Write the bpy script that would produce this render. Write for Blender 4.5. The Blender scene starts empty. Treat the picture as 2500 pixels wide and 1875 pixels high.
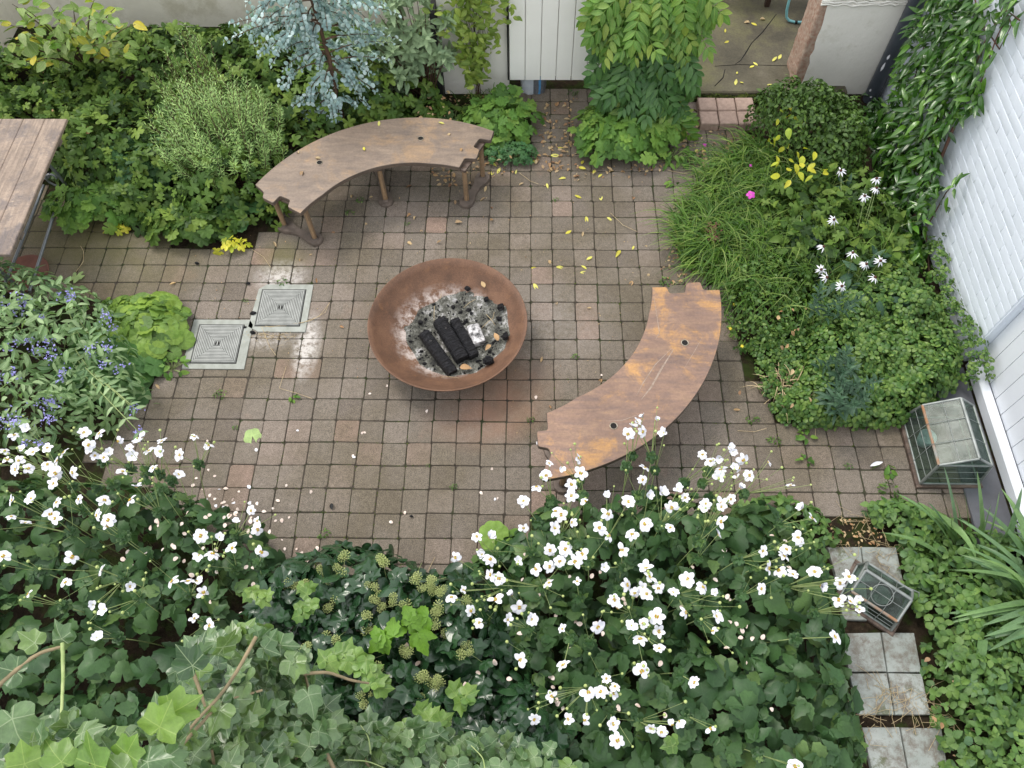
import bpy, math, random, time
import numpy as np
from mathutils import Matrix, Vector
T0 = time.time()
random.seed(7); rng = np.random.default_rng(11)
sc = bpy.context.scene
col = sc.collection
S = 0.17                                   # paver pitch in metres
# ------------------------------------------------------------------ camera
CAM = np.array([-0.04773, -2.27670, 4.85657]); FOC = 1900.0
pitch, roll, yaw = 1.0556817, -0.0209939, -0.0315047
_f = np.array([math.sin(yaw)*math.cos(pitch), math.cos(yaw)*math.cos(pitch), -math.sin(pitch)])
_r0 = np.array([math.cos(yaw), -math.sin(yaw), 0.0]); _u0 = np.cross(_r0, _f)
_r = _r0*math.cos(roll)+_u0*math.sin(roll); _u = -_r0*math.sin(roll)+_u0*math.cos(roll)
cd = bpy.data.cameras.new('camera'); cam = bpy.data.objects.new('camera', cd); col.objects.link(cam)
cd.sensor_width = 36; cd.lens = 36*FOC/2500; cd.clip_end = 200; cd.clip_start = 0.05
M = Matrix.Identity(4)
for i in range(3):
    M[i][0] = _r[i]; M[i][1] = _u[i]; M[i][2] = -_f[i]; M[i][3] = CAM[i]
cam.matrix_world = M; sc.camera = cam
# ------------------------------------------------------------------ sky, sun, exposure
SUN_EL, SUN_AZ = math.radians(60), math.radians(-48)     # azimuth from +Y towards +X
w = bpy.data.worlds.new('World'); sc.world = w; w.use_nodes = True
nt = w.node_tree; bg = nt.nodes['Background']
sk = nt.nodes.new('ShaderNodeTexSky'); sk.sky_type = 'NISHITA'; sk.sun_disc = False
sk.sun_elevation = SUN_EL; sk.sun_rotation = SUN_AZ; sk.air_density = 1.0; sk.dust_density = 4.0; sk.ozone_density = 0.6
hs = nt.nodes.new('ShaderNodeHueSaturation'); hs.inputs['Saturation'].default_value = 0.38      # thin cloud cover greys the sky
nt.links.new(sk.outputs[0], hs.inputs['Color']); mx = nt.nodes.new('ShaderNodeMix'); mx.data_type = 'RGBA'; mx.inputs[0].default_value = 0.72; mx.inputs[7].default_value = (7.6, 7.7, 7.9, 1)   # even cloud layer
nt.links.new(hs.outputs[0], mx.inputs[6]); nt.links.new(mx.outputs[2], bg.inputs[0]); bg.inputs[1].default_value = 0.15
sl = bpy.data.lights.new('sun', 'SUN'); sun = bpy.data.objects.new('sun', sl); col.objects.link(sun)
sl.energy = 1.05; sl.angle = math.radians(17); sl.color = (1.0, 0.94, 0.85)
sd = Vector((math.sin(SUN_AZ)*math.cos(SUN_EL), math.cos(SUN_AZ)*math.cos(SUN_EL), math.sin(SUN_EL)))
sun.rotation_euler = sd.to_track_quat('Z', 'Y').to_euler()
sc.view_settings.view_transform = 'Standard'; sc.view_settings.look = 'None'
sc.view_settings.exposure = 0.80; sc.view_settings.gamma = 1.0; sc.view_settings.use_curve_mapping = False

# ------------------------------------------------------------------ projection helpers (photo pixel -> place)
def ray(x, y): return _f + _r*(x-1250)/FOC - _u*(y-937.5)/FOC
def G(x, y, h=0.0):
    d = ray(x, y); t = (h-CAM[2])/d[2]; return CAM+t*d
def GY(x, y, Y):
    d = ray(x, y); t = (Y-CAM[1])/d[1]; return CAM+t*d
def GX(x, y, X):
    d = ray(x, y); t = (X-CAM[0])/d[0]; return CAM+t*d
def Z2(pts, ox, oy, k): return [(ox+a/k, oy+b/k) for a, b in pts]
def to_px(P):
    d = np.asarray(P)-CAM; z = d@_f; return 1250+FOC*(d@_r)/z, 937.5-FOC*(d@_u)/z, z
def inpoly(x, y, poly):
    x = np.asarray(x); y = np.asarray(y); r = np.zeros(x.shape, bool); n = len(poly)
    for i in range(n):
        x0, y0 = poly[i][:2]; x1, y1 = poly[(i+1) % n][:2]
        c = ((y0 > y) != (y1 > y)); xi = (x1-x0)*(y-y0)/((y1-y0) if y1 != y0 else 1e-9)+x0
        r ^= c & (x < xi)
    return r
def edgedist(x, y, poly):
    d = np.full(np.shape(x), 1e9); n = len(poly)
    for i in range(n):
        a = np.array(poly[i][:2]); b = np.array(poly[(i+1) % n][:2]); ab = b-a
        t = np.clip(((x-a[0])*ab[0]+(y-a[1])*ab[1])/(ab@ab+1e-12), 0, 1)
        d = np.minimum(d, np.hypot(x-a[0]-t*ab[0], y-a[1]-t*ab[1]))
    return d
_ph = rng.uniform(0, 6.28, (12, 2)); _dr = rng.uniform(0, 6.28, 12)
def noise2(x, y, f=1.0):
    s = 0
    for i in range(12):
        k = f*(0.8+0.35*i); s = s+np.sin(k*(x*math.cos(_dr[i])+y*math.sin(_dr[i]))+_ph[i, 0])*np.cos(k*.8*(y*math.cos(_dr[i])-x*math.sin(_dr[i]))+_ph[i, 1])/(1+.25*i)
    return s/4.0

# ------------------------------------------------------------------ object helpers
def tag(o, label=None, cat=None, group=None, kind=None):
    if label: o['label'] = label
    if cat: o['category'] = cat
    if group: o['group'] = group
    if kind: o['kind'] = kind
    return o
def empty(name, loc, label, cat, group=None, rz=0):
    o = bpy.data.objects.new(name, None); col.objects.link(o); o.location = loc; o.rotation_euler = (0, 0, rz)
    o.empty_display_size = .1
    return tag(o, label, cat, group)
def link(name, me, parent=None, loc=None):
    o = bpy.data.objects.new(name, me); col.objects.link(o)
    if parent: o.parent = parent
    if loc is not None: o.location = loc
    return o
class MB:
    """collects geometry and builds one mesh"""
    def __init__(s): s.V = []; s.L = []; s.N = []; s.U = []; s.MI = []; s.n = 0
    def raw(s, V, faces, uv=None, mi=0):
        V = np.asarray(V, float); s.V.append(V)
        lf = [i for f in faces for i in f]; s.L.append(np.array(lf)+s.n); s.N.append(np.array([len(f) for f in faces]))
        s.U.append(np.zeros((len(lf), 2)) if uv is None else np.asarray(uv, float)[lf]); s.MI.append(np.full(len(faces), mi)); s.n += len(V)
    def inst(s, t, R, P, mi=0):
        """t template, R (N,3,3) columns = axes*scale, P (N,3)"""
        N = len(P)
        if N == 0: return
        V = np.einsum('nij,kj->nki', R, t['V'])+P[:, None, :]; k = len(t['V'])
        s.V.append(V.reshape(-1, 3)); s.L.append((t['L'][None]+(np.arange(N)*k)[:, None]).ravel()+s.n)
        s.N.append(np.tile(t['N'], N)); s.U.append(np.tile(t['U'], (N, 1))); s.MI.append(np.full(N*len(t['N']), mi)); s.n += N*k
    def ribbons(s, P, Wd, side, fold=0.0, mi=0, up=(0, 0, 1)):
        """P (N,k,3) paths, Wd (N,k) half widths, side (N,3)"""
        N, k, _ = P.shape
        if N == 0: return
        a = P-side[:, None]*Wd[..., None]; c = P+side[:, None]*Wd[..., None]
        b = P-np.array(up)*Wd[..., None]*fold
        V = np.stack([a, b, c], 2).reshape(-1, 3)
        i = np.arange(k-1)*3; q = np.concatenate([np.stack([i, i+1, i+4, i+3], 1), np.stack([i+1, i+2, i+5, i+4], 1)])
        vv = np.linspace(0, 1, k); uvv = np.stack([np.tile([-.5, 0, .5], k), np.repeat(vv, 3)], 1)
        s.V.append(V); s.L.append((q.ravel()[None]+(np.arange(N)*3*k)[:, None]).ravel()+s.n)
        s.N.append(np.full(N*len(q), 4)); s.U.append(np.tile(uvv[q.ravel()], (N, 1))); s.MI.append(np.full(N*len(q), mi)); s.n += len(V)
    def tubes(s, P, Rd, sides=4, mi=0):
        """P (N,k,3), Rd (N,k)"""
        P = np.asarray(P, float); Rd = np.asarray(Rd, float)
        if P.ndim == 2: P = P[None]
        if len(P) == 0: return
        Rd = np.broadcast_to(Rd, P.shape[:2])
        N, k, _ = P.shape; d = np.gradient(P, axis=1); d /= np.linalg.norm(d, axis=2, keepdims=True)+1e-9
        ref = np.where(np.abs(d[:, :1, 2:3]) > .8, np.array([1., 0, 0]), np.array([0, 0, 1.]))
        x = np.cross(d, np.broadcast_to(ref, d.shape)); x /= np.linalg.norm(x, axis=2, keepdims=True)+1e-9; y = np.cross(d, x)
        an = np.arange(sides)*2*np.pi/sides
        V = P[:, :, None]+Rd[:, :, None, None]*(x[:, :, None]*np.cos(an)[:, None]+y[:, :, None]*np.sin(an)[:, None])
        q = []
        for i in range(k-1):
            for j in range(sides):
                j2 = (j+1) % sides; q.append([i*sides+j, (i+1)*sides+j, (i+1)*sides+j2, i*sides+j2])
        if sides == 4: q += [[3, 2, 1, 0][::-1], [(k-1)*4+j for j in (3, 2, 1, 0)]]
        q = np.array(q)
        s.V.append(V.reshape(-1, 3)); s.L.append((q.ravel()[None]+(np.arange(N)*k*sides)[:, None]).ravel()+s.n)
        s.N.append(np.full(N*len(q), 4)); s.U.append(np.zeros((N*q.size, 2))); s.MI.append(np.full(N*len(q), mi)); s.n += N*k*sides
    def box(s, c, d, rz=0, mi=0, bev=0.0):
        x, y, z = np.array(d)/2.
        if bev > 0:
            b = bev; V = []
            for zz, e in ((-z, b), (-z+b, 0), (z-b, 0), (z, b)):
                for sx, sy in ((-1, -1), (1, -1), (1, 1), (-1, 1)):
                    V.append((sx*(x-e), sy*(y-e), zz))
            F = [[3, 2, 1, 0], [12, 13, 14, 15]]
            for l in range(3):
                for j in range(4): F.append([l*4+j, l*4+(j+1) % 4, l*4+4+(j+1) % 4, l*4+4+j])
        else:
            V = [(sx*x, sy*y, sz*z) for sz in (-1, 1) for sx, sy in ((-1, -1), (1, -1), (1, 1), (-1, 1))]
            F = [[3, 2, 1, 0], [4, 5, 6, 7]]+[[j, (j+1) % 4, 4+(j+1) % 4, 4+j] for j in range(4)]
        V = np.array(V); ca, sa = math.cos(rz), math.sin(rz)
        V = np.stack([V[:, 0]*ca-V[:, 1]*sa, V[:, 0]*sa+V[:, 1]*ca, V[:, 2]], 1)+np.array(c)
        s.raw(V, F, mi=mi)
    def build(s, name, mats, parent=None, smooth=True, loc=None):
        me = bpy.data.meshes.new(name)
        V = np.concatenate(s.V); L = np.concatenate(s.L); N = np.concatenate(s.N); U = np.concatenate(s.U); MI = np.concatenate(s.MI)
        if loc is not None: V = V-np.array(loc)
        me.vertices.add(len(V)); me.vertices.foreach_set('co', V.astype(np.float32).ravel())
        me.loops.add(len(L)); me.loops.foreach_set('vertex_index', L.astype(np.int32))
        me.polygons.add(len(N)); me.polygons.foreach_set('loop_start', np.concatenate([[0], np.cumsum(N)[:-1]]).astype(np.int32))
        me.polygons.foreach_set('material_index', MI.astype(np.int32)); me.polygons.foreach_set('use_smooth', np.full(len(N), smooth))
        uv = me.uv_layers.new(name='UVMap'); uv.data.foreach_set('uv', U.astype(np.float32).ravel())
        for m in (mats if isinstance(mats, (list, tuple)) else [mats]): me.materials.append(m)
        me.update(calc_edges=True)
        o = link(name, me, parent)
        if loc is not None and parent is None: o.location = loc
        return o
def pr(o, parent, base):
    """shift mesh built in world space so that the parent's frame (translation only) is respected"""
    o.parent = parent; o.location = -Vector(base); return o
def T(V, F, uv=None):
    V = np.array(V, float); L = np.array([i for f in F for i in f]); 
    if uv is None: uv = V[:, :2]
    return dict(V=V, L=L, N=np.array([len(f) for f in F]), U=np.array(uv, float)[L])
def tmpl_mesh(t, name, mats):
    b = MB(); b.inst(t, np.eye(3)[None], np.zeros((1, 3))); o = b.build(name, mats); me = o.data; bpy.data.objects.remove(o); return me
def tjoin(ts, Rs, Ps):
    V = []; L = []; N = []; U = []; n = 0
    for t, R, P in zip(ts, Rs, Ps):
        V.append(t['V']@np.array(R).T+np.array(P)); L.append(t['L']+n); N.append(t['N']); U.append(t['U']); n += len(t['V'])
    return dict(V=np.concatenate(V), L=np.concatenate(L), N=np.concatenate(N), U=np.concatenate(U))
def frames(fwd, nrm, sc_):
    f = fwd/np.linalg.norm(fwd, axis=1, keepdims=True)
    x = np.cross(f, nrm); x /= np.linalg.norm(x, axis=1, keepdims=True)+1e-9; z = np.cross(x, f)
    return np.stack([x, f, z], 2)*np.asarray(sc_)[:, None, None]

# ------------------------------------------------------------------ materials
def nodes(name):
    m = bpy.data.materials.new(name); m.use_nodes = True; t = m.node_tree
    return m, t, t.nodes['Principled BSDF'], t.nodes['Material Output']
def N_(t, typ, **kw):
    n = t.nodes.new(typ)
    for k, v in kw.items():
        if k.startswith('i_'):
            key = k[2:]; key = int(key) if key.isdigit() else key
            n.inputs[key].default_value = v
        else: setattr(n, k, v)
    return n
def math_(t, op, a, b=None, clamp=False):
    n = t.nodes.new('ShaderNodeMath'); n.operation = op; n.use_clamp = clamp
    for i, v in enumerate((a, b)):
        if v is None: continue
        if isinstance(v, (int, float)): n.inputs[i].default_value = v
        else: t.links.new(v, n.inputs[i])
    return n.outputs[0]
def ramp(t, fac, stops, interp='LINEAR'):
    n = t.nodes.new('ShaderNodeValToRGB'); n.color_ramp.interpolation = interp; e = n.color_ramp.elements
    while len(e) < len(stops): e.new(0.5)
    for el, (p, c) in zip(e, stops): el.position = p; el.color = (*c, 1)
    t.links.new(fac, n.inputs[0]); return n.outputs[0]
def mix(t, fac, a, b, mode='MIX'):
    n = t.nodes.new('ShaderNodeMix'); n.data_type = 'RGBA'; n.blend_type = mode
    for s_, v in ((0, fac), (6, a), (7, b)):
        if isinstance(v, (int, float)): n.inputs[s_].default_value = v
        elif isinstance(v, tuple): n.inputs[s_].default_value = (*v, 1)
        else: t.links.new(v, n.inputs[s_])
    return n.outputs[2]
def tex(t, scale, detail=4, rough=.6, coord='Object', dist=0.0, vec=None, typ='noise'):
    if vec is None:
        c = t.nodes.new('ShaderNodeTexCoord'); vec = c.outputs[coord]
    if typ == 'noise': n = N_(t, 'ShaderNodeTexNoise', i_Scale=scale, i_Detail=detail, i_Roughness=rough, i_Distortion=dist)
    else: n = N_(t, 'ShaderNodeTexVoronoi', i_Scale=scale)
    t.links.new(vec, n.inputs['Vector']); return n.outputs[0]
def wpos(t): return t.nodes.new('ShaderNodeNewGeometry').outputs['Position']
def bump(t, bs, h, strength=.3, dist=.01):
    n = N_(t, 'ShaderNodeBump', i_Strength=strength, i_Distance=dist); t.links.new(h, n.inputs['Height']); t.links.new(n.outputs[0], bs.inputs['Normal'])
def rnd(t):
    g = t.nodes.new('ShaderNodeNewGeometry'); o = t.nodes.new('ShaderNodeObjectInfo')
    return math_(t, 'FRACT', math_(t, 'ADD', g.outputs['Random Per Island'], math_(t, 'MULTIPLY', o.outputs['Random'], 7.13)))
def leaf_mat(name, cols, rough=.45, trans=.25, vein='mid', vcol=None, vstr=.35, spec=.35, back=None, nveins=5, edge=None):
    m, t, b, out = nodes(name); r = rnd(t); n = len(cols)
    c = ramp(t, r, [(i/(n-1), cc) for i, cc in enumerate(cols)])
    c = mix(t, .45, c, ramp(t, tex(t, 7, 3, vec=wpos(t)), [(.3, (.45, .48, .5)), (.7, (1.55, 1.5, 1.4))]), 'MULTIPLY'); c = mix(t, .35, c, ramp(t, tex(t, 95, 3, .7, vec=wpos(t)), [(.3, (.6, .6, .6)), (.7, (1.4, 1.4, 1.3))]), 'MULTIPLY')
    uv = t.nodes.new('ShaderNodeUVMap'); sp = t.nodes.new('ShaderNodeSeparateXYZ'); t.links.new(uv.outputs[0], sp.inputs[0])
    U, V = sp.outputs[0], sp.outputs[1]; au = math_(t, 'ABSOLUTE', U)
    if vcol is None: vcol = tuple(min(1, x*1.9+.03) for x in cols[-1])
    hgt = None
    if vein == 'mid':
        midv = math_(t, 'SUBTRACT', 1.0, math_(t, 'DIVIDE', au, .035, True), True)
        sv = math_(t, 'SINE', math_(t, 'MULTIPLY', math_(t, 'SUBTRACT', V, math_(t, 'MULTIPLY', au, .9)), 52.0))
        sv = math_(t, 'MULTIPLY', math_(t, 'SUBTRACT', sv, .75, True), 1.6, True)
        f = math_(t, 'MAXIMUM', midv, math_(t, 'MULTIPLY', sv, .45)); hgt = f
    elif vein == 'palm':
        an = math_(t, 'ARCTAN2', U, V); rr = math_(t, 'SQRT', math_(t, 'ADD', math_(t, 'MULTIPLY', U, U), math_(t, 'MULTIPLY', V, V)))
        s_ = math_(t, 'ABSOLUTE', math_(t, 'SINE', math_(t, 'MULTIPLY', an, nveins/2.0)))
        s_ = math_(t, 'MULTIPLY', s_, rr)
        f = math_(t, 'SUBTRACT', 1.0, math_(t, 'DIVIDE', s_, .035, True), True)
        s2 = math_(t, 'SINE', math_(t, 'MULTIPLY', math_(t, 'SUBTRACT', rr, math_(t, 'MULTIPLY', s_, .7)), 48.0))
        s2 = math_(t, 'MULTIPLY', math_(t, 'SUBTRACT', s2, .78, True), 1.3, True)
        f = math_(t, 'MAXIMUM', f, math_(t, 'MULTIPLY', s2, .5)); hgt = f
    else: f = None
    if f is not None:
        c = mix(t, math_(t, 'MULTIPLY', f, vstr), c, vcol); bump(t, b, hgt, .25, .003)
    if edge is not None:
        rr = math_(t, 'SQRT', math_(t, 'ADD', math_(t, 'MULTIPLY', U, U), math_(t, 'MULTIPLY', V, V)))
        c = mix(t, math_(t, 'MULTIPLY', math_(t, 'SUBTRACT', rr, .42, True), 2.0, True), c, edge)
    if back is not None:
        g = t.nodes.new('ShaderNodeNewGeometry'); c = mix(t, g.outputs['Backfacing'], c, back)
    t.links.new(c, b.inputs['Base Color']); b.inputs['Roughness'].default_value = rough; b.inputs['Specular IOR Level'].default_value = spec
    tr = t.nodes.new('ShaderNodeBsdfTranslucent'); t.links.new(mix(t, 1.0, c, (1.3, 1.45, .6), 'MULTIPLY'), tr.inputs[0])
    ms = t.nodes.new('ShaderNodeMixShader'); ms.inputs[0].default_value = trans
    t.links.new(b.outputs[0], ms.inputs[1]); t.links.new(tr.outputs[0], ms.inputs[2]); t.links.new(ms.outputs[0], out.inputs[0])
    return m
def simple(name, c1, c2=None, scale=20, rough=.6, metal=0, bmp=.2, bscale=None, spec=.4, perobj=0.0):
    m, t, b, out = nodes(name); v = wpos(t)
    c2 = c2 or tuple(x*.7 for x in c1)
    c = ramp(t, tex(t, scale, 5, vec=v), [(.35, c2), (.65, c1)])
    if perobj: c = mix(t, perobj, c, ramp(t, rnd(t), [(0, (.45, .45, .45)), (1, (1.5, 1.5, 1.5))]), 'MULTIPLY')
    t.links.new(c, b.inputs['Base Color']); b.inputs['Roughness'].default_value = rough; b.inputs['Metallic'].default_value = metal
    b.inputs['Specular IOR Level'].default_value = spec
    if bmp: bump(t, b, tex(t, bscale or scale*4, 5, vec=v), bmp, .01)
    return m

def mat_paver():
    m, t, b, out = nodes('paver_stone'); v = wpos(t); r = rnd(t)
    c = ramp(t, r, [(0, (.138, .118, .100)), (.3, (.166, .145, .122)), (.7, (.190, .164, .139)), (.92, (.210, .172, .146)), (1, (.232, .168, .135))])
    # reddish worn faces where the top layer has gone
    c = mix(t, ramp(t, tex(t, 3.1, 4, .55, vec=v), [(.63, (0, 0, 0)), (.76, (.42, .42, .42))]), c, (.28, .19, .15))
    c = mix(t, ramp(t, tex(t, 1.3, 4, .6, vec=v), [(.40, (.65, .65, .65)), (.58, (0, 0, 0))]), c, (.115, .098, .068))
    # fine speckle
    c = mix(t, .9, c, ramp(t, tex(t, 150, 3, .85, vec=v), [(.3, (.45, .45, .45)), (.5, (1, 1, 1)), (.7, (1.7, 1.65, 1.6))]), 'MULTIPLY')
    c = mix(t, .6, c, ramp(t, tex(t, 30, 5, .75, vec=v), [(.3, (.68, .67, .66)), (.7, (1.32, 1.3, 1.28))]), 'MULTIPLY')
    # white limewash spill beside the covers
    def spot(cx, cy, rad, sx=1.0):
        mp = N_(t, 'ShaderNodeMapping'); mp.inputs['Location'].default_value = (-cx, -cy, 0); t.links.new(v, mp.inputs[0])
        mp2 = N_(t, 'ShaderNodeMapping'); mp2.inputs['Scale'].default_value = (1/(rad*sx), 1/rad, 0); t.links.new(mp.outputs[0], mp2.inputs[0])
        ln = N_(t, 'ShaderNodeVectorMath', operation='LENGTH'); t.links.new(mp2.outputs[0], ln.inputs[0])
        return math_(t, 'SUBTRACT', 1.0, ln.outputs['Value'], True)
    for cx, cy, rr, sx, k in ((-1.66, .78, .34, .35, 1.0), (-1.95, 1.42, .2, 1.2, .8), (-1.98, .86, .14, 2.0, .5), (.15, 1.0, .5, 1.4, .10)):
        f = math_(t, 'MULTIPLY', math_(t, 'MULTIPLY', spot(cx, cy, rr, sx), math_(t, 'SUBTRACT', tex(t, 22, 6, .8, vec=v), .38, True)), 9.0*k, True)
        c = mix(t, math_(t, 'MULTIPLY', f, .8), c, (.56, .53, .50))
    # rust washed off the fire bowl
    for cx, cy, rr, sx in ((-.16, .42, .42, 1.0), (-.35, .2, .3, 1.6)):
        f = math_(t, 'MULTIPLY', math_(t, 'MULTIPLY', spot(cx, cy, rr, sx), tex(t, 7, 3, .6, vec=v)), .9, True)
        c = mix(t, f, c, (.30, .165, .11))
    # green algae in the shady upper left
    for cx, cy, rr, sx in ((-3.4, 1.9, .9, 1.3), (-1.95, 1.62, .22, 1.2)):
        f = math_(t, 'MULTIPLY', math_(t, 'MULTIPLY', spot(cx, cy, rr, sx), tex(t, 4, 4, .6, vec=v)), 1.3, True)
        c = mix(t, f, c, (.135, .125, .045))
    t.links.new(c, b.inputs['Base Color']); b.inputs['Roughness'].default_value = .95; b.inputs['Specular IOR Level'].default_value = .12
    bump(t, b, math_(t, 'ADD', tex(t, 150, 4, .8, vec=v), tex(t, 20, 4, .7, vec=v)), .45, .006)
    return m
M_PAVER = mat_paver()
def mat_soil():
    m, t, b, out = nodes('soil'); v = wpos(t)
    c = ramp(t, tex(t, 26, 6, .75, vec=v), [(.3, (.012, .009, .006)), (.55, (.035, .025, .016)), (.75, (.07, .05, .032))])
    g = ramp(t, tex(t, 5.5, 5, .7, vec=v), [(.48, (0, 0, 0)), (.58, (1, 1, 1))])
    c = mix(t, math_(t, 'MULTIPLY', g, .75), c, (.030, .048, .010))
    t.links.new(c, b.inputs['Base Color']); b.inputs['Roughness'].default_value = .95; b.inputs['Specular IOR Level'].default_value = .1
    bump(t, b, tex(t, 60, 5, .8, vec=v), .8, .02); return m
M_SOIL = mat_soil()
def mat_wood(name, base, dark, light, gscale=(3, 40, 3), patch=None, rough=.6, streak=.5):
    m, t, b, out = nodes(name); tc = t.nodes.new('ShaderNodeTexCoord'); mp = N_(t, 'ShaderNodeMapping'); mp.inputs['Scale'].default_value = gscale
    t.links.new(tc.outputs['Object'], mp.inputs[0]); g = tex(t, 1.0, 6, .65, vec=mp.outputs[0], dist=.5)
    c = ramp(t, g, [(.3, dark), (.5, base), (.72, light)])
    if patch:
        f = ramp(t, tex(t, 3.4, 6, .72, vec=tc.outputs['Object'], dist=.4), [(.50, (0, 0, 0)), (.60, (.9, .9, .9))])
        f = math_(t, 'MULTIPLY', f, ramp(t, g, [(.35, (.3, .3, .3)), (.6, (1, 1, 1))])); c = mix(t, f, c, patch)
    c = mix(t, .6, c, ramp(t, tex(t, 2.3, 5, .7, vec=tc.outputs['Object']), [(.3, (.62, .60, .60)), (.7, (1.35, 1.33, 1.3))]), 'MULTIPLY')
    sc_ = ramp(t, tex(t, 55, 4, .8, vec=tc.outputs['Object']), [(.35, (.7, .7, .7)), (.6, (1.2, 1.2, 1.2))]); c = mix(t, .5, c, sc_, 'MULTIPLY')
    t.links.new(c, b.inputs['Base Color']); b.inputs['Roughness'].default_value = rough
    bump(t, b, g, .25, .004); return m
M_BENCH1 = mat_wood('weathered_brown_ply', (.175, .130, .098), (.125, .096, .078), (.225, .170, .125), (6, 22, 3), (.26, .170, .095), .5)
M_BENCH2 = mat_wood('weathered_orange_ply', (.195, .120, .086), (.135, .090, .075), (.26, .165, .105), (5, 26, 3), (.40, .215, .072), .6)
M_PLYEDGE = mat_wood('ply_edge', (.10, .075, .058), (.05, .04, .033), (.16, .12, .09), (4, 4, 260))
M_POST = mat_wood('post_wood', (.25, .165, .095), (.14, .10, .07), (.36, .24, .135), (60, 60, 5))
M_TABLE = mat_wood('grey_teak', (.23, .175, .135), (.15, .115, .09), (.31, .245, .19), (40, 3, 3), (.095, .08, .08), .7)
M_OLDWOOD = mat_wood('rotten_wood', (.095, .065, .05), (.04, .03, .024), (.17, .13, .105), (8, 30, 8))
M_IRON = simple('rusty_iron_foot', (.155, .120, .098), (.095, .075, .062), 14, .6, .0, .3)
M_STEEL = simple('galvanised_tube', (.26, .28, .30), (.19, .20, .22), 12, .4, .6, .1)
M_ZINC = simple('dull_zinc', (.30, .32, .31), (.20, .22, .21), 18, .5, .5, .15)
M_RUSTBAR = simple('rusted_bar', (.30, .15, .07), (.24, .25, .23), 14, .7, .1, .3)
M_RING = simple('brass_ring', (.38, .34, .27), (.2, .17, .13), 40, .4, .7, .1)
M_HOLE = simple('hole_dark', (.01, .009, .008), None, 30, .9)
def mat_rust():
    m, t, b, out = nodes('corten_rust'); v = wpos(t)
    c = ramp(t, tex(t, 6, 6, .7, vec=v), [(.3, (.085, .045, .027)), (.5, (.130, .068, .040)), (.7, (.175, .094, .054))])
    c = mix(t, .6, c, ramp(t, tex(t, 130, 3, .8, vec=v), [(.3, (.6, .55, .5)), (.7, (1.5, 1.45, 1.4))]), 'MULTIPLY')
    c = mix(t, ramp(t, tex(t, 11, 6, .75, vec=v), [(.58, (0, 0, 0)), (.72, (.6, .6, .6))]), c, (.25, .12, .05))
    # pale ash dusting near the fire bed
    mp = N_(t, 'ShaderNodeMapping'); mp.inputs['Location'].default_value = (.60, -.84, 0); t.links.new(v, mp.inputs[0])
    mp2 = N_(t, 'ShaderNodeMapping'); mp2.inputs['Scale'].default_value = (2.35, 2.45, 0); t.links.new(mp.outputs[0], mp2.inputs[0])
    ln = N_(t, 'ShaderNodeVectorMath', operation='LENGTH'); t.links.new(mp2.outputs[0], ln.inputs[0])
    f = math_(t, 'SUBTRACT', 1.0, ln.outputs['Value'], True)
    f = math_(t, 'MULTIPLY', f, ramp(t, tex(t, 9, 6, .75, vec=v), [(.45, (0, 0, 0)), (.6, (1, 1, 1))]))
    c = mix(t, math_(t, 'MULTIPLY', f, 5.0, True), c, (.50, .43, .39))
    t.links.new(c, b.inputs['Base Color']); b.inputs['Roughness'].default_value = .62; b.inputs['Metallic'].default_value = .15
    bump(t, b, tex(t, 120, 4, .7, vec=v), .2, .004); return m
M_RUST = mat_rust()
def mat_ash():
    m, t, b, out = nodes('ash'); v = wpos(t)
    c = ramp(t, tex(t, 9, 7, .8, vec=v), [(.36, (.022, .022, .022)), (.46, (.08, .08, .066)), (.54, (.16, .16, .14)), (.64, (.52, .51, .51))])
    c = mix(t, .7, c, ramp(t, tex(t, 90, 4, .8, vec=v), [(.35, (.3, .3, .3)), (.6, (1.4, 1.4, 1.4))]), 'MULTIPLY')
    t.links.new(c, b.inputs['Base Color']); b.inputs['Roughness'].default_value = .95; bump(t, b, tex(t, 70, 5, .8, vec=v), .8, .015); return m
M_ASH = mat_ash()
def mat_char():
    m, t, b, out = nodes('charred_wood'); tc = t.nodes.new('ShaderNodeTexCoord'); mp = N_(t, 'ShaderNodeMapping'); mp.inputs['Scale'].default_value = (14, 75, 14)
    t.links.new(tc.outputs['Object'], mp.inputs[0]); n = tex(t, 1, 4, .6, vec=mp.outputs[0], dist=1.2)
    c = ramp(t, n, [(.35, (.004, .004, .005)), (.6, (.018, .018, .022)), (.8, (.05, .05, .055))])
    c = mix(t, ramp(t, tex(t, 16, 4, .7, vec=tc.outputs['Object']), [(.66, (0, 0, 0)), (.74, (.6, .6, .6))]), c, (.35, .32, .30))
    t.links.new(c, b.inputs['Base Color']); b.inputs['Roughness'].default_value = .5; b.inputs['Specular IOR Level'].default_value = .35
    bump(t, b, n, 1.0, .05); return m
M_CHAR = mat_char()
M_WHITEASH = simple('white_ash_crust', (.72, .70, .70), (.05, .05, .05), 30, .9, 0, .5)
def mat_paint(name, c1, c2, rough=.45, dirt=(.55, .53, .44), dscale=3, dlo=.6, bscale=30, bstr=.15):
    m, t, b, out = nodes(name); v = wpos(t)
    c = ramp(t, tex(t, 5, 4, .6, vec=v), [(.3, c2), (.7, c1)])
    c = mix(t, ramp(t, tex(t, dscale, 6, .75, vec=v), [(dlo, (0, 0, 0)), (dlo+.15, (.5, .5, .5))]), c, dirt)
    t.links.new(c, b.inputs['Base Color']); b.inputs['Roughness'].default_value = rough; bump(t, b, tex(t, bscale, 4, .6, vec=v), bstr, .01); return m
M_WBRICK = mat_paint('white_painted_brick', (.71, .76, .84), (.67, .72, .80), .5, (.58, .62, .66), 6, .66, 30, .12)
M_PLASTER = mat_paint('cream_plaster', (.82, .80, .74), (.76, .74, .68), .7, (.50, .48, .38), 2.2, .58, 22, .3)
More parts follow.
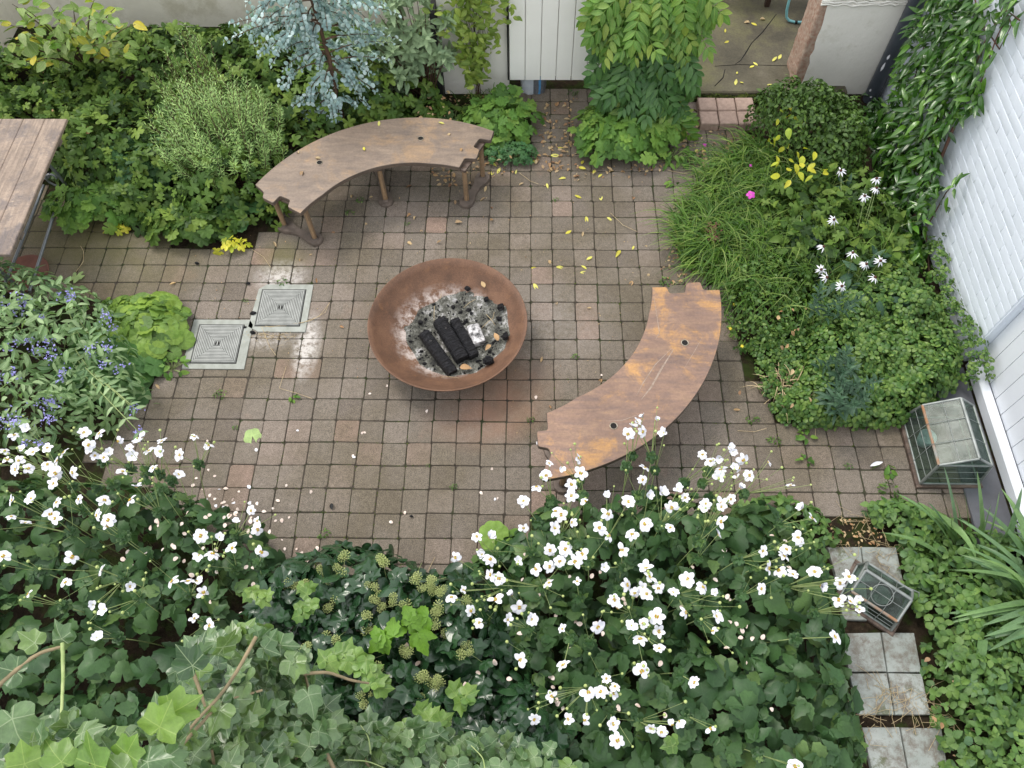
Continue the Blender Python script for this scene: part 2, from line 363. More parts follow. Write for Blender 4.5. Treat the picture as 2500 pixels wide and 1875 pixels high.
M_CREAM = mat_paint('old_cream_render', (.80, .77, .66), (.72, .69, .58), .8, (.42, .38, .25), 2.4, .5, 14, .35)
M_HATCH = mat_paint('hatch_white_paint', (.84, .84, .79), (.80, .80, .75), .5, (.6, .6, .55), 4, .62, 60, .05)
M_DOORW = mat_paint('door_white_gloss', (.72, .75, .80), (.69, .72, .77), .3, (.66, .67, .68), 5, .68, 20, .03)
M_BARE = simple('bare_brick_rubble', (.42, .33, .26), (.30, .17, .12), 34, .9, 0, .9, 30)
M_PIPE = simple('dark_drainpipe', (.060, .070, .085), (.045, .052, .065), 9, .35, 0, .1)
def mat_conc():
    m, t, b, out = nodes('mossy_concrete'); v = wpos(t)
    c = ramp(t, tex(t, 2.2, 6, .65, vec=v), [(.35, (.05, .044, .028)), (.5, (.085, .075, .048)), (.68, (.13, .115, .085))])
    c = mix(t, ramp(t, tex(t, 1.1, 5, .7, vec=v), [(.5, (0, 0, 0)), (.62, (.6, .6, .6))]), c, (.10, .10, .028))
    c = mix(t, .6, c, ramp(t, tex(t, 60, 4, .8, vec=v), [(.3, (.6, .6, .6)), (.7, (1.4, 1.4, 1.4))]), 'MULTIPLY')
    t.links.new(c, b.inputs['Base Color']); b.inputs['Roughness'].default_value = .85; bump(t, b, tex(t, 50, 5, .7, vec=v), .4, .01); return m
M_CONC = mat_conc()
def mat_slab():
    m, t, b, out = nodes('pale_tile_slab'); v = wpos(t)
    c = ramp(t, tex(t, 4, 5, .6, vec=v), [(.35, (.21, .235, .215)), (.65, (.31, .33, .31))])
    c = mix(t, ramp(t, tex(t, 9, 7, .8, vec=v), [(.45, (0, 0, 0)), (.60, (.85, .85, .85))]), c, (.11, .09, .068)); c = mix(t, ramp(t, tex(t, 5, 6, .8, vec=v), [(.56, (0, 0, 0)), (.64, (.8, .8, .8))]), c, (.07, .08, .028))
    t.links.new(c, b.inputs['Base Color']); b.inputs['Roughness'].default_value = .6; bump(t, b, tex(t, 40, 5, .7, vec=v), .35, .01); return m
M_SLAB = mat_slab()
M_SLATE = simple('slate_step', (.10, .105, .12), (.07, .07, .08), 6, .6, 0, .2)
M_COVER = simple('worn_galvanised_cover', (.36, .37, .35), (.27, .28, .265), 16, .55, .15, .3)
M_PLATE = simple('cover_plate_grooves', (.13, .135, .13), (.09, .095, .09), 16, .6, .1, .3)
M_COVFR = simple('cover_frame_concrete', (.33, .345, .315), (.24, .25, .22), 13, .8, 0, .4)
M_PINKPAV = simple('pink_step_stone', (.40, .29, .235), (.30, .215, .175), 30, .85, 0, .4)
M_TERRA = simple('terracotta', (.20, .085, .06), (.14, .06, .045), 10, .85)
M_TURQ = simple('turquoise_tube', (.20, .46, .49), (.16, .40, .43), 8, .35, 0, 0)
M_BLACK = simple('black_rubber_and_gaps', (.012, .012, .012), None, 20, .7)  # also colours the dark gaps beside the wall and below the hatch
M_BROWNLEG = simple('dark_brown_leg', (.05, .03, .022), None, 20, .5)
M_BAG = simple('white_plastic_bag', (.62, .66, .70), (.48, .54, .60), 12, .35, 0, .5, 18)
M_BAGB = simple('blue_bag_print', (.10, .32, .62), None, 20, .35)
M_BAGG = simple('grey_bag_print', (.16, .17, .19), (.10, .11, .12), 60, .4)
def mat_glass():
    m, t, b, out = nodes('dirty_glass'); v = wpos(t)
    g = t.nodes.new('ShaderNodeBsdfTransparent'); g.inputs[0].default_value = (.78, .87, .82, 1)
    d = ramp(t, tex(t, 7, 6, .75, vec=v), [(.4, (.04, .05, .045)), (.7, (.18, .21, .20))])
    t.links.new(d, b.inputs['Base Color']); b.inputs['Roughness'].default_value = .22; b.inputs['Specular IOR Level'].default_value = .5
    ms = t.nodes.new('ShaderNodeMixShader'); f = ramp(t, tex(t, 6, 6, .75, vec=v), [(.35, (.14, .14, .14)), (.7, (.36, .36, .36))])
    t.links.new(f, ms.inputs[0]); t.links.new(g.outputs[0], ms.inputs[1]); t.links.new(b.outputs[0], ms.inputs[2]); t.links.new(ms.outputs[0], out.inputs[0])
    return m
M_GLASS = mat_glass()
M_BARK = simple('brown_bark', (.13, .075, .045), (.07, .042, .028), 30, .9, 0, .8)
M_IVYSTEM = simple('ivy_stem', (.27, .21, .12), (.16, .13, .07), 14, .7, 0, .3)
M_GSTEM = simple('green_stem', (.34, .40, .17), (.22, .30, .10), 20, .6, 0, 0)
M_DSTEM = simple('dry_stalk', (.52, .42, .25), (.36, .27, .15), 30, .8, 0, 0)
M_VSTEM = simple('red_vine_stem', (.13, .055, .04), (.08, .05, .03), 20, .7, 0, 0)
M_MOSS = leaf_mat('moss', [(.02, .035, .006), (.055, .08, .012), (.10, .12, .022)], .9, .1, None)

L_ANEM = leaf_mat('anemone_leaf', [(0.026, 0.063, 0.024), (0.037, 0.084, 0.029), (0.054, 0.112, 0.034), (0.04, 0.094, 0.034), (0.093, 0.157, 0.043)], .42, .18, 'palm', (.06, .12, .05), .35, .3, back=(.06, .11, .05), nveins=6)
L_GER = leaf_mat('geranium_leaf', [(0.066, 0.148, 0.032), (0.098, 0.213, 0.042), (0.141, 0.269, 0.051), (0.197, 0.325, 0.064)], .5, .28, 'palm', (.16, .26, .06), .3, .25, back=(.16, .22, .09), nveins=7)
L_BED = leaf_mat('bed_leaf', [(0.025, 0.055, 0.013), (0.052, 0.11, 0.02), (0.081, 0.149, 0.028), (0.115, 0.193, 0.035), (0.184, 0.264, 0.05)], .5, .25, 'palm', (.10, .18, .04), .25, .25, back=(.07, .12, .04), nveins=6)
L_AQ = leaf_mat('blue_green_leaf', [(0.042, 0.130, 0.050), (0.070, 0.169, 0.061), (0.084, 0.195, 0.066)], .5, .25, None)
L_MANTLE = leaf_mat('scalloped_leaf', [(0.090, 0.170, 0.042), (0.128, 0.224, 0.048), (0.170, 0.286, 0.054), (0.234, 0.348, 0.060)], .45, .3, 'palm', (.26, .42, .13), .4, .3, nveins=8)
L_MANTLED = leaf_mat('scalloped_dark_leaf', [(0.056, 0.140, 0.039), (0.080, 0.182, 0.046)], .5, .25, 'palm', (.12, .2, .08), .4, .3, nveins=8)
L_CARY = leaf_mat('grey_green_leaf', [(0.095, 0.178, 0.084), (0.147, 0.245, 0.101), (0.207, 0.312, 0.143), (0.276, 0.372, 0.202)], .5, .2, 'mid', None, .3, .3)
L_ROSE = leaf_mat('rosemary_needle', [(0.16, 0.275, 0.093), (0.251, 0.402, 0.128), (0.387, 0.549, 0.187)], .5, .15, None)
L_EUC = leaf_mat('eucalyptus_leaf', [(0.203, 0.314, 0.32), (0.284, 0.41, 0.42), (0.392, 0.519, 0.533), (0.513, 0.628, 0.652)], .5, .12, 'mid', (.45, .55, .55), .25, .25)
L_SAGE = leaf_mat('sage_leaf', [(0.154, 0.230, 0.133), (0.210, 0.297, 0.168), (0.280, 0.378, 0.224)], .7, .12, 'mid', (.28, .36, .22), .4, .15)
L_CLEM = leaf_mat('clematis_leaf', [(0.120, 0.198, 0.033), (0.192, 0.275, 0.050), (0.288, 0.363, 0.077)], .5, .3, 'mid', None, .3)
L_YOUNG = leaf_mat('pale_round_leaf', [(.14, .22, .05), (.20, .29, .09), (.28, .36, .15), (.12, .25, .03), (.5, .42, .05)], .5, .3, 'mid', (.4, .45, .22), .4)
L_WIS1 = leaf_mat('wisteria_leaf_yellow', [(0.084, 0.191, 0.033), (0.121, 0.247, 0.05), (0.166, 0.302, 0.066), (0.257, 0.334, 0.066)], .42, .35, 'mid', (.35, .48, .12), .45)
L_WIS2 = leaf_mat('wisteria_leaf_green', [(0.041, 0.114, 0.033), (0.065, 0.152, 0.044), (0.092, 0.198, 0.056)], .42, .25, 'mid', (.12, .2, .07), .4)
L_VINE = leaf_mat('climber_leaf', [(0.021, 0.072, 0.012), (0.032, 0.097, 0.014), (0.049, 0.136, 0.017), (0.101, 0.229, 0.022)], .24, .16, 'mid', (.09, .16, .05), .35, .6)
L_SHRUB = leaf_mat('small_dark_leaf', [(0.04, 0.082, 0.019), (0.061, 0.121, 0.025), (0.098, 0.173, 0.032)], .45, .15, 'mid', None, .2)
L_YEL = leaf_mat('yellow_leaf', [(.34, .40, .03), (.50, .50, .05), (.60, .55, .06), (.22, .34, .03)], .5, .3, 'mid', None, .2)
L_GRASS = leaf_mat('grass_blade', [(0.03, 0.08, 0.012), (0.06, 0.14, 0.02), (0.1, 0.2, 0.03), (0.15, 0.25, 0.045), (0.24, 0.31, 0.09)], .45, .3, None)
L_CLOV = leaf_mat('clover_leaf', [(0.049, 0.118, 0.028), (0.077, 0.158, 0.036), (0.113, 0.199, 0.044), (0.18, 0.276, 0.067)], .42, .25, None)
L_EUPH = leaf_mat('spurge_leaf', [(0.029, 0.072, 0.042), (0.045, 0.099, 0.056), (0.064, 0.128, 0.070)], .5, .15, 'mid', (.08, .13, .08), .4)
L_STRAW = leaf_mat('strawberry_leaf', [(0.063, 0.136, 0.034), (0.095, 0.185, 0.047), (0.143, 0.237, 0.059), (0.071, 0.143, 0.07)], .5, .25, 'mid', (.13, .24, .05), .35)
L_IRIS = leaf_mat('iris_leaf', [(0.089, 0.172, 0.084), (0.122, 0.222, 0.092), (0.178, 0.296, 0.092), (0.153, 0.259, 0.151)], .38, .25, None)
L_IVYN = leaf_mat('near_ivy_leaf', [(0.05, 0.1, 0.045), (0.075, 0.14, 0.055), (0.1, 0.175, 0.075), (0.13, 0.2, 0.095), (0.14, 0.23, 0.06)], .28, .2, 'palm', (.34, .42, .25), .8, .5, nveins=4.6)
L_IVYB = leaf_mat('bright_ivy_leaf', [(0.11, 0.21, 0.05), (0.15, 0.26, 0.06), (0.2, 0.31, 0.08)], .35, .35, 'palm', (.40, .52, .16), .55, .4, nveins=4.6)
L_IVYD = leaf_mat('dark_ivy_leaf', [(0.013, 0.041, 0.016), (0.018, 0.053, 0.020), (0.026, 0.070, 0.025)], .22, .1, 'palm', (.05, .09, .05), .4, .55, nveins=4.6)
L_MAPLE = leaf_mat('pale_green_leaf', [(.30, .42, .16), (.36, .48, .2)], .6, .2, 'palm', None, .3)
M_PETAL = simple('white_petal', (.74, .74, .77), (.60, .61, .67), 40, .5, 0, 0)
M_PETALO = simple('fallen_petal', (.74, .66, .60), (.60, .46, .38), 30, .6, 0, 0, perobj=.25)
M_STAM = simple('yellow_stamens', (.80, .50, .05), (.70, .38, .03), 200, .8, 0, .8, 400)
M_EYE = simple('green_eye', (.50, .52, .10), None, 50, .6)
M_BUD = simple('pale_bud', (.42, .48, .18), (.30, .38, .12), 30, .6, 0, 0)
M_UMB = simple('ivy_umbel', (.44, .48, .20), (.30, .37, .12), 60, .6, 0, 0, perobj=.2)
M_BLUEF = leaf_mat('blue_flower', [(.26, .25, .68), (.34, .32, .75), (.42, .40, .80)], .6, .2, None)
M_CONE = simple('dark_cone', (.09, .03, .015), (.04, .015, .01), 150, .8)
M_MAG = simple('magenta_petal', (.50, .05, .38), (.40, .03, .30), 30, .5, 0, 0)
M_SEDUM = simple('dusky_pink', (.32, .13, .12), (.20, .10, .07), 80, .8, 0, .4)
M_YFL = simple('yellow_petal', (.75, .62, .04), None, 30, .5, 0, 0)
M_LEAFY = leaf_mat('fallen_yellow', [(.50, .44, .05), (.60, .55, .08), (.62, .60, .18)], .55, .15, 'mid', None, .2)
M_LEAFB = leaf_mat('fallen_brown', [(.33, .18, .09), (.40, .27, .14), (.48, .37, .22), (.22, .11, .06)], .7, .1, 'mid', None, .2)

# ------------------------------------------------------------------ leaf templates
def ovate(rows=5, w=.5, tip=.6, fold=.12, droop=.2, base=.0, serr=0.0, curl=0.0):
    """leaf from origin along +Y, length 1; tip controls where the widest point is"""
    V = []; U = []; F = []
    for i in range(rows+1):
        v = i/rows; ww = w/2*(math.sin(math.pi*v**tip)**.85 if 0 < v < 1 else 0)
        if i == 0: ww = base*w/2
        if serr and 0 < i < rows: ww *= 1+serr*(1 if i % 2 else -1)
        z = -droop*v*v+curl*math.sin(v*5)
        for u in (-1, 0, 1): V.append((u*ww, v, z+abs(u)*ww*fold*2)); U.append((u*ww, v))
    for i in range(rows):
        a = i*3
        F.append([a, a+1, a+4, a+3]); F.append([a+1, a+2, a+5, a+4])
    return T(V, F, U)
def polarleaf(fn, n=30, cy=.0, droop=.18, ruffle=.0, a0=.88, k=3.5, seed=0, mid=.55, cup=0.0):
    """fan leaf around petiole point; fn(theta)->radius, theta 0 = tip"""
    r = random.Random(seed); th = np.linspace(-math.pi*a0, math.pi*a0, n)
    V = [(0, cy, 0)]; 
    tx, ty = r.uniform(-.1, .1), r.uniform(-.1, .1)
    for m in (mid, 1.0):
        for i, a in enumerate(th):
            R = fn(a)*m
            if m < 1: R = (fn(a)*.45+.55*np.mean([fn(b) for b in th]))*m
            x, y = R*math.sin(a), R*math.cos(a)
            z = -droop*(x*x+y*y)+ruffle*math.cos(a*k)*R+tx*x+ty*y+cup*math.hypot(x, y)
            V.append((x, y+cy, z))
    F = []
    for i in range(n-1):
        F.append([0, 1+i+1, 1+i]); F.append([1+i, 1+i+1, 1+n+i+1, 1+n+i])
    U = [(x, y-cy) for x, y, z in V]
    t = T(V, F, U); return t
def f_palm(lobes=5, depth=.45, teeth=.08, nt=5, base=.8):
    def f(a):
        s = abs(math.cos(a*lobes/2.0/ (1.0))) if lobes % 2 else abs(math.cos(a*lobes/2.0))
        r = (1-depth)+depth*s**.7; r *= (1-(1-base)*abs(a)/math.pi)
        r += teeth*math.sin(a*lobes*nt*.5+.7)
        return .55*r
    return f
def f_ivy(a):
    pts = [(0, .70), (.30, .46), (.50, .42), (.80, .56), (1.08, .42), (1.35, .37), (1.80, .44), (2.3, .33), (2.8, .24), (3.14, .10)]
    x = abs(a)
    for (a0, r0), (a1, r1) in zip(pts, pts[1:]):
        if x <= a1: return r0+(r1-r0)*(x-a0)/(a1-a0)
    return .1
def f_ivy2(a):
    x = abs(a); return .72*(1-.45*min(1, x/1.4)) if x < 1.4 else .396*(1-.35*(x-1.4)/1.74)
def f_scal(n=9, d=.06):
    return lambda a: .5*(.94+d*abs(math.sin(a*n/2.0)))*(1-.10*(abs(a) > 2.5))
def f_anem(a):
    x = a; lob = .60+.40*abs(math.cos(x*1.5))**.8; return .56*lob*(1-.12*abs(x)/3.14)*(1+.05*math.sin(x*17))
TP_PALM = [polarleaf(f_palm(5, .5, .05, 3), 34, 0, d, r, .93, 5, s, cup=.15) for s, (d, r) in enumerate([(.5, .05), (.3, .08), (.7, .04)])]
TP_BED = [polarleaf(f_palm(5, .58, .05, 3), 32, 0, d, r, .90, 5, s, cup=.1) for s, (d, r) in enumerate([(.5, .06), (.25, .1), (.8, .04), (.4, -.06)])]
TP_GER = [polarleaf(f_palm(7, .36, .045, 3), 38, 0, d, r, .95, 7, s+3, cup=.12) for s, (d, r) in enumerate([(.4, .05), (.25, .06), (.6, .03)])]
TP_ANEM = [polarleaf(f_anem, 30, 0, d, r, .93, 3, s+7) for s, (d, r) in enumerate([(.6, .10), (.35, .14), (.9, .06), (.5, -.08)])]
TP_SCAL = [polarleaf(f_scal(9, .10), 37, 0, d, r, .95, 9, s+9, cup=.25) for s, (d, r) in enumerate([(.5, .025), (.3, .03), (.7, .02)])]
TP_IVY = [polarleaf(f_ivy, 29, 0, d, r, .985, 4, s+20, cup=c) for s, (d, r, c) in enumerate([(.5, .10, .1), (.3, .15, -.1), (.9, .07, .2), (.2, .13, .2)])]
TP_IVY2 = [polarleaf(f_ivy2, 17, 0, d, r, .985, 3, s+30) for s, (d, r) in enumerate([(.4, .05), (.7, .08)])]
TP_OV = [ovate(6, .55, .8, f, d) for f, d in ((.12, .15), (.25, .3), (.05, .05))]
TP_SAGE = [ovate(6, .42, .85, f, d) for f, d in ((.2, .15), (.3, .35))]
TP_LANC = [ovate(6, .30, .75, f, d, curl=c) for f, d, c in ((.25, .25, 0), (.15, .45, .02), (.35, .1, .03))]
TP_LANCW = [ovate(6, .36, .8, f, d) for f, d in ((.25, .2), (.15, .4))]
TP_NEED = [ovate(2, .15, .8, .0, .1)]
TP_SMALL = [ovate(3, .62, .8, .2, .2), ovate(3, .55, .8, .1, .35)]
TP_ROUND = [polarleaf(lambda a: .5*(1-.12*(abs(a) > 2.7)), 12, .5, d, 0, .97, 1, s) for s, d in enumerate((.3, .6))]
def rotz(a): c, s = math.cos(a), math.sin(a); return np.array([[c, -s, 0], [s, c, 0], [0, 0, 1.]])
def rotx(a): c, s = math.cos(a), math.sin(a); return np.array([[1, 0, 0], [0, c, -s], [0, s, c]])
def roty(a): c, s = math.cos(a), math.sin(a); return np.array([[c, 0, s], [0, 1, 0], [-s, 0, c]])
def trefoil(base, s, tilt, spread=2.09):
    return tjoin([base]*3, [rotz(a)@rotx(tilt)*s for a in (0, spread, -spread)], [(0, 0, 0)]*3)
TP_TREF = [trefoil(polarleaf(lambda a: .5*(1-.15*(abs(a) < .25)-.25*(abs(a) > 2.4)), 11, .5, .5, 0, .97, 1, 1), .5, t) for t in (-.15, .1)]
TP_STRAW = [trefoil(ovate(7, .72, .75, .15, .25, serr=.08), .55, t, 1.75) for t in (-.2, .05)]
TP_AN3 = [trefoil(polarleaf(f_anem, 18, .42, .5, .1, .9, 3, 4), .62, t, 1.7) for t in (-.25, .0)]
def pinnate(npair, L, ll, lw, droop, base_tmpl, gap=.0):
    ts, Rs, Ps = [], [], []
    for i in range(npair):
        v = .22+.72*i/(npair-1); y = L*v; z = -droop*v*v*L; s = ll*(.75+.35*math.sin(math.pi*(i+.8)/(npair+.6)))
        for sg in (1, -1):
            R = rotz(sg*-(1.15-.35*v))@rotx(-.25-droop*.5*v)*s; ts.append(base_tmpl); Rs.append(R); Ps.append((0, y, z))
    ts.append(base_tmpl); Rs.append(rotx(-.3-droop)*ll*1.05); Ps.append((0, L*.98, -droop*L*.96))
    t = tjoin(ts, Rs, Ps); b = MB(); k = 6; v = np.linspace(0, 1, k)
    P = np.stack([0*v, L*v*.98, -droop*L*v*v], 1)[None]; b.tubes(P, np.full((1, k), .0035*L/.3), 3)
    st = dict(V=b.V[0], L=b.L[0], N=b.N[0], U=b.U[0]); return tjoin([t, st], [np.eye(3)]*2, [(0, 0, 0)]*2)
TP_PINN = [pinnate(5, 1.0, .38, .2, d, ovate(5, .42, .75, .2, .2)) for d in (.3, .6, .45)]

# ------------------------------------------------------------------ generic plant helpers
_mesh_cache = {}
def emit(parent, base, tmpls, mat, R, P, npart=300, pname='leaf', rest='foliage', key=None, order=None):
    """the leaves that show largest become objects of their own, the others one stuff part"""
    base = np.asarray(base, float); N = len(P); ti = rng.integers(0, len(tmpls), N)
    if order is None:
        x, y, z = to_px(P); vis = (x > -60) & (x < 2560) & (y > -60) & (y < 1935); order = np.argsort(-(P[:, 2]/np.maximum(z, .3)*1.0 + vis*10))
    sel = order[:npart]; other = order[npart:]
    ms = []
    for i, t in enumerate(tmpls):
        k = (id(t), mat.name)
        if k not in _mesh_cache: _mesh_cache[k] = tmpl_mesh(t, pname, mat)
        ms.append(_mesh_cache[k])
    for j in sel:
        o = bpy.data.objects.new(pname, ms[ti[j]]); o.parent = parent
        m = Matrix(np.vstack([np.hstack([R[j], (P[j]-base)[:, None]]), [0, 0, 0, 1]]).tolist()); o.matrix_basis = m; col.objects.link(o)
    if len(other):
        b = MB()
        for i, t in enumerate(tmpls):
            q = other[ti[other] == i]; b.inst(t, R[q], P[q])
        o = b.build(rest, mat); tag(o, kind='stuff'); pr(o, parent, base)
def rn(*s): return rng.normal(size=s)
def norm(a): return a/(np.linalg.norm(a, axis=-1, keepdims=True)+1e-9)
def canopy(poly, n, h0, h1, nf=5.0, edge=.25, tilt=.45, depth=.6, amp=.35, size=(.06, .1), outw=.6, below=.0):
    """leaves over an uneven leafy surface within a world polygon"""
    poly = [tuple(q[:2]) for q in poly]; A = np.array(poly); lo, hi = A.min(0), A.max(0); X = []; 
    while sum(len(a) for a in X) < n:
        q = rng.uniform(lo, hi, (n*2, 2)); X.append(q[inpoly(q[:, 0], q[:, 1], poly)])
    q = np.concatenate(X)[:n]; x, y = q.T
    def H(x, y):
        e = np.clip(edgedist(x, y, poly)/edge, 0, 1); e = np.sqrt(np.clip(1-(1-e)**2, 0, 1)); return (h0+(h1-h0)*e)*(1+amp*noise2(x, y, nf))
    h = H(x, y); d = .03; gx = (H(x+d, y)-h)/d; gy = (H(x, y+d)-h)/d
    u = rng.uniform(0, 1, n)**2.0*depth; z = np.maximum(h*(1-u)-below, .015)
    nm = norm(np.stack([-gx*outw, -gy*outw, np.ones(n)], 1)+rn(n, 3)*tilt*np.array([1, 1, .3]))
    nm[:, 2] = np.abs(nm[:, 2])*.9+.1
    az = rng.uniform(0, 2*np.pi, n); f = np.stack([np.cos(az), np.sin(az), np.zeros(n)], 1)
    f[:, :2] += -np.stack([gx, gy], 1)*.5; f = f-nm*(f*nm).sum(1, keepdims=True); f = norm(f)
    s = rng.uniform(size[0], size[1], n)
    return frames(f, nm, s), np.stack([x, y, z], 1), H
def dome(c, rx, ry, h, n, size, tilt=.35, lo=.25, inner=.35, flat=.0):
    az = rng.uniform(0, 2*np.pi, n); rho = np.sqrt(rng.uniform(0, 1, n)); lay = 1-inner*rng.uniform(0, 1, n)**2
    x = c[0]+rx*rho*np.cos(az)*lay; y = c[1]+ry*rho*np.sin(az)*lay; z = c[2]+h*(lo+(1-lo)*np.sqrt(np.clip(1-rho**2, 0, 1)))*lay
    out = np.stack([np.cos(az), np.sin(az), 0*az], 1)
    nm = norm(out*rho[:, None]*.75+np.array([0, 0, 1.])+rn(n, 3)*tilt); nm[:, 2] = np.abs(nm[:, 2])
    f = out+rn(n, 3)*.45; f = norm(f-nm*(f*nm).sum(1, keepdims=True))
    return frames(f, nm, rng.uniform(*size, n)), np.stack([x, y, z], 1)
def stems_from(P, root, k=5, r=.002, bend=.3, spread=.3, mi=0, b=None, sides=3, rootz=0.0):
    """curved stems from around root to each P"""
    P = np.asarray(P); N = len(P); root = np.asarray(root, float)
    if root.ndim == 1: Rt = np.stack([root[0]+(P[:, 0]-root[0])*spread, root[1]+(P[:, 1]-root[1])*spread, np.full(N, rootz)], 1)
    else: Rt = root
    v = np.linspace(0, 1, k)[None, :, None]; mid = Rt*.5+P*.5; mid[:, :2] += (Rt[:, :2]-P[:, :2])*bend*.5; mid[:, 2] += .1*np.abs(P[:, 2]-Rt[:, 2])
    Q = (1-v)**2*Rt[:, None]+2*v*(1-v)*mid[:, None]+v*v*P[:, None]
    b = b or MB(); b.tubes(Q, np.linspace(r*1.3, r*.8, k)[None].repeat(N, 0), sides, mi); return b
print('setup', time.time()-T0)

# ================================================================== SETTING
# ---- ground
b = MB(); b.raw([(-40, -40, -.010), (40, -40, -.010), (40, 40, -.010), (-40, 40, -.010)], [[0, 1, 2, 3]])
g_ = tag(b.build('ground', M_SOIL), 'dark mossy soil showing in the beds and between the pavers', None, None, 'structure')
# beds in photo pixels, on the ground
BED_BACK = [G(*q) for q in [(-500, 470), (95, 452), (135, 470), (200, 522), (330, 578), (450, 588), (560, 600), (690, 560), (720, 470), (830, 400), (1000, 345), (1190, 385), (1290, 372), (1320, 260), (1240, 220), (1100, 180), (900, 0), (300, -60), (-600, 0)]]
BED_RIGHT = [G(*q) for q in [(1880, 235), (2060, 190), (2220, 190), (2345, 880), (2350, 985), (2190, 1025), (1960, 1045), (1880, 990), (1820, 900), (1790, 800), (1780, 700), (1680, 640), (1660, 600), (1700, 480), (1760, 400), (1850, 318)]]
BED_BLUE = [G(*q) for q in [(-500, 700), (200, 712), (435, 735), (425, 780), (400, 870), (330, 980), (280, 1060), (-500, 1100)]]
BED_FRONT = [G(*q) for q in [(-600, 1100), (200, 1100), (320, 1210), (470, 1290), (600, 1370), (720, 1440), (950, 1460), (1100, 1460), (1230, 1330), (1340, 1240), (1880, 1275), (2060, 1290), (2200, 1290), (2380, 1260), (2560, 1255), (2700, 2100), (-600, 2100)]]
COVERS = [(-2.541, -2.099, .577, 1.008), (-2.12, -1.684, .902, 1.339)]
# ---- pavers
def paver_tmpl(seed):
    r = random.Random(seed); hw = S/2-.0024; V = []; rings = [(0, -.03), (0, -.005), (.0022, -.0012), (.006, 0)]
    cor = [r.uniform(.008, .022) for _ in range(4)]
    for ins, z in rings:
        for k, (sx, sy) in enumerate(((-1, -1), (1, -1), (1, 1), (-1, 1))):
            cr = cor[k]; a0 = math.atan2(sy, sx)-math.pi/4
            for j in range(3):
                a = a0+j*math.pi/4; cx, cy = sx*(hw-cr), sy*(hw-cr); rr = max(cr-ins, .002)
                V.append((cx+rr*math.cos(a)-(ins-(cr-rr))*0, cy+rr*math.sin(a), z))
    F = []
    for l in range(3):
        for j in range(12): F.append([l*12+j, l*12+(j+1) % 12, l*12+12+(j+1) % 12, l*12+12+j])
    F.append(list(range(36, 48))); return T(V, F)
PVT = [paver_tmpl(i) for i in range(9)]
PVM = [tmpl_mesh(t, 'paver', M_PAVER) for t in PVT]
for m_ in PVM:
    for p_ in m_.polygons: p_.use_smooth = False
cells = []
for c in range(-33, 19):
    for r in range(-9, 22):
        x, y = (c+.5)*S, (r+.5)*S
        x += .004*math.sin(r*1.7+c*.3); y += .004*math.sin(c*1.3)+.03*0
        if x > 3.08 or y > 3.62 or y < -1.5 or x < -5.3: continue
        if y > 3.42 and not (-.2 < x < .62): continue
        if y > 3.22 and x > 1.45: continue
        cells.append((x, y))
cells = np.array(cells); keep = np.ones(len(cells), bool)
for bd in (BED_BACK, BED_RIGHT, BED_BLUE, BED_FRONT): keep &= ~inpoly(cells[:, 0], cells[:, 1], bd)
for x0, x1, y0, y1 in COVERS: keep &= ~((cells[:, 0] > x0+.08) & (cells[:, 0] < x1-.08) & (cells[:, 1] > y0+.08) & (cells[:, 1] < y1-.08))
cells = cells[keep]; P = np.c_[cells+rng.normal(0, .0011, cells.shape), rng.normal(0, .0020, len(cells))+.003*noise2(cells[:, 0], cells[:, 1], 1.5)]; P[:, 2] = np.maximum(P[:, 2], -.0012-.0006*rng.random(len(P)))
px, py, pz = to_px(P); vis = (px > -20) & (px < 2520) & (py > -10) & (py < 1880)
hid = inpoly(px, py, [(905, 700), (1000, 650), (1180, 650), (1280, 740), (1270, 860), (1180, 940), (1000, 940), (910, 870)]) | inpoly(px, py, [(1600, 720), (1750, 720), (1750, 830), (1640, 1010), (1500, 1100), (1340, 1150), (1350, 1030), (1500, 960), (1590, 850)])
order = np.argsort(-((vis & ~hid)*10.)+pz*.1)
pat = empty('patio_paving', (0, 0, 0), 'square brown concrete pavers laid in a straight grid with mossy joints', None); del_ = None
pat['kind'] = 'structure'
def tiltm(n, a=.006): 
    nm = norm(np.c_[rng.normal(0, a, (n, 2)), np.ones(n)]); f = np.tile([0, 1., 0], (n, 1)); f = norm(f-nm*(f*nm).sum(1, keepdims=True)); return frames(f, nm, np.ones(n))
R = tiltm(len(P)); rz = rng.integers(0, 4, len(P)); ti = rng.integers(0, 9, len(P))
for i in range(len(P)): R[i] = R[i]@rotz(rz[i]*math.pi/2+rng.normal(0, .009))
for j in order[:300]:
    o = bpy.data.objects.new('paver', PVM[ti[j]]); o.parent = pat
    o.matrix_basis = Matrix(np.vstack([np.hstack([R[j], P[j][:, None]]), [0, 0, 0, 1]]).tolist()); col.objects.link(o)
b = MB(); ot = order[300:]
for i in range(9):
    q = ot[ti[ot] == i]; b.inst(PVT[i], R[q], P[q])
o = b.build('paver_field', M_PAVER, pat, smooth=False); o['kind'] = 'stuff'
print('pavers', len(P), int(vis.sum()))
def mat_joint():
    m, t, b, out = nodes('joint_sand'); v = wpos(t)
    c = ramp(t, tex(t, 30, 6, .8, vec=v), [(.3, (.030, .024, .017)), (.55, (.062, .050, .037)), (.75, (.105, .088, .066))])
    c = mix(t, ramp(t, tex(t, 2.6, 5, .7, vec=v), [(.50, (0, 0, 0)), (.60, (.85, .85, .85))]), c, (.028, .042, .010))
    t.links.new(c, b.inputs['Base Color']); b.inputs['Roughness'].default_value = .95; bump(t, b, tex(t, 90, 4, .8, vec=v), .6, .01); return m
b = MB(); hs_ = S/2+.001
V = np.concatenate([np.c_[cells+np.array([dx*hs_, dy*hs_]), np.full(len(cells), -.0042)] for dx, dy in ((-1, -1), (1, -1), (1, 1), (-1, 1))]); nc = len(cells)
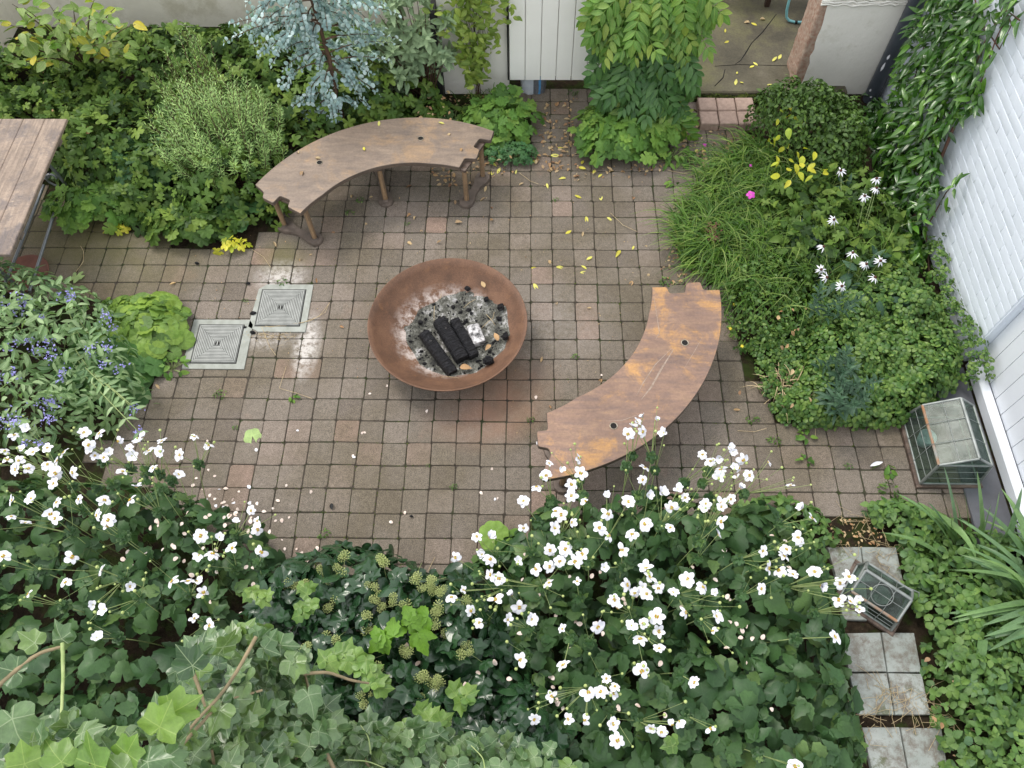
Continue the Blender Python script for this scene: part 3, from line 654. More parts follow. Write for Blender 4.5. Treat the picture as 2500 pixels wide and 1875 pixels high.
b.raw(V, [[i, i+nc, i+2*nc, i+3*nc] for i in range(nc)]); o = b.build('joint_sand', mat_joint(), pat, False)
# ---- raised pink step blocks in front of the porch
st = empty('porch_step', (1.73, 3.2, 0), 'low step of six pinkish square blocks in front of the porch slab', 'step')
for i in range(3):
    for j, (yc, dy) in enumerate(((3.115, .165), (3.285, .165))):
        b = MB(); b.box((0, 0, 0), (.156, dy-.006, .085), bev=.008); o = b.build('block', M_PINKPAV, st, False); o.location = (1.552+i*.165-1.73+.004*j, yc-3.2, .035+.003*((i+j) % 2)); o.rotation_euler = (.01*(i-1), .01*j, .01*i)
# ---- porch slab with crack
b = MB(); 
b.box((2.0, 5.4, .03), (1.62, 3.96, .12), bev=.012); o = tag(b.build('porch_floor', M_CONC, None, False), 'mossy cracked concrete floor slab of the open porch', 'floor slab'); del o['category']; o['kind'] = 'structure'
cr = [G(x, y, .09) for x, y in [(1895, 35), (1862, 78), (1835, 105), (1820, 130), (1808, 148), (1795, 157)]]; cr2 = [G(x, y, .09) for x, y in [(1770, 170), (1765, 190), (1745, 210)]]
b = MB()
for c_ in (cr, cr2):
    q = np.array(c_); q[:, 2] = .0915; b.tubes(q[None], np.array([[.003, .005, .004, .006, .003, .002][:len(q)]]), 4)
pr(b.build('crack', M_HOLE), o, (0, 0, 0))
b = MB(); q = np.array([G(x, y, .0) for x, y in [(1740, 182), (1800, 178), (1950, 182)]]); q[:, 2] = .0912; b.tubes(q[None], .003, 4); pr(b.build('joint', M_HOLE), o, (0, 0, 0))
# ---- house facade (back)
FY = 3.5
hw = empty('rear_house_wall', (0, FY, 0), 'cream rendered outbuilding wall around the white hatch and behind the climbers', 'wall')
def part_box(name, c, d, mat, parent, base, bev=0.0, mi=0, label=None):
    b = MB(); b.box(c, d, bev=bev); o = b.build(name, mat, None, False); pr(o, parent, base)
    if label: o['label'] = label
    return o
hb = (0, FY, 0)
part_box('wall_panel', ((-.78-.20)/2-.0, FY+.15, 1.2), (.58, .3, 2.4), M_PLASTER, hw, hb)
part_box('wall_panel', ((.62+1.19)/2, FY+.15, 1.2), (.57, .3, 2.4), M_PLASTER, hw, hb)
part_box('wall_panel', (.21, FY+.19, 1.4), (.82, .2, 2.0), M_PLASTER, hw, hb)
part_box('dark_gap_panel', (.21, FY+.55, .2), (.82, .05, .4), M_BLACK, hw, hb)  # black panel puts the shade of the gap under the hatch into colour
part_box('dark_gap_strip', (-.805, FY+.02, .45), (.045, .3, .9), M_BLACK, hw, hb, label='black strip standing in for the dark gap at the left corner')  # solid black strip painted in place of the dark gap at the corner
# hatch of six boards
ht = empty('plank_hatch', (.21, FY-.03, .19), 'large white tongue and groove hatch with a gap below it', 'hatch')
HX0, HX1 = -.192, .618; wdt = (HX1-HX0)/6
for i in range(6):
    b = MB(); b.box((HX0+wdt*(i+.5), FY-.035, .19+.85), (wdt-.006, .03, 1.7), bev=.004); pr(b.build('plank', M_HATCH, None, False), ht, (.21, FY-.03, .19))
b = MB(); b.box(((HX0+HX1)/2, FY-.014, 1.04), (.80, .012, 1.66)); pr(b.build('backing', M_PLASTER, None, False), ht, (.21, FY-.03, .19))
part_box('stile', (HX0-.012, FY-.03, 1.04), (.012, .04, 1.7), M_BLACK, ht, (.21, FY-.03, .19))
# pillar between porch and white wall
pl = empty('rendered_pillar', (2.75, FY, 0), 'cream rendered pillar with a bare brick reveal beside the porch', 'pillar'); pb = (2.75, FY, 0)
b = MB(); zs = np.linspace(0, 1.9, 30); rr = np.random.default_rng(3)
jag = 2.40+.018*np.cumsum(rr.normal(0, .5, 30))*.6; jag = 2.395+(jag-jag.mean())*.25+.012*np.sin(zs*5)+.005*rr.normal(size=30)
V = []; F = []
for i, z in enumerate(zs):
    V += [(jag[i], FY, z), (3.13, FY, z), (jag[i]+.008, FY+.02, z), (3.13, FY+.02, z)]
for i in range(29):
    a = i*4; F += [[a, a+1, a+5, a+4], [a+2, a, a+4, a+6]]
b.raw(V, F); pr(b.build('render_coat', M_PLASTER, None, False), pl, pb)
b = MB(); ny, nz = 16, 60; V = []; F = []
for j in range(nz+1):
    for i in range(ny+1):
        s_ = i/ny; z = 1.9*j/nz
        if s_ < .35: x, y = 2.335+(.35-s_)/.35*0+(s_)/.35*0, FY+.30-.28*s_/.35
        else: x, y = 2.335+(s_-.35)/.65*.16, FY+.012
        n_ = .012*noise2(np.array(z*9+s_*3), np.array(s_*14+y*7), 3.0)+rr.normal(0, .0035)
        V.append((x-(abs(n_) if s_ < .4 else 0), y-(n_*.5 if s_ >= .3 else 0)*.5, z))
for j in range(nz):
    for i in range(ny): a = j*(ny+1)+i; F.append([a, a+1, a+ny+2, a+ny+1])
b.raw(V, F); pr(b.build('bare_brick', M_BARE, None, True), pl, pb)
part_box('core', (2.80, FY+.17, .95), (.66, .26, 1.9), M_BARE, pl, pb)
b = MB(); xs = np.linspace(2.32, 3.12, 24)
for k in range(3):
    q = np.stack([xs, np.full(24, FY-.006), .885+.022*k+.006*rr.normal(size=24)], 1); b.tubes(q[None], (.008+.004*rr.random(24))[None], 5)
pr(b.build('render_ridge', M_PLASTER), pl, pb)
# drainpipe
dp = empty('drainpipe', (3.045, FY-.075, 0), 'dark grey round drainpipe flecked with white paint beside the pillar', 'drainpipe')
b = MB(); b.tubes(np.array([[(3.035, FY-.075, 0), (3.035, FY-.075, 1.0), (3.035, FY-.075, 2.6)]]), .062, 14); pr(b.build('pipe', M_PIPE), dp, (3.045, FY-.075, 0))
b = MB(); b.tubes(np.array([[(3.035, FY-.075, 1.22), (3.035, FY-.075, 1.30)]]), .07, 14); pr(b.build('collar', M_PIPE), dp, (3.045, FY-.075, 0))
b = MB()
for z, a, h in ((.34, 3.9, .09), (.12, 3.7, .03), (.46, 4.0, .05), (.07, 4.2, .02)):
    q = np.array([(3.035+.0625*math.cos(a+.03*k), FY-.075+.0625*math.sin(a+.03*k), z+h*k/3) for k in range(4)]); b.ribbons(q[None], np.array([[.002, .01, .008, .001]]), np.array([[-math.sin(a), math.cos(a), 0]]))
pr(b.build('paint_fleck', M_PETAL), dp, (3.045, FY-.075, 0))
# ---- right white painted brick wall, recessed plank door
WX = 3.13
rw = empty('white_brick_wall', (WX, 1.5, 0), 'tall white painted brick wall along the right side', 'wall'); wb = (WX, 1.5, 0)
for n_, c, d in (('wall_core', (WX+.1458, 2.56, 1.7), (.29, 3.72, 3.4)), ('wall_core', (WX+.1458, -2.3, 1.7), (.29, 3.5, 3.4)), ('wall_core', (WX+.1458, .07, 2.75), (.29, 1.24, 1.3))):
    part_box(n_, c, d, M_WBRICK, rw, wb)
bl, bh = .205, .072; BR = []
for j in range(47):
    for i in range(20):
        y = .70+bl/2+i*bl+(bl/2 if j % 2 else 0)-(bl/2 if j % 2 else 0)*0; z = bh/2+j*bh
        if y+bl/2 > 4.42: continue
        BR.append((y, z, bl))
    if j % 2: BR.append((.70+bl/4, bh/2+j*bh, bl/2))
    for i in range(8): BR.append((-.56-bl/2-i*bl-(bl/2 if j % 2 else 0), bh/2+j*bh, bl))
BR = np.array(BR); 
def brick_t(seed, hl):
    r = random.Random(seed); x, y, z = .0007, hl/2-.0012, bh/2-.0010; V = []
    for xx, e in ((.008, 0), (-x*.3, 0), (-x, .003)):
        for sy, sz in ((-1, -1), (1, -1), (1, 1), (-1, 1)): V.append((xx+r.uniform(-.00025, .00025), sy*(y-e)+r.uniform(-.0015, .0015), sz*(z-e)+r.uniform(-.0012, .0012)))
    F = [[8, 9, 10, 11][::-1]]
    for l in range(2):
        for j in range(4): F.append([l*4+j, l*4+(j+1) % 4, l*4+4+(j+1) % 4, l*4+4+j][::-1])
    return T(V, F)
BT = [brick_t(i, bl) for i in range(6)]+[brick_t(9, bl/2)]; BMs = [tmpl_mesh(t, 'brick', M_WBRICK) for t in BT]
bp = np.c_[np.full(len(BR), WX), BR[:, 0], BR[:, 1]]; px, py, pz = to_px(bp)
hid = inpoly(px, py, [(2090, 0), (2400, 0), (2410, 200), (2300, 400), (2230, 650), (2120, 700)])
vis = (px < 2540) & (px > 0) & (py > -40) & (py < 1900) & ~hid; order = np.argsort(-(vis*100.)+pz)
ti = np.where(BR[:, 2] < .15, 6, rng.integers(0, 6, len(BR)))
off = rng.normal(0, .0004, len(BR))
for j in order[:300]:
    o = link('brick', BMs[ti[j]], rw, (bp[j][0]+off[j]-wb[0], bp[j][1]-wb[1], bp[j][2])); o.rotation_euler = (rng.normal(0, .004), 0, rng.normal(0, .0025))
b = MB(); ot = order[300:]
for i in range(7):
    q = ot[ti[ot] == i]
    if len(q): b.inst(BT[i], np.tile(np.eye(3), (len(q), 1, 1)), bp[q]+np.c_[off[q], 0*q, 0*q])
o = b.build('brickwork', M_WBRICK, None, False); o['kind'] = 'stuff'; pr(o, rw, wb)
dr = empty('plank_door', (WX+.07, .07, 0), 'white vertical board door set into the brick wall behind the cold frame', 'door'); db = (WX+.07, .07, 0)
ys = np.linspace(.685, -.545, 11)
for i in range(10):
    b = MB(); b.box((WX+.085, (ys[i]+ys[i+1])/2, 1.1), (.03, abs(ys[i]-ys[i+1])-.005, 2.0), bev=.003); pr(b.build('board', M_DOORW, None, False), dr, db)
part_box('backing', (WX+.12, .07, 1.05), (.03, 1.23, 2.1), M_DOORW, dr, db)
part_box('door_rail', (WX+.03, .05, .06), (.07, 1.18, .10), M_DOORW, dr, db, .008)
part_box('jamb', (WX+.05, .712-.015, 1.05), (.09, .02, 2.1), M_WBRICK, dr, db)
b = MB(); b.box((2.985, -.05, .0), (.25, 1.35, .04), bev=.006); o = tag(b.build('door_threshold', M_SLATE, None, False), 'dark slate threshold slab at the foot of the white door', 'doorstep')
# ---- garden walls back-left
gw = empty('cream_garden_wall', (-3, 4.45, 0), 'old cream rendered garden wall behind the leafy bed', 'wall')
part_box('wall_face', (-2.9, 4.55, .75), (4.4, .2, 1.5), M_CREAM, gw, (-3, 4.45, 0)); part_box('coping', (-2.9, 4.53, 1.54), (4.5, .3, .07), M_CREAM, gw, (-3, 4.45, 0), .01)
part_box('wall_face', (-5.12, 3.5, .75), (.2, 2.3, 1.5), M_CREAM, gw, (-3, 4.45, 0))
b = MB(); b.box((0, 7.6, 1.2), (10, .2, 2.4)); tag(b.build('porch_back_wall', M_PLASTER, None, False), 'shaded wall far inside behind the porch', 'wall')

# ================================================================== BENCHES
def bench(name, ctr, Ro, Ri, endA, endB, h, mat, label, legs, holes, a_off, grain):
    """endA: points at the first end from outer to inner; endB: from inner to outer at the other end"""
    base = (ctr[0], ctr[1], 0); e = empty(name, base, label, 'bench', 'curved benches around the fire bowl')
    def arc(p, q, R, n=36):
        a0 = math.atan2(p[1]-ctr[1], p[0]-ctr[0]); a1 = math.atan2(q[1]-ctr[1], q[0]-ctr[0])
        if a1-a0 > math.pi: a1 -= 2*math.pi
        if a0-a1 > math.pi: a1 += 2*math.pi
        r0 = math.hypot(p[0]-ctr[0], p[1]-ctr[1]); r1 = math.hypot(q[0]-ctr[0], q[1]-ctr[1])
        return [(ctr[0]+(R+(r0-R)*max(0, 1-6*i/n)+(r1-R)*max(0, 6*i/n-5))*math.cos(a0+(a1-a0)*i/n), ctr[1]+(R+(r0-R)*max(0, 1-6*i/n)+(r1-R)*max(0, 6*i/n-5))*math.sin(a0+(a1-a0)*i/n)) for i in range(1, n)]
    def rnd_(pts, r=.016):
        o = []
        for i, p in enumerate(pts):
            if i in (0, len(pts)-1): o.append(p); continue
            p = np.array(p); a = np.array(pts[i-1]); c = np.array(pts[i+1]); da = (a-p)/np.linalg.norm(a-p); dc = (c-p)/np.linalg.norm(c-p)
            for t_ in (0, .25, .5, .75, 1): o.append(tuple((1-t_)**2*(p+da*r)+2*t_*(1-t_)*p+t_*t_*(p+dc*r)))
        return o
    A = rnd_(endA); B = rnd_(endB)
    poly = A+arc(endA[-1], endB[0], Ri)+B+arc(endB[-1], endA[0], Ro)
    p = np.array(poly); n = len(p); area = .5*np.sum(p[:, 0]*np.roll(p[:, 1], -1)-np.roll(p[:, 0], -1)*p[:, 1])
    if area < 0: p = p[::-1]
    tn = norm(np.roll(p, -1, 0)-np.roll(p, 1, 0)); nrm_ = np.stack([tn[:, 1], -tn[:, 0]], 1); th = .036
    import bmesh
    bm = bmesh.new(); rings = []
    for ins, z in ((.003, h-th), (0, h-th+.003), (0, h-.004), (.003, h)):
        q = p-nrm_*ins; rings.append([bm.verts.new((x-base[0], y-base[1], z)) for x, y in q])
    for l in range(3):
        for j in range(n):
            f = bm.faces.new([rings[l][j], rings[l][(j+1) % n], rings[l+1][(j+1) % n], rings[l+1][j]]); f.material_index = 1; f.smooth = False
    from mathutils.geometry import tessellate_polygon
    for ring, up in ((rings[3], 1), (rings[0], -1)):
        for tri in tessellate_polygon([[v_.co for v_ in ring]]):
            a_, b_, c_ = [ring[i_] for i_ in tri]; nz = (b_.co-a_.co).cross(c_.co-a_.co).z
            if abs(nz) < 1e-10: continue
            f = bm.faces.new((a_, b_, c_) if nz*up > 0 else (c_, b_, a_)); f.smooth = False
    me = bpy.data.meshes.new('seat'); bm.to_mesh(me); bm.free(); me.materials.append(mat); me.materials.append(M_PLYEDGE)
    seat = link('seat', me, e)
    for x, y in holes:
        rb = MB(); an = np.linspace(0, 2*np.pi, 21); q = np.stack([x+.023*np.cos(an), y+.023*np.sin(an), np.full(21, h+.001)], 1); rb.tubes(q[None], .0035, 6)
        pr(rb.build('hole_ring', M_RING), e, base)
        rb = MB(); q = np.stack([x+.020*np.cos(an[:-1]), y+.020*np.sin(an[:-1]), np.full(20, h+.0012)], 1); rb.raw(q, [list(range(20))]); pr(rb.build('hole', M_HOLE), e, base)
    for (x0, y0), (x1, y1) in legs:      # inner foot, outer foot
        d = np.array([x1-x0, y1-y0]); L = np.linalg.norm(d); d /= L; s_ = np.array([-d[1], d[0]])
        prof = [(-.062, .012), (-.05, .040), (-.02, .060), (.03, .058), (.09, .038), (L*.5, .030), (L-.09, .038), (L-.03, .058), (L+.02, .060), (L+.05, .040), (L+.062, .012)]
        up_ = [(np.array([x0, y0])+d*a+s_*w_) for a, w_ in prof]; dn = [(np.array([x0, y0])+d*a-s_*w_) for a, w_ in prof][::-1]; q = np.array(up_+dn); m_ = len(q)
        if .5*np.sum(q[:, 0]*np.roll(q[:, 1], -1)-np.roll(q[:, 0], -1)*q[:, 1]) < 0: q = q[::-1]
        c_ = q.mean(0); fb_ = MB(); V = []
        for k, z in ((1.0, .002), (1.0, .022), (.93, .034)):
            qq = c_+(q-c_)*np.array([k, k]) if k == 1 else q-(q-c_)/np.linalg.norm(q-c_, axis=1, keepdims=True)*.006
            V += [(a, b_, z) for a, b_ in qq]
        F = [[l*m_+j, l*m_+(j+1) % m_, l*m_+m_+(j+1) % m_, l*m_+m_+j] for l in range(2) for j in range(m_)]+[[2*m_+j for j in range(m_)]]
        fb_.raw(V, F); fo = fb_.build('foot_plate', M_IRON, None, False); pr(fo, e, base)
        for fx, fy in ((x0, y0), (x1, y1)):
            pb_ = MB(); ir = np.array(ctr)-np.array([fx, fy]); 
            pb_.tubes(np.array([[(fx, fy, .03), (fx, fy, .2), (fx, fy, h-th+.002)]]), .020, 10); po = pb_.build('leg', M_POST); pr(po, e, base)
            cb = MB(); cb.tubes(np.array([[(fx, fy, .032), (fx, fy, .05)]]), np.array([[.032, .024]]), 10); pr(cb.build('socket', M_IRON), e, base)
        ub = MB(); mid = (np.array([x0, y0])+np.array([x1, y1]))/2; ub.box((mid[0], mid[1], h-th-.012), (L+.09, .07, .02), math.atan2(d[1], d[0])); pr(ub.build('support_bar', M_OLDWOOD, None, False), e, base)
    return e
H1 = .455
def W_(pts, h): return [tuple(G(x, y, h)[:2]) for x, y in pts]
b1A = W_([(623, 451), (644, 469), (640, 482), (666, 496), (683, 478), (708, 488), (702, 505), (733, 521)], H1)
b1B = W_([(1121, 409), (1135, 386), (1163, 388), (1171, 365), (1156, 358), (1171, 338), (1198, 343), (1206, 320)], H1)
b1legs = [(tuple(G(771, 588)[:2]), tuple(G(697, 556)[:2])), (tuple(G(943, 494)[:2]), tuple(G(925, 410)[:2])), (tuple(G(1140, 496)[:2]), tuple(G(1179, 438)[:2]))]
bench('curved_bench', (-.919, 1.358), 1.326, .823, b1A, b1B, H1, M_BENCH1, 'grey brown curved plywood bench in front of the leafy bed behind the bowl', b1legs, [G(1027, 338, H1)[:2], G(780, 397, H1)[:2]], 0, 0)
b2A = W_([(1757, 707), (1718, 708), (1710, 688), (1675, 690), (1672, 714), (1635, 716), (1628, 700), (1592, 701)], H1)
b2B = W_([(1334, 1008), (1337, 1050), (1310, 1052), (1313, 1090), (1340, 1095), (1345, 1112), (1330, 1140), (1325, 1172)], H1)
c2 = (-.103, .953)
def scratch(pts, w_):
    qq = np.array([G(x, y, H1) for x, y in pts]); qq[:, 2] = H1+.0008; d = norm(qq[-1]-qq[0]); b = MB(); b.ribbons(qq[None], np.array([[w_*.3]+[w_]*(len(qq)-2)+[w_*.2]]), np.array([[-d[1], d[0], 0]])); return b
M_SCR = simple('pale_scratch', (.32, .25, .20), (.22, .16, .12), 60, .7)
def polar(c, r, a): return (c[0]+r*math.cos(math.radians(a)), c[1]+r*math.sin(math.radians(a)))
b2legs = [(polar(c2, 1.03, a), polar(c2, 1.30, a)) for a in (-4, -42, -76)]
bench('curved_bench', c2, 1.415, .922, b2A, b2B, H1, M_BENCH2, 'orange brown curved bench partly hidden by white flowers on the right', b2legs, [G(1672, 837, H1)[:2], G(1498, 1040, H1)[:2]], 0, 0)

b2 = [o_ for o_ in bpy.data.objects if o_.name.startswith('curved_bench')][-1]
for pts, w_ in (([(1645, 852), (1615, 900), (1590, 945), (1566, 975)], .006), ([(1640, 850), (1600, 890), (1570, 935), (1553, 968)], .003), ([(1480, 1028), (1520, 1026), (1560, 1012)], .003), ([(1670, 900), (1700, 850), (1716, 820)], .002), ([(1596, 722), (1610, 812), (1600, 830)], .003)):
    pr(scratch(pts, w_).build('scratch', M_SCR), b2, (*c2, 0))
# ================================================================== FIRE BOWL
BC = (-.591, .806); BR_, BHt = .558, .29; _RC = (BR_**2+BHt**2)/(2*BHt)
fbw = empty('fire_bowl', (*BC, 0), 'wide shallow rusty steel fire bowl on the pavers', 'fire bowl')
b = MB(); V = []; F = []; na, nr = 72, 16
prof = []
for i in range(nr+1):
    t_ = i/nr; r_ = BR_*t_; z = .012+_RC-math.sqrt(_RC**2-r_**2); prof.append((r_, z))
prof[-1] = (BR_, BHt+.012)
pin = prof; pout = [(r_+.006*(i/nr), z-.007) for i, (r_, z) in enumerate(prof)]
full = pin+[(BR_+.006, BHt+.012)]+pout[::-1]
for r_, z in full:
    for j in range(na): a = 2*math.pi*j/na; V.append((BC[0]+r_*math.cos(a), BC[1]+r_*math.sin(a), z))
for i in range(len(full)-1):
    for j in range(na): F.append([i*na+j, i*na+(j+1) % na, (i+1)*na+(j+1) % na, (i+1)*na+j])
b.raw(V, F); pr(b.build('bowl_shell', M_RUST), fbw, (*BC, 0))
# ash bed
def bowl_z(x, y):
    t_ = min(1, math.hypot(x-BC[0], y-BC[1])/BR_); return .012+_RC-math.sqrt(_RC**2-(BR_*t_)**2)
ASHP = [G(x, y, .05)[:2] for x, y in Z2([(600, 920), (650, 880), (760, 730), (900, 640), (1040, 590), (1200, 550), (1330, 570), (1430, 610), (1560, 680), (1680, 760), (1720, 900), (1720, 1060), (1690, 1180), (1560, 1260), (1450, 1370), (1300, 1430), (1100, 1430), (900, 1380), (760, 1280), (680, 1150), (620, 1020)], 850, 600, 4.366)]
ac = np.mean(ASHP, 0); V = [(ac[0], ac[1], bowl_z(*ac)+.05)]; F = []; nr = 14; A_ = np.array(ASHP); na = 84
idx = np.linspace(0, len(A_), na, endpoint=False); rim = np.array([A_[int(i) % len(A_)]*(1-(i % 1))+A_[(int(i)+1) % len(A_)]*(i % 1) for i in idx])
for i in range(1, nr+1):
    for j in range(na):
        q = ac+(rim[j]-ac)*(i/nr)*(1+.02*math.sin(j*.9)*(i == nr)); z = bowl_z(*q)+.055*(1-(i/nr)**2)+(.014*noise2(q[0], q[1], 26.)+.006*noise2(q[1]+3, q[0], 70.))*(1-.6*i/nr)+rng.normal(0, .003)*(i < nr)
        V.append((q[0], q[1], z if i < nr else bowl_z(*q)-.001))
for j in range(na): F.append([0, 1+j, 1+(j+1) % na])
for i in range(nr-1):
    for j in range(na): F.append([1+i*na+j, 1+(i+1)*na+j, 1+(i+1)*na+(j+1) % na, 1+i*na+(j+1) % na])
b = MB(); b.raw(V, F); o = b.build('ash_bed', M_ASH); tag(o, 'grey and white ash heap in the fire bowl', 'ash', None, 'stuff')
# charcoal bits
def rock(seed):
    r = random.Random(seed); V = []
    for i in range(3):
        for j in range(6): a = j*math.pi/3+i*.5+r.uniform(-.2, .2); rr_ = (.5, .62, .4)[i]*r.uniform(.7, 1.1); V.append((rr_*math.cos(a), rr_*.8*math.sin(a), (-.25, .05, .38)[i]*r.uniform(.8, 1.1)))
    F = [[5, 4, 3, 2, 1, 0], [12, 13, 14, 15, 16, 17]]+[[l*6+j, l*6+(j+1) % 6, l*6+6+(j+1) % 6, l*6+6+j] for l in range(2) for j in range(6)]; return T(V, F)
RK = [rock(i) for i in range(4)]
b = MB(); n = 420; u = rng.uniform(0, 1, n)**.55; j_ = rng.integers(0, na, n); q = ac+(rim[j_]-ac)*u[:, None]*.96
zz = np.array([bowl_z(*v) for v in q])+.055*(1-u**2)+.004; sz = rng.uniform(.004, .013, n)*rng.choice([1, 1, 1, 2.2], n)
R = np.array([rotz(a)@rotx(c_) for a, c_ in rng.uniform(-3, 3, (n, 2))])*sz[:, None, None]
for i in range(4): b.inst(RK[i], R[i::4], np.c_[q, zz][i::4])
tag(b.build('charcoal_crumbs', M_CHAR, None, False), 'scattered charcoal crumbs on the ash in the fire bowl', 'charcoal', None, 'stuff')
for k, (x, y, s_) in enumerate([(1285, 710, .036), (1480, 655, .045), (775, 840, .04), (1630, 755, .06), (1610, 850, .04), (1500, 1300, .085), (1680, 1060, .06), (1280, 545, .042), (975, 775, .035), (1120, 680, .035), (820, 1290, .03)]):
    xy = G(850+x/4.366, 600+y/4.366, .07); b = MB(); b.inst(RK[k % 4], (rotz(k*1.3)*s_)[None], np.zeros((1, 3)))
    o = b.build('charcoal_lump', M_CHAR, None, False); o.location = (xy[0], xy[1], bowl_z(xy[0], xy[1])+.035); tag(o, ['small charcoal lump just above the third log', 'charcoal lump at the upper right rim of the ash', 'charcoal lump by itself on the left of the ash', 'broad charcoal lump at the right edge of the ash', 'charcoal lump to the right of the ash coated log', 'biggest charcoal lump at the lower right of the ash', 'charcoal lump beside the brown curled leaf', 'charcoal lump at the very top of the ash', 'charcoal lump touching the upper end of the second log', 'tiny charcoal lump above the log gap', 'charcoal crumb at the lower left of the ash'][k], 'charcoal', 'charcoal lumps in the bowl')
# logs
def log(p0, p1, wd, hgt, label, z0, z1, mat=M_CHAR, seed=0):
    a = G(*p0, z0); c = G(*p1, z1); L = np.linalg.norm(c-a); r = random.Random(seed); b = MB(); V = []; F = []; ns, nk = 34, 12
    for i in range(ns+1):
        v = i/ns; cr_ = .035*abs(math.sin(i*1.45+seed))+.02*r.random()
        for j in range(nk):
            an = 2*math.pi*j/nk; ca, sa = math.cos(an), math.sin(an); e_ = .55
            x = wd*.5*math.copysign(abs(ca)**e_, ca)*(1-cr_*.9); z = hgt/2*math.copysign(abs(sa)**e_, sa)*(1-cr_*1.1)
            k_ = 1 if 0 < i < ns else .9; V.append((x*k_, v*L, z*k_))
    for i in range(ns):
        for j in range(nk): F.append([i*nk+j, (i+1)*nk+j, (i+1)*nk+(j+1) % nk, i*nk+(j+1) % nk][::-1])
    F.append([j for j in range(nk)]); F.append([ns*nk+j for j in range(nk)][::-1])
    b.raw(V, F); o = b.build('burnt_log', mat, None, False); d = Vector(c-a).normalized(); up = Vector((.1, 0, 1)); x = d.cross(up).normalized(); z = x.cross(d)
    o.matrix_world = Matrix(((x[0], d[0], z[0], a[0]), (x[1], d[1], z[1], a[1]), (x[2], d[2], z[2], a[2]), (0, 0, 0, 1)))
    tag(o, label, 'log', 'logs in the fire bowl'); return o
Zl = lambda x, y: (850+x/4.366, 600+y/4.366)
log(Zl(805, 935), Zl(1115, 1365), .088, .085, 'charred log leaning furthest left of the row', .135, .095, seed=1)
log(Zl(968, 800), Zl(1222, 1215), .108, .095, 'widest charred log, second from the left, with a pale scorched patch', .15, .12, seed=2)
log(Zl(1130, 800), Zl(1345, 1180), .080, .080, 'narrow crackled charred log, third from the left', .145, .12, seed=3)
log(Zl(1325, 860), Zl(1400, 1050), .10, .08, 'short log end coated in white ash', .135, .12, M_WHITEASH, seed=4)
# dry leaves & stalks in bowl
for k, (x, y, s_) in enumerate([(1600, 1050, .07), (1520, 1070, .06), (1190, 1300, .085), (1460, 530, .06)]):
    q = G(*Zl(x, y), .12); b = MB(); b.inst(TP_OV[1], (rotz(k*2.1+.4)@rotx(.3)*s_)[None], np.zeros((1, 3))); o = b.build('dry_leaf', M_LEAFB); o.location = (q[0], q[1], bowl_z(q[0], q[1])+.05); tag(o, ['long curled dry leaf right of the logs in the bowl', 'dry leaf tucked beside the long curled one in the bowl', 'folded dry leaf at the near end of the logs', 'twisted dry leaf on the far side of the ash'][k], 'leaf', 'dry leaves in the bowl')
b = MB()
for p0, p1 in [((1600, 570), (1540, 780)), ((1560, 760), (1420, 880)), ((1680, 760), (1715, 980)), ((1230, 660), (1360, 570)), ((1470, 730), (1570, 850)), ((990, 1400), (1180, 1410)), ((920, 640), (915, 820)), ((1000, 510), (980, 570))]:
    a = G(*Zl(*p0), .13); c = G(*Zl(*p1), .13); b.tubes(np.array([[a, (a+c)/2+np.array([0, 0, .012]), c]]), .0018, 4)
tag(b.build('dry_stalks', M_DSTEM), 'thin dry stalks strewn over the ash in the bowl', 'stalks', None, 'stuff')

# ================================================================== MANHOLE COVERS
def cover(x0, x1, y0, y1, cut, label):
    cx, cy = (x0+x1)/2, (y0+y1)/2; e = empty('manhole_cover', (cx, cy, .004), label, 'manhole cover', 'square inspection covers in the paving')
    c_ = .045; pts = [(x0, y0), (x1, y0), (x1, y1), (x0, y1)]
    if cut == 'tr': pts = [(x0, y0), (x1+.015, y0), (x1+.012, y1-c_), (x1-.02, y1), (x0, y1)]
    if cut == 'l': pts = [(x0+.08, y0), (x1, y0), (x1, y1), (x0+c_+.03, y1), (x0+.02, y1-c_), (x0, y0+c_)]
    n = len(pts); b = MB(); V = [(x-cx, y-cy, z) for z in (-.02, .005) for x, y in pts]; F = [[j, (j+1) % n, n+(j+1) % n, n+j] for j in range(n)]+[[n+j for j in range(n)]]
    b.raw(V, F); b.build('cover_frame', M_COVFR, e, False)
    hw = .166; b = MB(); b.box((0, 0, .004), (2*hw, 2*hw, .012)); pl_ = b.build('cover_plate', M_PLATE, e, False)
    b = MB(); b.box((0, 0, .0035), (2*hw+.012, 2*hw+.012, .004)); b.build('seat_gap', M_HOLE, e, False)
    b = MB(); k = 0; r_ = hw-.012
    while r_ > .028:
        for sx, sy, dx, dy in ((0, 1, 2*r_, .006), (0, -1, 2*r_, .006), (1, 0, .006, 2*r_-.012), (-1, 0, .006, 2*r_-.012)): b.box((sx*r_, sy*r_, .0112), (dx+(.006 if dy < dx else 0), dy, .0035))
        r_ -= .0125
    b.build('raised_ribs', M_COVER, pl_, False)['kind'] = 'stuff'
    b = MB(); an = np.linspace(0, 2*np.pi, 17)[:-1]; b.raw(np.c_[.017*np.cos(an), .017*np.sin(an), np.full(16, .0108)], [list(range(16))]); b.build('key_hole', M_HOLE, pl_, False)
    b = MB(); b.box((0, 0, .0105), (.006, .033, .004)); b.build('key_bar', M_COVER, pl_, False)
    return e
cover(*COVERS[0], 'tr', 'square ribbed manhole cover with an open black keyhole beside the blue flower bed'); cover(*COVERS[1], 'l', 'square ribbed manhole cover dusted with lime, nearer the fire bowl')
print('hard objects a', time.time()-T0)

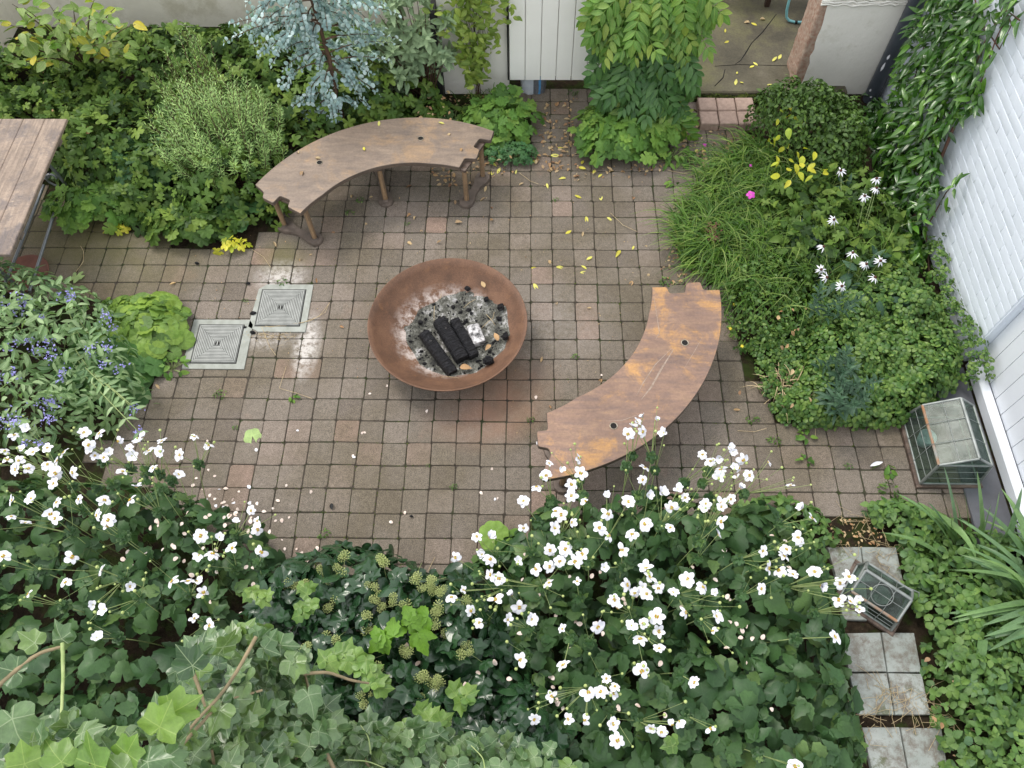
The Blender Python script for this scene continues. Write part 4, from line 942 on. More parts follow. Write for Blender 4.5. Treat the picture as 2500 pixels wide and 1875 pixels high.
# ================================================================== TABLE
tb = empty('garden_table', (-4.1, 1.7, 0), 'weathered wooden garden table with an iron scroll base at the left edge', 'table'); tbb = (-4.1, 1.7, 0)
for i in range(6):
    x1 = -3.535-i*.165; b = MB(); b.box((x1-.0824, 1.69, .725), (.1642, 1.31, .03), bev=.005); pr(b.build('plank', M_TABLE, None, False), tb, tbb)
part_box('batten', (-3.95, 1.25, .69), (.8, .06, .04), M_TABLE, tb, tbb); part_box('batten', (-3.95, 2.15, .69), (.8, .06, .04), M_TABLE, tb, tbb)
for p0, p1 in (((152, 458), (72, 712)), ((107, 452), (12, 695))):
    b = MB(); a = G(*p0, .16); c = G(*p1, .16); b.tubes(np.array([[a, (a+c)/2, c]]), .012, 8); pr(b.build('stretcher_rod', M_STEEL), tb, tbb)
for (px_, py_) in ((150, 440), (30, 690)):
    o_ = G(px_, py_, .2); b = MB()
    for k in range(4):
        an = np.linspace(0, 5.2, 22); rr_ = .02+.075*an/5.2; cx = o_[0]-.05-.11*k; cz = .22+.06*(k % 2)
        q = np.stack([cx+rr_*np.cos(an+k), np.full(22, o_[1]+.01*k), cz+rr_*np.sin(an+k)], 1); b.tubes(q[None], .009, 6)
    for dx in (.0, -.42):
        b.tubes(np.array([[(o_[0]+dx+.02, o_[1], .0), (o_[0]+dx*.8, o_[1], .3), (o_[0]+dx*.6-.06, o_[1], .68)]]), .013, 6)
    pr(b.build('scroll_leg', M_STEEL), tb, tbb)
q = G(80, 675); b = MB(); an = np.linspace(0, 2*np.pi, 33)[:-1]; V = []
for r_, z in ((.16, 0), (.19, .035), (.18, .038), (.155, .012), (0.001, .012)): V += [(r_*math.cos(a), r_*math.sin(a), z) for a in an]
b.raw(V, [[l*32+j, l*32+(j+1) % 32, l*32+32+(j+1) % 32, l*32+32+j] for l in range(4) for j in range(32)]); o = b.build('plant_saucer', M_TERRA); o.location = (q[0]-.05, q[1], 0); tag(o, 'round dark terracotta saucer on the pavers under the table rods', 'saucer')

# ================================================================== COMPOST BAG, CHAIR LEGS
q = G(1302, 236); bx_, by_ = q[0], 3.56; b = MB(); V = []; F = []; nk = 28
for i in range(9):
    v = i/8; z = .0+.36*v; wx = .105*(1+.12*math.sin(v*3.1)); wy = .07*(1-.2*v)
    for j in range(nk):
        a = 2*math.pi*j/nk; k_ = 1+.05*math.sin(j*2.3+i)+.03*math.sin(j*5.1+i*2); V.append((wx*k_*math.copysign(abs(math.cos(a))**.6, math.cos(a)), wy*k_*math.copysign(abs(math.sin(a))**.7, math.sin(a)), z))
MIv = []
for i in range(8):
    for j in range(nk):
        F.append([i*nk+j, i*nk+(j+1) % nk, (i+1)*nk+(j+1) % nk, (i+1)*nk+j])
b.raw(V, F); o = b.build('compost_bag', [M_BAG, M_BAGB, M_BAGG]); o.location = (bx_, by_, 0); tag(o, 'crumpled white plastic sack with blue stripes under the hatch', 'bag')
for i, f in enumerate(o.data.polygons):
    c = f.center.x; f.material_index = 1 if (.0 < c < .012 or .045 < c < .062) else (2 if (.012 < c < .045 or c > .068) else 0)
ch = empty('turquoise_chair', (2.35, 4.85, .09), 'turquoise tubular chair foot standing on the porch floor', 'chair')
pts = [(1918, -60), (1914, 0), (1913, 22), (1917, 40), (1926, 50), (1940, 54), (1972, 55), (2030, 56)]
q = np.array([GY(x, y, 4.35) for x, y in pts]); q = np.array([G(x, y, .105) if i >= 4 else None for i, (x, y) in enumerate(pts)][4:]); 
f0 = q[0]; up = [f0+np.array([-.03, .01, .03]), f0+np.array([-.045, .02, .10]), f0+np.array([-.05, .05, .30]), f0+np.array([-.06, .1, .5])]
P_ = np.array(up[::-1]+list(q)); b = MB(); b.tubes(P_[None], .0125, 10); pr(b.build('tube_frame', M_TURQ), ch, (2.35, 4.85, .09))
b = MB(); a_, c_ = q[1], q[2]; d = (c_-a_)/np.linalg.norm(c_-a_); b.tubes(np.array([[a_, a_+d*.025]]), .0145, 10); pr(b.build('rubber_clip', M_BLACK), ch, (2.35, 4.85, .09))
b = MB(); s0 = P_[0]; b.box((s0[0]+.2, s0[1]+.2, .46), (.42, .42, .03), bev=.01); pr(b.build('seat', M_TURQ, None, False), ch, (2.35, 4.85, .09))
wc = empty('wooden_chair', (1.9, 5.2, .09), 'dark brown chair legs standing deep in the porch', 'chair')
for x, y in ((1756, 4), (1872, 18)):
    q = G(x, y, .09); b = MB(); b.box((q[0], q[1]+.02, .09+.22), (.045, .045, .44), bev=.006); pr(b.build('leg', M_BROWNLEG, None, False), wc, (1.9, 5.2, .09))
for dy in (.42,):
    for x in (1756, 1872):
        q = G(x, 4, .09); b = MB(); b.box((q[0], q[1]+dy, .09+.22), (.045, .045, .44)); pr(b.build('leg', M_BROWNLEG, None, False), wc, (1.9, 5.2, .09))
q0, q1 = G(1756, 4, .09), G(1872, 4, .09); b = MB(); b.box(((q0[0]+q1[0])/2, q0[1]+.22, .545), (q1[0]-q0[0]+.08, .5, .03), bev=.01); pr(b.build('seat', M_BROWNLEG, None, False), wc, (1.9, 5.2, .09))

# ================================================================== STEPPING SLABS
slabs = [([(2020, 1335), (2101, 1335), (2112, 1420), (2045, 1420)], 'stained square slab at the far left of the path behind the glass lantern'),
 ([(2103, 1335), (2188, 1336), (2206, 1422), (2114, 1420)], 'grey green square slab at the far right of the path behind the glass lantern'),
 ([(2045, 1423), (2114, 1423), (2122, 1514), (2058, 1513)], 'slab half covered by the fallen glass lantern'),
 ([(2052, 1546), (2150, 1544), (2165, 1640), (2073, 1640)], 'rust streaked slab in the second pair, left of the moss'),
 ([(2153, 1544), (2232, 1545), (2250, 1641), (2167, 1641)], 'slab with a moss tuft on its far edge beside the strawberries'),
 ([(2074, 1644), (2165, 1643), (2183, 1745), (2098, 1745)], 'mottled slab in the third row on the flower side'),
 ([(2168, 1643), (2250, 1645), (2272, 1745), (2186, 1745)], 'slab strewn with dead stalks in the third row'),
 ([(2105, 1776), (2196, 1775), (2216, 1885), (2130, 1885)], 'nearest slab on the left with a fallen petal'),
 ([(2199, 1776), (2299, 1778), (2315, 1885), (2219, 1885)], 'nearest and brightest slab at the bottom of the path')]
for k, (pp, lb) in enumerate(slabs):
    w_ = np.array([G(x, y, .02)[:2] for x, y in pp]); c = w_.mean(0); n = 4; w_ = w_[::-1]
    b = MB(); V = [(x-c[0], y-c[1], -.04) for x, y in w_]+[(x-c[0], y-c[1], .016) for x, y in w_]+[((x-c[0])*.975, (y-c[1])*.975, .021) for x, y in w_]
    F = [[j, (j+1) % 4, 4+(j+1) % 4, 4+j] for j in range(4)]+[[4+j, 4+(j+1) % 4, 8+(j+1) % 4, 8+j] for j in range(4)]+[[8, 9, 10, 11]]
    b.raw(V, F); o = b.build('stepping_slab', M_SLAB, None, False); o.location = (c[0], c[1], 0); o.rotation_euler = (rng.normal(0, .008), rng.normal(0, .008), 0); tag(o, lb, 'paving slab', 'pale stepping slabs through the front bed')

# ================================================================== GLASS CLOCHES
def cloche(name, c, yaw, L, Wd, he, hr, rx, label, z0=.03, nl=3, ring=False, ridge_metal=M_ZINC, offs=0.0):
    """L along local Y, Wd along local X; eaves at he, ridge at hr with x offset rx"""
    e = empty(name, (c[0], c[1], 0), label, 'glass cloche', None, yaw)
    for n_, cc, dd in (('base_rail', (-Wd/2-.012, 0, .014), (.03, L+.055, .03)), ('base_rail', (Wd/2+.012, 0, .014), (.03, L+.055, .03)), ('base_rail', (0, -L/2-.013, .015), (Wd-.006, .028, .03)), ('base_rail', (0, L/2+.013, .015), (Wd-.006, .028, .03))):
        b = MB(); b.box(cc, dd, bev=.004); b.build(n_, M_OLDWOOD, e, False)
    i_ = .88; bl_ = [(-Wd/2, -L/2, z0), (Wd/2, -L/2, z0), (Wd/2, L/2, z0), (-Wd/2, L/2, z0)]
    ev = [(-Wd/2*i_, -L/2*i_, he), (Wd/2*i_, -L/2*i_, he), (Wd/2*i_, L/2*i_, he), (-Wd/2*i_, L/2*i_, he)]
    rg = [(rx, -L/2*i_, hr), (rx, L/2*i_, hr)]
    def pane(pts, ins=.0):
        b = MB(); p = np.array(pts); n = len(p); nn = np.cross(p[1]-p[0], p[2]-p[0]); nn = nn/np.linalg.norm(nn)*.0015
        V = np.concatenate([p-nn, p+nn]); b.raw(V, [list(range(n))[::-1], [n+j for j in range(n)]]+[[j, (j+1) % n, n+(j+1) % n, n+j] for j in range(n)]); b.build('pane', M_GLASS, e, False)
    def bar(a, c_, r=.006, m=M_ZINC, nm='glazing_bar'):
        b = MB(); b.tubes(np.array([[a, tuple((np.array(a)+np.array(c_))/2), c_]]), r, 6); b.build(nm, m, e)
    for a, c_ in ((0, 1), (1, 2), (2, 3), (3, 0)): pane([bl_[a], bl_[c_], ev[c_], ev[a]]); bar(bl_[a], bl_[c_], .008); bar(bl_[a], ev[a], .010); bar(ev[a], ev[c_], .010, M_RUSTBAR if a == 3 else M_ZINC)
    pane([ev[3], ev[0], rg[0], rg[1]]); pane([ev[1], ev[2], rg[1], rg[0]]); pane([ev[0], ev[1], rg[0]]); pane([ev[2], ev[3], rg[1]])
    bar(rg[0], rg[1], .012, ridge_metal, 'ridge_bar')
    for s_ in (0, 1):
        for k in (0, 3) if s_ else (0, 1): pass
    bar(ev[0], rg[0], .009); bar(ev[1], rg[0], .009); bar(ev[2], rg[1], .009); bar(ev[3], rg[1], .009)
    b = MB(); lp = lambda a, c_, t_: np.array(a)*(1-t_)+np.array(c_)*t_
    for k in range(1, nl+1):
        t_ = k/(nl+1); s1 = lp(bl_[3], bl_[0], t_); s2 = lp(ev[3], ev[0], t_); s3 = lp(rg[1], rg[0], t_); off_ = np.array([-.006, 0, .006])
        b.tubes(np.array([[s1+off_, s2+off_*1.6, s3+off_]]), .0022, 5); 
        s1 = lp(bl_[2], bl_[1], t_); s2 = lp(ev[2], ev[1], t_); b.tubes(np.array([[s1-off_, s2+.005, s3+off_]]), .0022, 5)
    for t_ in (.33, .66):
        for A0, A1, B0, B1 in ((bl_[3], bl_[0], ev[3], ev[0]), (bl_[0], bl_[1], ev[0], ev[1])):
            a = lp(A0, B0, t_); c_ = lp(A1, B1, t_); m_ = np.array([-.005, -.005, .004]); b.tubes(np.array([[a+m_, (a+c_)/2+m_*1.3, c_+m_]]), .0022, 5)
    t_ = .5; a = lp(ev[3], rg[1], t_); c_ = lp(ev[0], rg[0], t_); b.tubes(np.array([[a+.004, (a+c_)/2+np.array([0, 0, .012]), c_+.004]]), .0022, 5)
    if ring:
        an = np.linspace(0, 2*np.pi, 30); cc = (np.array(ev[3])+np.array(ev[0])+np.array(rg[0])+np.array(rg[1]))/4; ux = norm(np.array(ev[0])-np.array(ev[3])); uy = norm(np.array(rg[0])-np.array(ev[0])); rr_ = .062
        b.tubes(np.array([[cc+np.array([0, 0, .012])+ux*rr_*math.cos(t)+uy*rr_*math.sin(t) for t in an]]), .0025, 6)
        hx = np.array(rg[0]); q = [hx+np.array([0, .1, .01]), hx+np.array([.02, .08, .06]), hx+np.array([.03, .0, .07]), hx+np.array([.03, -.02, .02])]; b.tubes(np.array([q]), .003, 6)
    b.build('wire_guard', M_ZINC, e)
    return e
cl1 = cloche('glass_cold_frame', (2.765, -.035), 0.0, .49, .38, .26, .365, .035, 'leaded glass cold frame on a rotten wood base against the white door', ring=False, nl=2)
# second one lying on the path slabs, turned
D_, C_ = G(2089, 1432, .17), G(2196, 1502, .17); A2, B2 = G(2135, 1388, .24), G(2238, 1458, .24); F2, G2 = G(2048, 1448, .02), G(2163, 1524, .02)
yw = math.atan2(*(C_-D_)[[1, 0]])+math.pi/2
ce = (D_+C_+A2+B2)/4
cl2 = cloche('glass_lantern_cloche', (ce[0]+.0, ce[1]+.015), yw, .33, .25, .15, .215, .03, 'small wired glass cloche with rusty bars standing askew on the path slabs', ring=True, nl=2)
# pots seen through the glass
for c, h_, lb in (((2.66, .02), .09, 'pale plant pot under the glass of the cold frame'), ((ce[0], ce[1]), .1, 'grey flower pot inside the small glass cloche')):
    b = MB(); an = np.linspace(0, 2*np.pi, 21)[:-1]; V = []
    for r_, z in ((.04, 0), (.058, h_), (.052, h_), (.04, .02), (.001, h_*.7)): V += [(r_*math.cos(a), r_*math.sin(a), z) for a in an]
    b.raw(V, [[l*20+j, l*20+(j+1) % 20, l*20+20+(j+1) % 20, l*20+20+j] for l in range(4) for j in range(20)]); o = b.build('plant_pot', M_ZINC if h_ > .095 else M_BAG); o.location = (*c, .03); tag(o, lb, 'plant pot')
print('hard objects', time.time()-T0)
# ================================================================== PLANTS
def PV(poly, h): return [G(x, y, h) for x, y in poly]
def umat(n, s): return np.tile(np.eye(3)*s, (n, 1, 1))
def cov(name, poly, n, h0, h1, tm, mat, label, cat, **k):
    R, P, H = canopy(poly, n, h0, h1, **k); b = MB(); ti = rng.integers(0, len(tm), n)
    for i, t in enumerate(tm): b.inst(t, R[ti == i], P[ti == i])
    if isinstance(mat, list): pass
    o = b.build(name, mat); tag(o, label, cat, None, 'stuff'); return R, P, H
def stemstuff(P, poly_c, r, mat, parent, base, spread=.7, n=200, name='stem', **k):
    q = P[rng.permutation(len(P))[:n]]; b = stems_from(q, np.asarray(poly_c, float), r=r, spread=spread, **k); o = b.build(name, mat, parent); o['kind'] = 'stuff'; pr(o, parent, base); return o
# ---------------- leaf litter on soil and dead leaves at the edges
def litter(poly, n, name, label, s=(.02, .05), mats=L_BED, z=.004, tm=TP_SMALL):
    poly = [q[:2] for q in poly]; A = np.array(poly); lo, hi = A.min(0), A.max(0); q = rng.uniform(lo, hi, (n*3, 2)); q = q[inpoly(q[:, 0], q[:, 1], poly)][:n]; m = len(q)
    nm = norm(np.c_[rn(m, 2)*.35, np.ones(m)]); az = rng.uniform(0, 6.28, m); f = np.c_[np.cos(az), np.sin(az), np.zeros(m)]; f = norm(f-nm*(f*nm).sum(1, keepdims=True)); R = frames(f, nm, rng.uniform(*s, m)); b = MB()
    for i, t in enumerate(tm): b.inst(t, R[i::len(tm)], np.c_[q, rng.uniform(z, z+.012, m)][i::len(tm)])
    tag(b.build(name, mats), label, 'leaf litter', None, 'stuff')
def ppoly(pts, h=0.0): return [G(x, y, h) for x, y in pts]
litter(ppoly([(1080, 190), (1230, 230), (1260, 420), (1080, 470), (940, 300)]), 500, 'leaf_litter', 'tan dead leaves under the plants left of the hatch', mats=M_LEAFB)
litter(ppoly([(1330, 235), (1420, 240), (1410, 420), (1300, 420)]), 90, 'leaf_litter', 'tan and yellow curled leaves on the pavers below the hatch', mats=M_LEAFB)
litter(ppoly([(1650, 230), (1760, 300), (1870, 350), (1700, 420), (1600, 330)]), 170, 'leaf_litter', 'brown crumpled leaves around the pink step', mats=M_LEAFB)
litter(ppoly([(1640, 500), (1720, 480), (1700, 700), (1610, 690)]), 150, 'leaf_litter', 'straw coloured leaf bits along the grass edge', s=(.01, .035), mats=M_LEAFB)
litter(ppoly([(1990, 1270), (2140, 1260), (2160, 1360), (2030, 1360)]), 120, 'leaf_litter', 'dark brown litter on the soil beside the slabs', s=(.01, .028), mats=M_LEAFB)
litter(ppoly([(1400, 400), (1640, 340), (1620, 430), (1400, 440)]), 90, 'leaf_litter', 'dry leaf scraps in front of the middle geranium', s=(.012, .04), mats=M_LEAFB)
litter(ppoly([(300, 700), (1300, 1150), (1600, 1200), (1600, 430), (900, 430)]), 260, 'paver_debris', 'tiny dry scraps scattered over the pavers', s=(.005, .014), mats=M_LEAFB, z=.001)

# ---------------- back left bed
BB = ppoly([(-420, 455), (100, 440), (150, 470), (210, 520), (330, 570), (450, 585), (560, 590), (690, 560), (720, 470), (830, 400), (1000, 345), (1090, 300), (1060, 150), (900, 130), (560, 125), (330, 120), (60, 170), (-400, 200)])
cov('bed_undergrowth', BB, 5400, .07, .46, TP_BED, L_BED, 'dense green lobed leaf ground cover filling the bed along the cream wall', 'ground cover', nf=4.2, edge=.5, tilt=.55, depth=.95, amp=.5, size=(.055, .14))
def clump(name, c, rx, ry, h, n, tm, mat, size, label, cat, group=None, npart=300, stem=M_GSTEM, nst=60, sr=.002, z0=0.0, tilt=.35, lo=.25, inner=.35, pname='leaf', ord_=None):
    e = empty(name, (c[0], c[1], 0), label, cat, group); R, P = dome((c[0], c[1], z0), rx, ry, h, n, size, tilt, lo, inner)
    emit(e, (c[0], c[1], 0), tm, mat, R, P, npart, pname)
    if nst:
        q = P[rng.permutation(n)[:nst]]; b = stems_from(q, np.array([c[0], c[1], 0.]), r=sr, spread=.15); o = b.build('stem', stem); o['kind'] = 'stuff'; pr(o, e, (c[0], c[1], 0))
    return e, R, P
def C_(x, y, h=0): return G(x, y, h)
clump('columbine_plant', C_(365, 375, .3), .42, .30, .42, 170, TP_PALM, L_AQ, (.08, .13), 'blue green columbine foliage left of the rosemary', 'plant', npart=170, lo=.4)
clump('geranium_plant', C_(230, 500, .12), .42, .26, .26, 150, TP_GER, L_GER, (.09, .15), 'bright lobed geranium clump beside the table corner spilling onto the pavers', 'plant', npart=150)
clump('geranium_plant', C_(450, 545, .1), .40, .20, .24, 130, TP_GER, L_BED, (.09, .14), 'mid green geranium clump at the bed edge below the rosemary', 'plant', npart=130)
clump('mallow_plant', C_(570, 515, .12), .26, .15, .18, 14, TP_SCAL, L_AQ, (.12, .18), 'low plant with a few large round pleated leaves left of the bench foot', 'plant', npart=14)
clump('yellowing_geranium', C_(560, 595, .05), .16, .09, .09, 12, TP_PALM, L_YEL, (.06, .10), 'small yellowing leaf tuft at the bed edge near the bench foot', 'plant', npart=12)
clump('yellowing_geranium', C_(285, 560, .05), .09, .06, .08, 8, TP_PALM, L_YEL, (.06, .09), 'small yellow leaf tuft on the pavers below the geranium', 'plant', npart=8)
clump('geranium_plant', C_(930, 270, .15), .40, .2, .25, 110, TP_GER, L_BED, (.10, .17), 'dark broad leaved clump directly behind the curved bench', 'plant', npart=110)
# rosemary
rb_ = C_(600, 455); e = empty('rosemary_bush', (rb_[0], rb_[1], 0), 'grey green rosemary bush with upright needle shoots beside the bench', 'shrub'); nb = 260
tips = []
for k in range(nb):
    a = rng.uniform(0, 6.28); r_ = .58*math.sqrt(rng.uniform(0, 1)); hh = .30+.46*math.sqrt(max(0, 1-(r_/.62)**2))*rng.uniform(.45, 1.35)
    tips.append((rb_[0]-.10+r_*math.cos(a)*.95, rb_[1]+.12+r_*math.sin(a)*.75, hh+.05))
for px_, py_, h_ in ((450, 60, .95), (370, 180, .62), (465, 150, .72), (430, 205, .65), (360, 265, .5), (555, 155, .62), (520, 195, .6), (410, 215, .6), (350, 270, .45), (480, 100, .85), (330, 300, .4), (400, 120, .8), (520, 170, .7), (600, 190, .6), (640, 220, .5), (470, 75, .9)):
    for k in range(5): tips.append(tuple(G(px_+rng.normal(0, 16)*(k > 0), py_+rng.uniform(0, 45)*(k > 0), h_-.05*(k > 0))))
tips = np.array(tips); nb = len(tips); rt = np.tile(np.array([rb_[0], rb_[1], 0.]), (nb, 1))+np.c_[rn(nb, 2)*.04, np.zeros(nb)]
v = np.linspace(0, 1, 10)[None, :, None]; mid = rt*.45+tips*.55+rn(nb, 3)*.07; mid[:, 2] += -.05; mid[:, :2] += (tips-rt)[:, :2]*.25
Q = (1-v)**2*rt[:, None]+2*v*(1-v)*mid[:, None]+v*v*tips[:, None]
b = MB(); b.tubes(Q, np.linspace(.006, .0015, 10)[None].repeat(nb, 0), 4); pr(b.build('branch', M_BARK), e, (rb_[0], rb_[1], 0))
b = MB(); m_ = 44; vv = np.linspace(.52, 1, m_)
idx = vv*9; i0 = np.minimum(idx.astype(int), 8); fr = (idx-i0)[None, :, None]; PP = Q[:, i0]*(1-fr)+Q[:, i0+1]*fr; DD = norm(Q[:, i0+1]-Q[:, i0])
az = np.arange(m_)*2.4; u_ = norm(np.cross(DD, np.array([0.3, 0.1, 1.]))); w_ = np.cross(DD, u_)
out_ = u_*np.cos(az)[None, :, None]+w_*np.sin(az)[None, :, None]; f = norm(out_+DD*.75+rn(*out_.shape)*.15).reshape(-1, 3)
b.inst(TP_NEED[0], frames(f, norm(DD.reshape(-1, 3)+.01), rng.uniform(.052, .078, len(f))*np.tile(np.linspace(1.05, .6, m_), nb)), PP.reshape(-1, 3)); o = b.build('needles', L_ROSE); o['kind'] = 'stuff'; pr(o, e, (rb_[0], rb_[1], 0))
# eucalyptus
eb = C_(848, 330); e = empty('eucalyptus_tree', (eb[0], eb[1], 0), 'young eucalyptus tree with silvery blue round leaves behind the bench', 'tree'); ebb = (eb[0], eb[1], 0)
tr = np.array([(eb[0], eb[1], 0), (eb[0]-.01, eb[1]+.01, .4), (eb[0]+.01, eb[1]+.0, .8), (eb[0]-.01, eb[1]-.01, 1.3), (eb[0], eb[1], 1.75)])
b = MB(); b.tubes(tr[None], np.array([[.024, .020, .017, .012, .005]]), 8); pr(b.build('trunk', M_BARK), e, ebb)
ends = []
for px_, py_, h_ in [(560, 60, 1.1), (575, 85, .9), (545, 105, .9), (600, 40, 1.2), (655, 125, .9), (640, 30, 1.25), (680, 205, .55), (700, 60, 1.15), (705, 270, .40), (720, 130, .8), (762, 306, .22), (740, 250, .45), (790, 240, .5), (830, 295, .3), (855, 125, .7), (870, 90, .9), (850, 50, 1.1), (915, 55, 1.0), (975, 35, 1.05), (960, 105, .8), (975, 95, .85), (900, 100, .85), (895, 160, .6), (955, 150, .6), (900, 262, .35), (870, 262, .36), (940, 240, .36), (820, 120, .85), (780, 20, 1.3), (830, 10, 1.35), (900, 0, 1.3), (940, 10, 1.2), (730, 0, 1.4), (660, 0, 1.4), (600, 10, 1.3), (790, 70, 1.05), (740, 90, 1.0), (680, 95, 1.0), (690, 170, .7), (780, 170, .7), (850, 180, .6), (620, 80, 1.0), (820, 215, .5), (880, 215, .5), (700, 30, 1.3), (850, -20, 1.5), (760, -20, 1.5), (745, 300, .25), (800, 262, .38), (640, 60, 1.1), (720, 50, 1.2), (760, 110, .95), (610, 110, .85), (660, 160, .7), (930, 80, .95), (880, 30, 1.15), (700, 120, .9), (750, 150, .8), (810, 40, 1.2)]:
    ends.append(G(px_, py_, h_))
ends = np.array(ends); ne = len(ends); zr = np.clip(ends[:, 2]+np.abs(rng.normal(.12, .12, ne)), .25, 1.65); rt = np.c_[np.full(ne, eb[0]), np.full(ne, eb[1]), zr]
v = np.linspace(0, 1, 12)[None, :, None]; mid = rt*.5+ends*.5; mid[:, 2] += .10
Q = (1-v)**2*rt[:, None]+2*v*(1-v)*mid[:, None]+v*v*ends[:, None]
for k in range(ne):
    b = MB(); b.tubes(Q[k][None], np.linspace(.007, .0015, 12)[None], 4); br = b.build('branch', M_BARK); pr(br, e, ebb)
m_ = 13; vv = np.repeat(np.linspace(.36, 1, m_), 2); idx = vv*11; i0 = np.minimum(idx.astype(int), 10); fr = (idx-i0)[None, :, None]
PP = Q[:, i0]*(1-fr)+Q[:, i0+1]*fr; DD = norm(Q[:, i0+1]-Q[:, i0]); sd_ = norm(np.cross(DD, np.array([0, 0, 1.]))); w_ = np.cross(sd_, DD); sg = np.tile([1, -1], m_)
an = (np.repeat(np.arange(m_) % 2, 2)*1.2+.2)[None, :, None]; out_ = (sd_*np.cos(an)+w_*np.sin(an))*sg[None, :, None]
f = norm(out_+DD*.25+rn(*out_.shape)*.25).reshape(-1, 3); nm = norm(DD.reshape(-1, 3)*.8+np.array([0, -.2, .9])+rn(len(f), 3)*.3); Pf = PP.reshape(-1, 3); s_ = rng.uniform(.036, .052, len(f))*np.tile(np.linspace(1.15, .6, 2*m_), ne)
emit(e, ebb, TP_ROUND, L_EUC, frames(f, nm, s_), Pf, 300, order=rng.permutation(len(Pf)))
# side twigs of eucalyptus
tw = []
for k in range(ne):
    for q_ in (.7,):
        i_ = int(q_*11); a = Q[k, i_]; d = norm(Q[k, i_+1]-Q[k, i_]); sd2 = norm(np.cross(d, [0, 0, 1.]))*(1 if rng.random() < .5 else -1); tw.append((a, a+(d*.7+sd2*.8)*rng.uniform(.08, .18)+np.array([0, 0, -.02])))
tw = np.array(tw); v = np.linspace(0, 1, 6)[None, :, None]; Qt = tw[:, :1]*(1-v)+tw[:, 1:]*v; b = MB(); b.tubes(Qt, .0016, 3); bt = b.build('twigs', M_BARK); bt['kind'] = 'stuff'; pr(bt, e, ebb)
vv = np.repeat(np.linspace(.1, 1, 7), 2); PP = tw[:, :1]*(1-vv[None, :, None])+tw[:, 1:]*vv[None, :, None]; DD = np.broadcast_to(norm(tw[:, 1:]-tw[:, :1]), PP.shape); sd_ = norm(np.cross(DD, np.array([0, 0, 1.])))*np.tile([1, -1], 7)[None, :, None]
f = norm(sd_+DD*.3+rn(*PP.shape)*.35).reshape(-1, 3); nm = norm(DD.reshape(-1, 3)+np.array([0, 0, .8])+rn(len(f), 3)*.3); b = MB(); b.inst(TP_ROUND[0], frames(f, nm, rng.uniform(.028, .042, len(f))), PP.reshape(-1, 3)); o = b.build('twig_leaves', L_EUC); o['kind'] = 'stuff'; pr(o, e, ebb)
# sage: rosettes
def rosettes(e, base, centers, dirs, nl, L, tm, mat, npart, spread=1.0, pname='leaf', cup=.5):
    Rs, Ps = [], []
    for c, d in zip(centers, dirs):
        d = norm(np.asarray(d, float)); u = norm(np.cross(d, [.3, .2, 1.])); w__ = np.cross(d, u)
        for k in range(nl):
            a = k*2.4+rng.uniform(-.3, .3); lay = k/nl; o_ = u*math.cos(a)+w__*math.sin(a); f = norm(o_*(1.15-.7*lay)*spread+d*(.25+cup*lay)+rn(3)*.12); nm_ = norm(d*1.0-o_*.2*lay+rn(3)*.12)
            nm_ = norm(nm_-f*(f@nm_)); Rs.append(frames(f[None], nm_[None], [L*(1.05-.45*lay)*rng.uniform(.8, 1.15)])[0]); Ps.append(np.asarray(c)+d*.012*k)
    Rs = np.array(Rs); Ps = np.array(Ps)
    if e is not None: emit(e, base, tm, mat, Rs, Ps, npart, pname, order=np.argsort(-Ps[:, 2]))
    return Rs, Ps
sb = C_(1050, 262); e = empty('sage_bush', (sb[0], sb[1], 0), 'tall grey green sage bush in the corner against the white outbuilding', 'shrub'); cs = []; ds = []
for k in range(74):
    t_ = rng.random(); px_ = rng.uniform(905, 1092) if t_ < .8 else rng.uniform(860, 1000); py_ = rng.uniform(-20, 215); 
    if px_ < 960 and py_ < 40 and rng.random() < .5: px_ += 60
    if px_ > 1030 and py_ > 150: px_ -= 60
    h_ = .95-.75*(py_/240)+rng.uniform(-.18, .08); h_ = max(h_, .12)
    cs.append(G(px_, py_, h_)); ds.append(norm(np.array([(px_-990)/160, -.55, 1.0])+rn(3)*.25))
for px_, py_, h_ in ((1065, 178, .3), (965, 210, .2), (1030, 125, .5), (1045, 130, .5)): cs.append(G(px_, py_, h_)); ds.append((.2, -.5, 1))
rosettes(e, (sb[0], sb[1], 0), cs, ds, 10, .115, TP_SAGE, L_SAGE, 300)
b = stems_from(np.array(cs), np.array([sb[0], sb[1]+.05, 0.]), r=.004, spread=.1); pr(b.build('woody_stems', M_BARK), e, (sb[0], sb[1], 0))
# pole + clematis
pb0 = C_(1168, 246); o = MB(); o.tubes(np.array([[(pb0[0], pb0[1]+.02, 0), (pb0[0], pb0[1]+.02, .9), (pb0[0], pb0[1]+.02, 1.7)]]), .007, 6); o = o.build('plant_support', M_BLACK); tag(o, 'thin black metal plant support rod carrying the clematis', 'plant support')
e = empty('clematis_climber', (pb0[0], pb0[1], 0), 'wispy yellow green clematis climbing a thin rod against the white wall', 'climber'); n = 520; z = rng.uniform(.25, 1.35, n)
wd = .06+.20*np.clip((z-.3)/.7, 0, 1); x = pb0[0]-.02+rng.normal(0, 1, n)*wd*.62; y = pb0[1]-.05+rng.normal(0, 1, n)*.04; P = np.c_[x, y, z]; az = rng.uniform(0, 6.28, n); f = norm(np.c_[np.cos(az), -.3*np.ones(n), np.sin(az)*.7-.2]); nm = norm(rn(n, 3)*.5+np.array([0, -.6, .8])); nm = norm(nm-f*(f*nm).sum(1, keepdims=True))
emit(e, (pb0[0], pb0[1], 0), TP_OV, L_CLEM, frames(f, nm, rng.uniform(.05, .085, n)), P, 300)
b = MB()
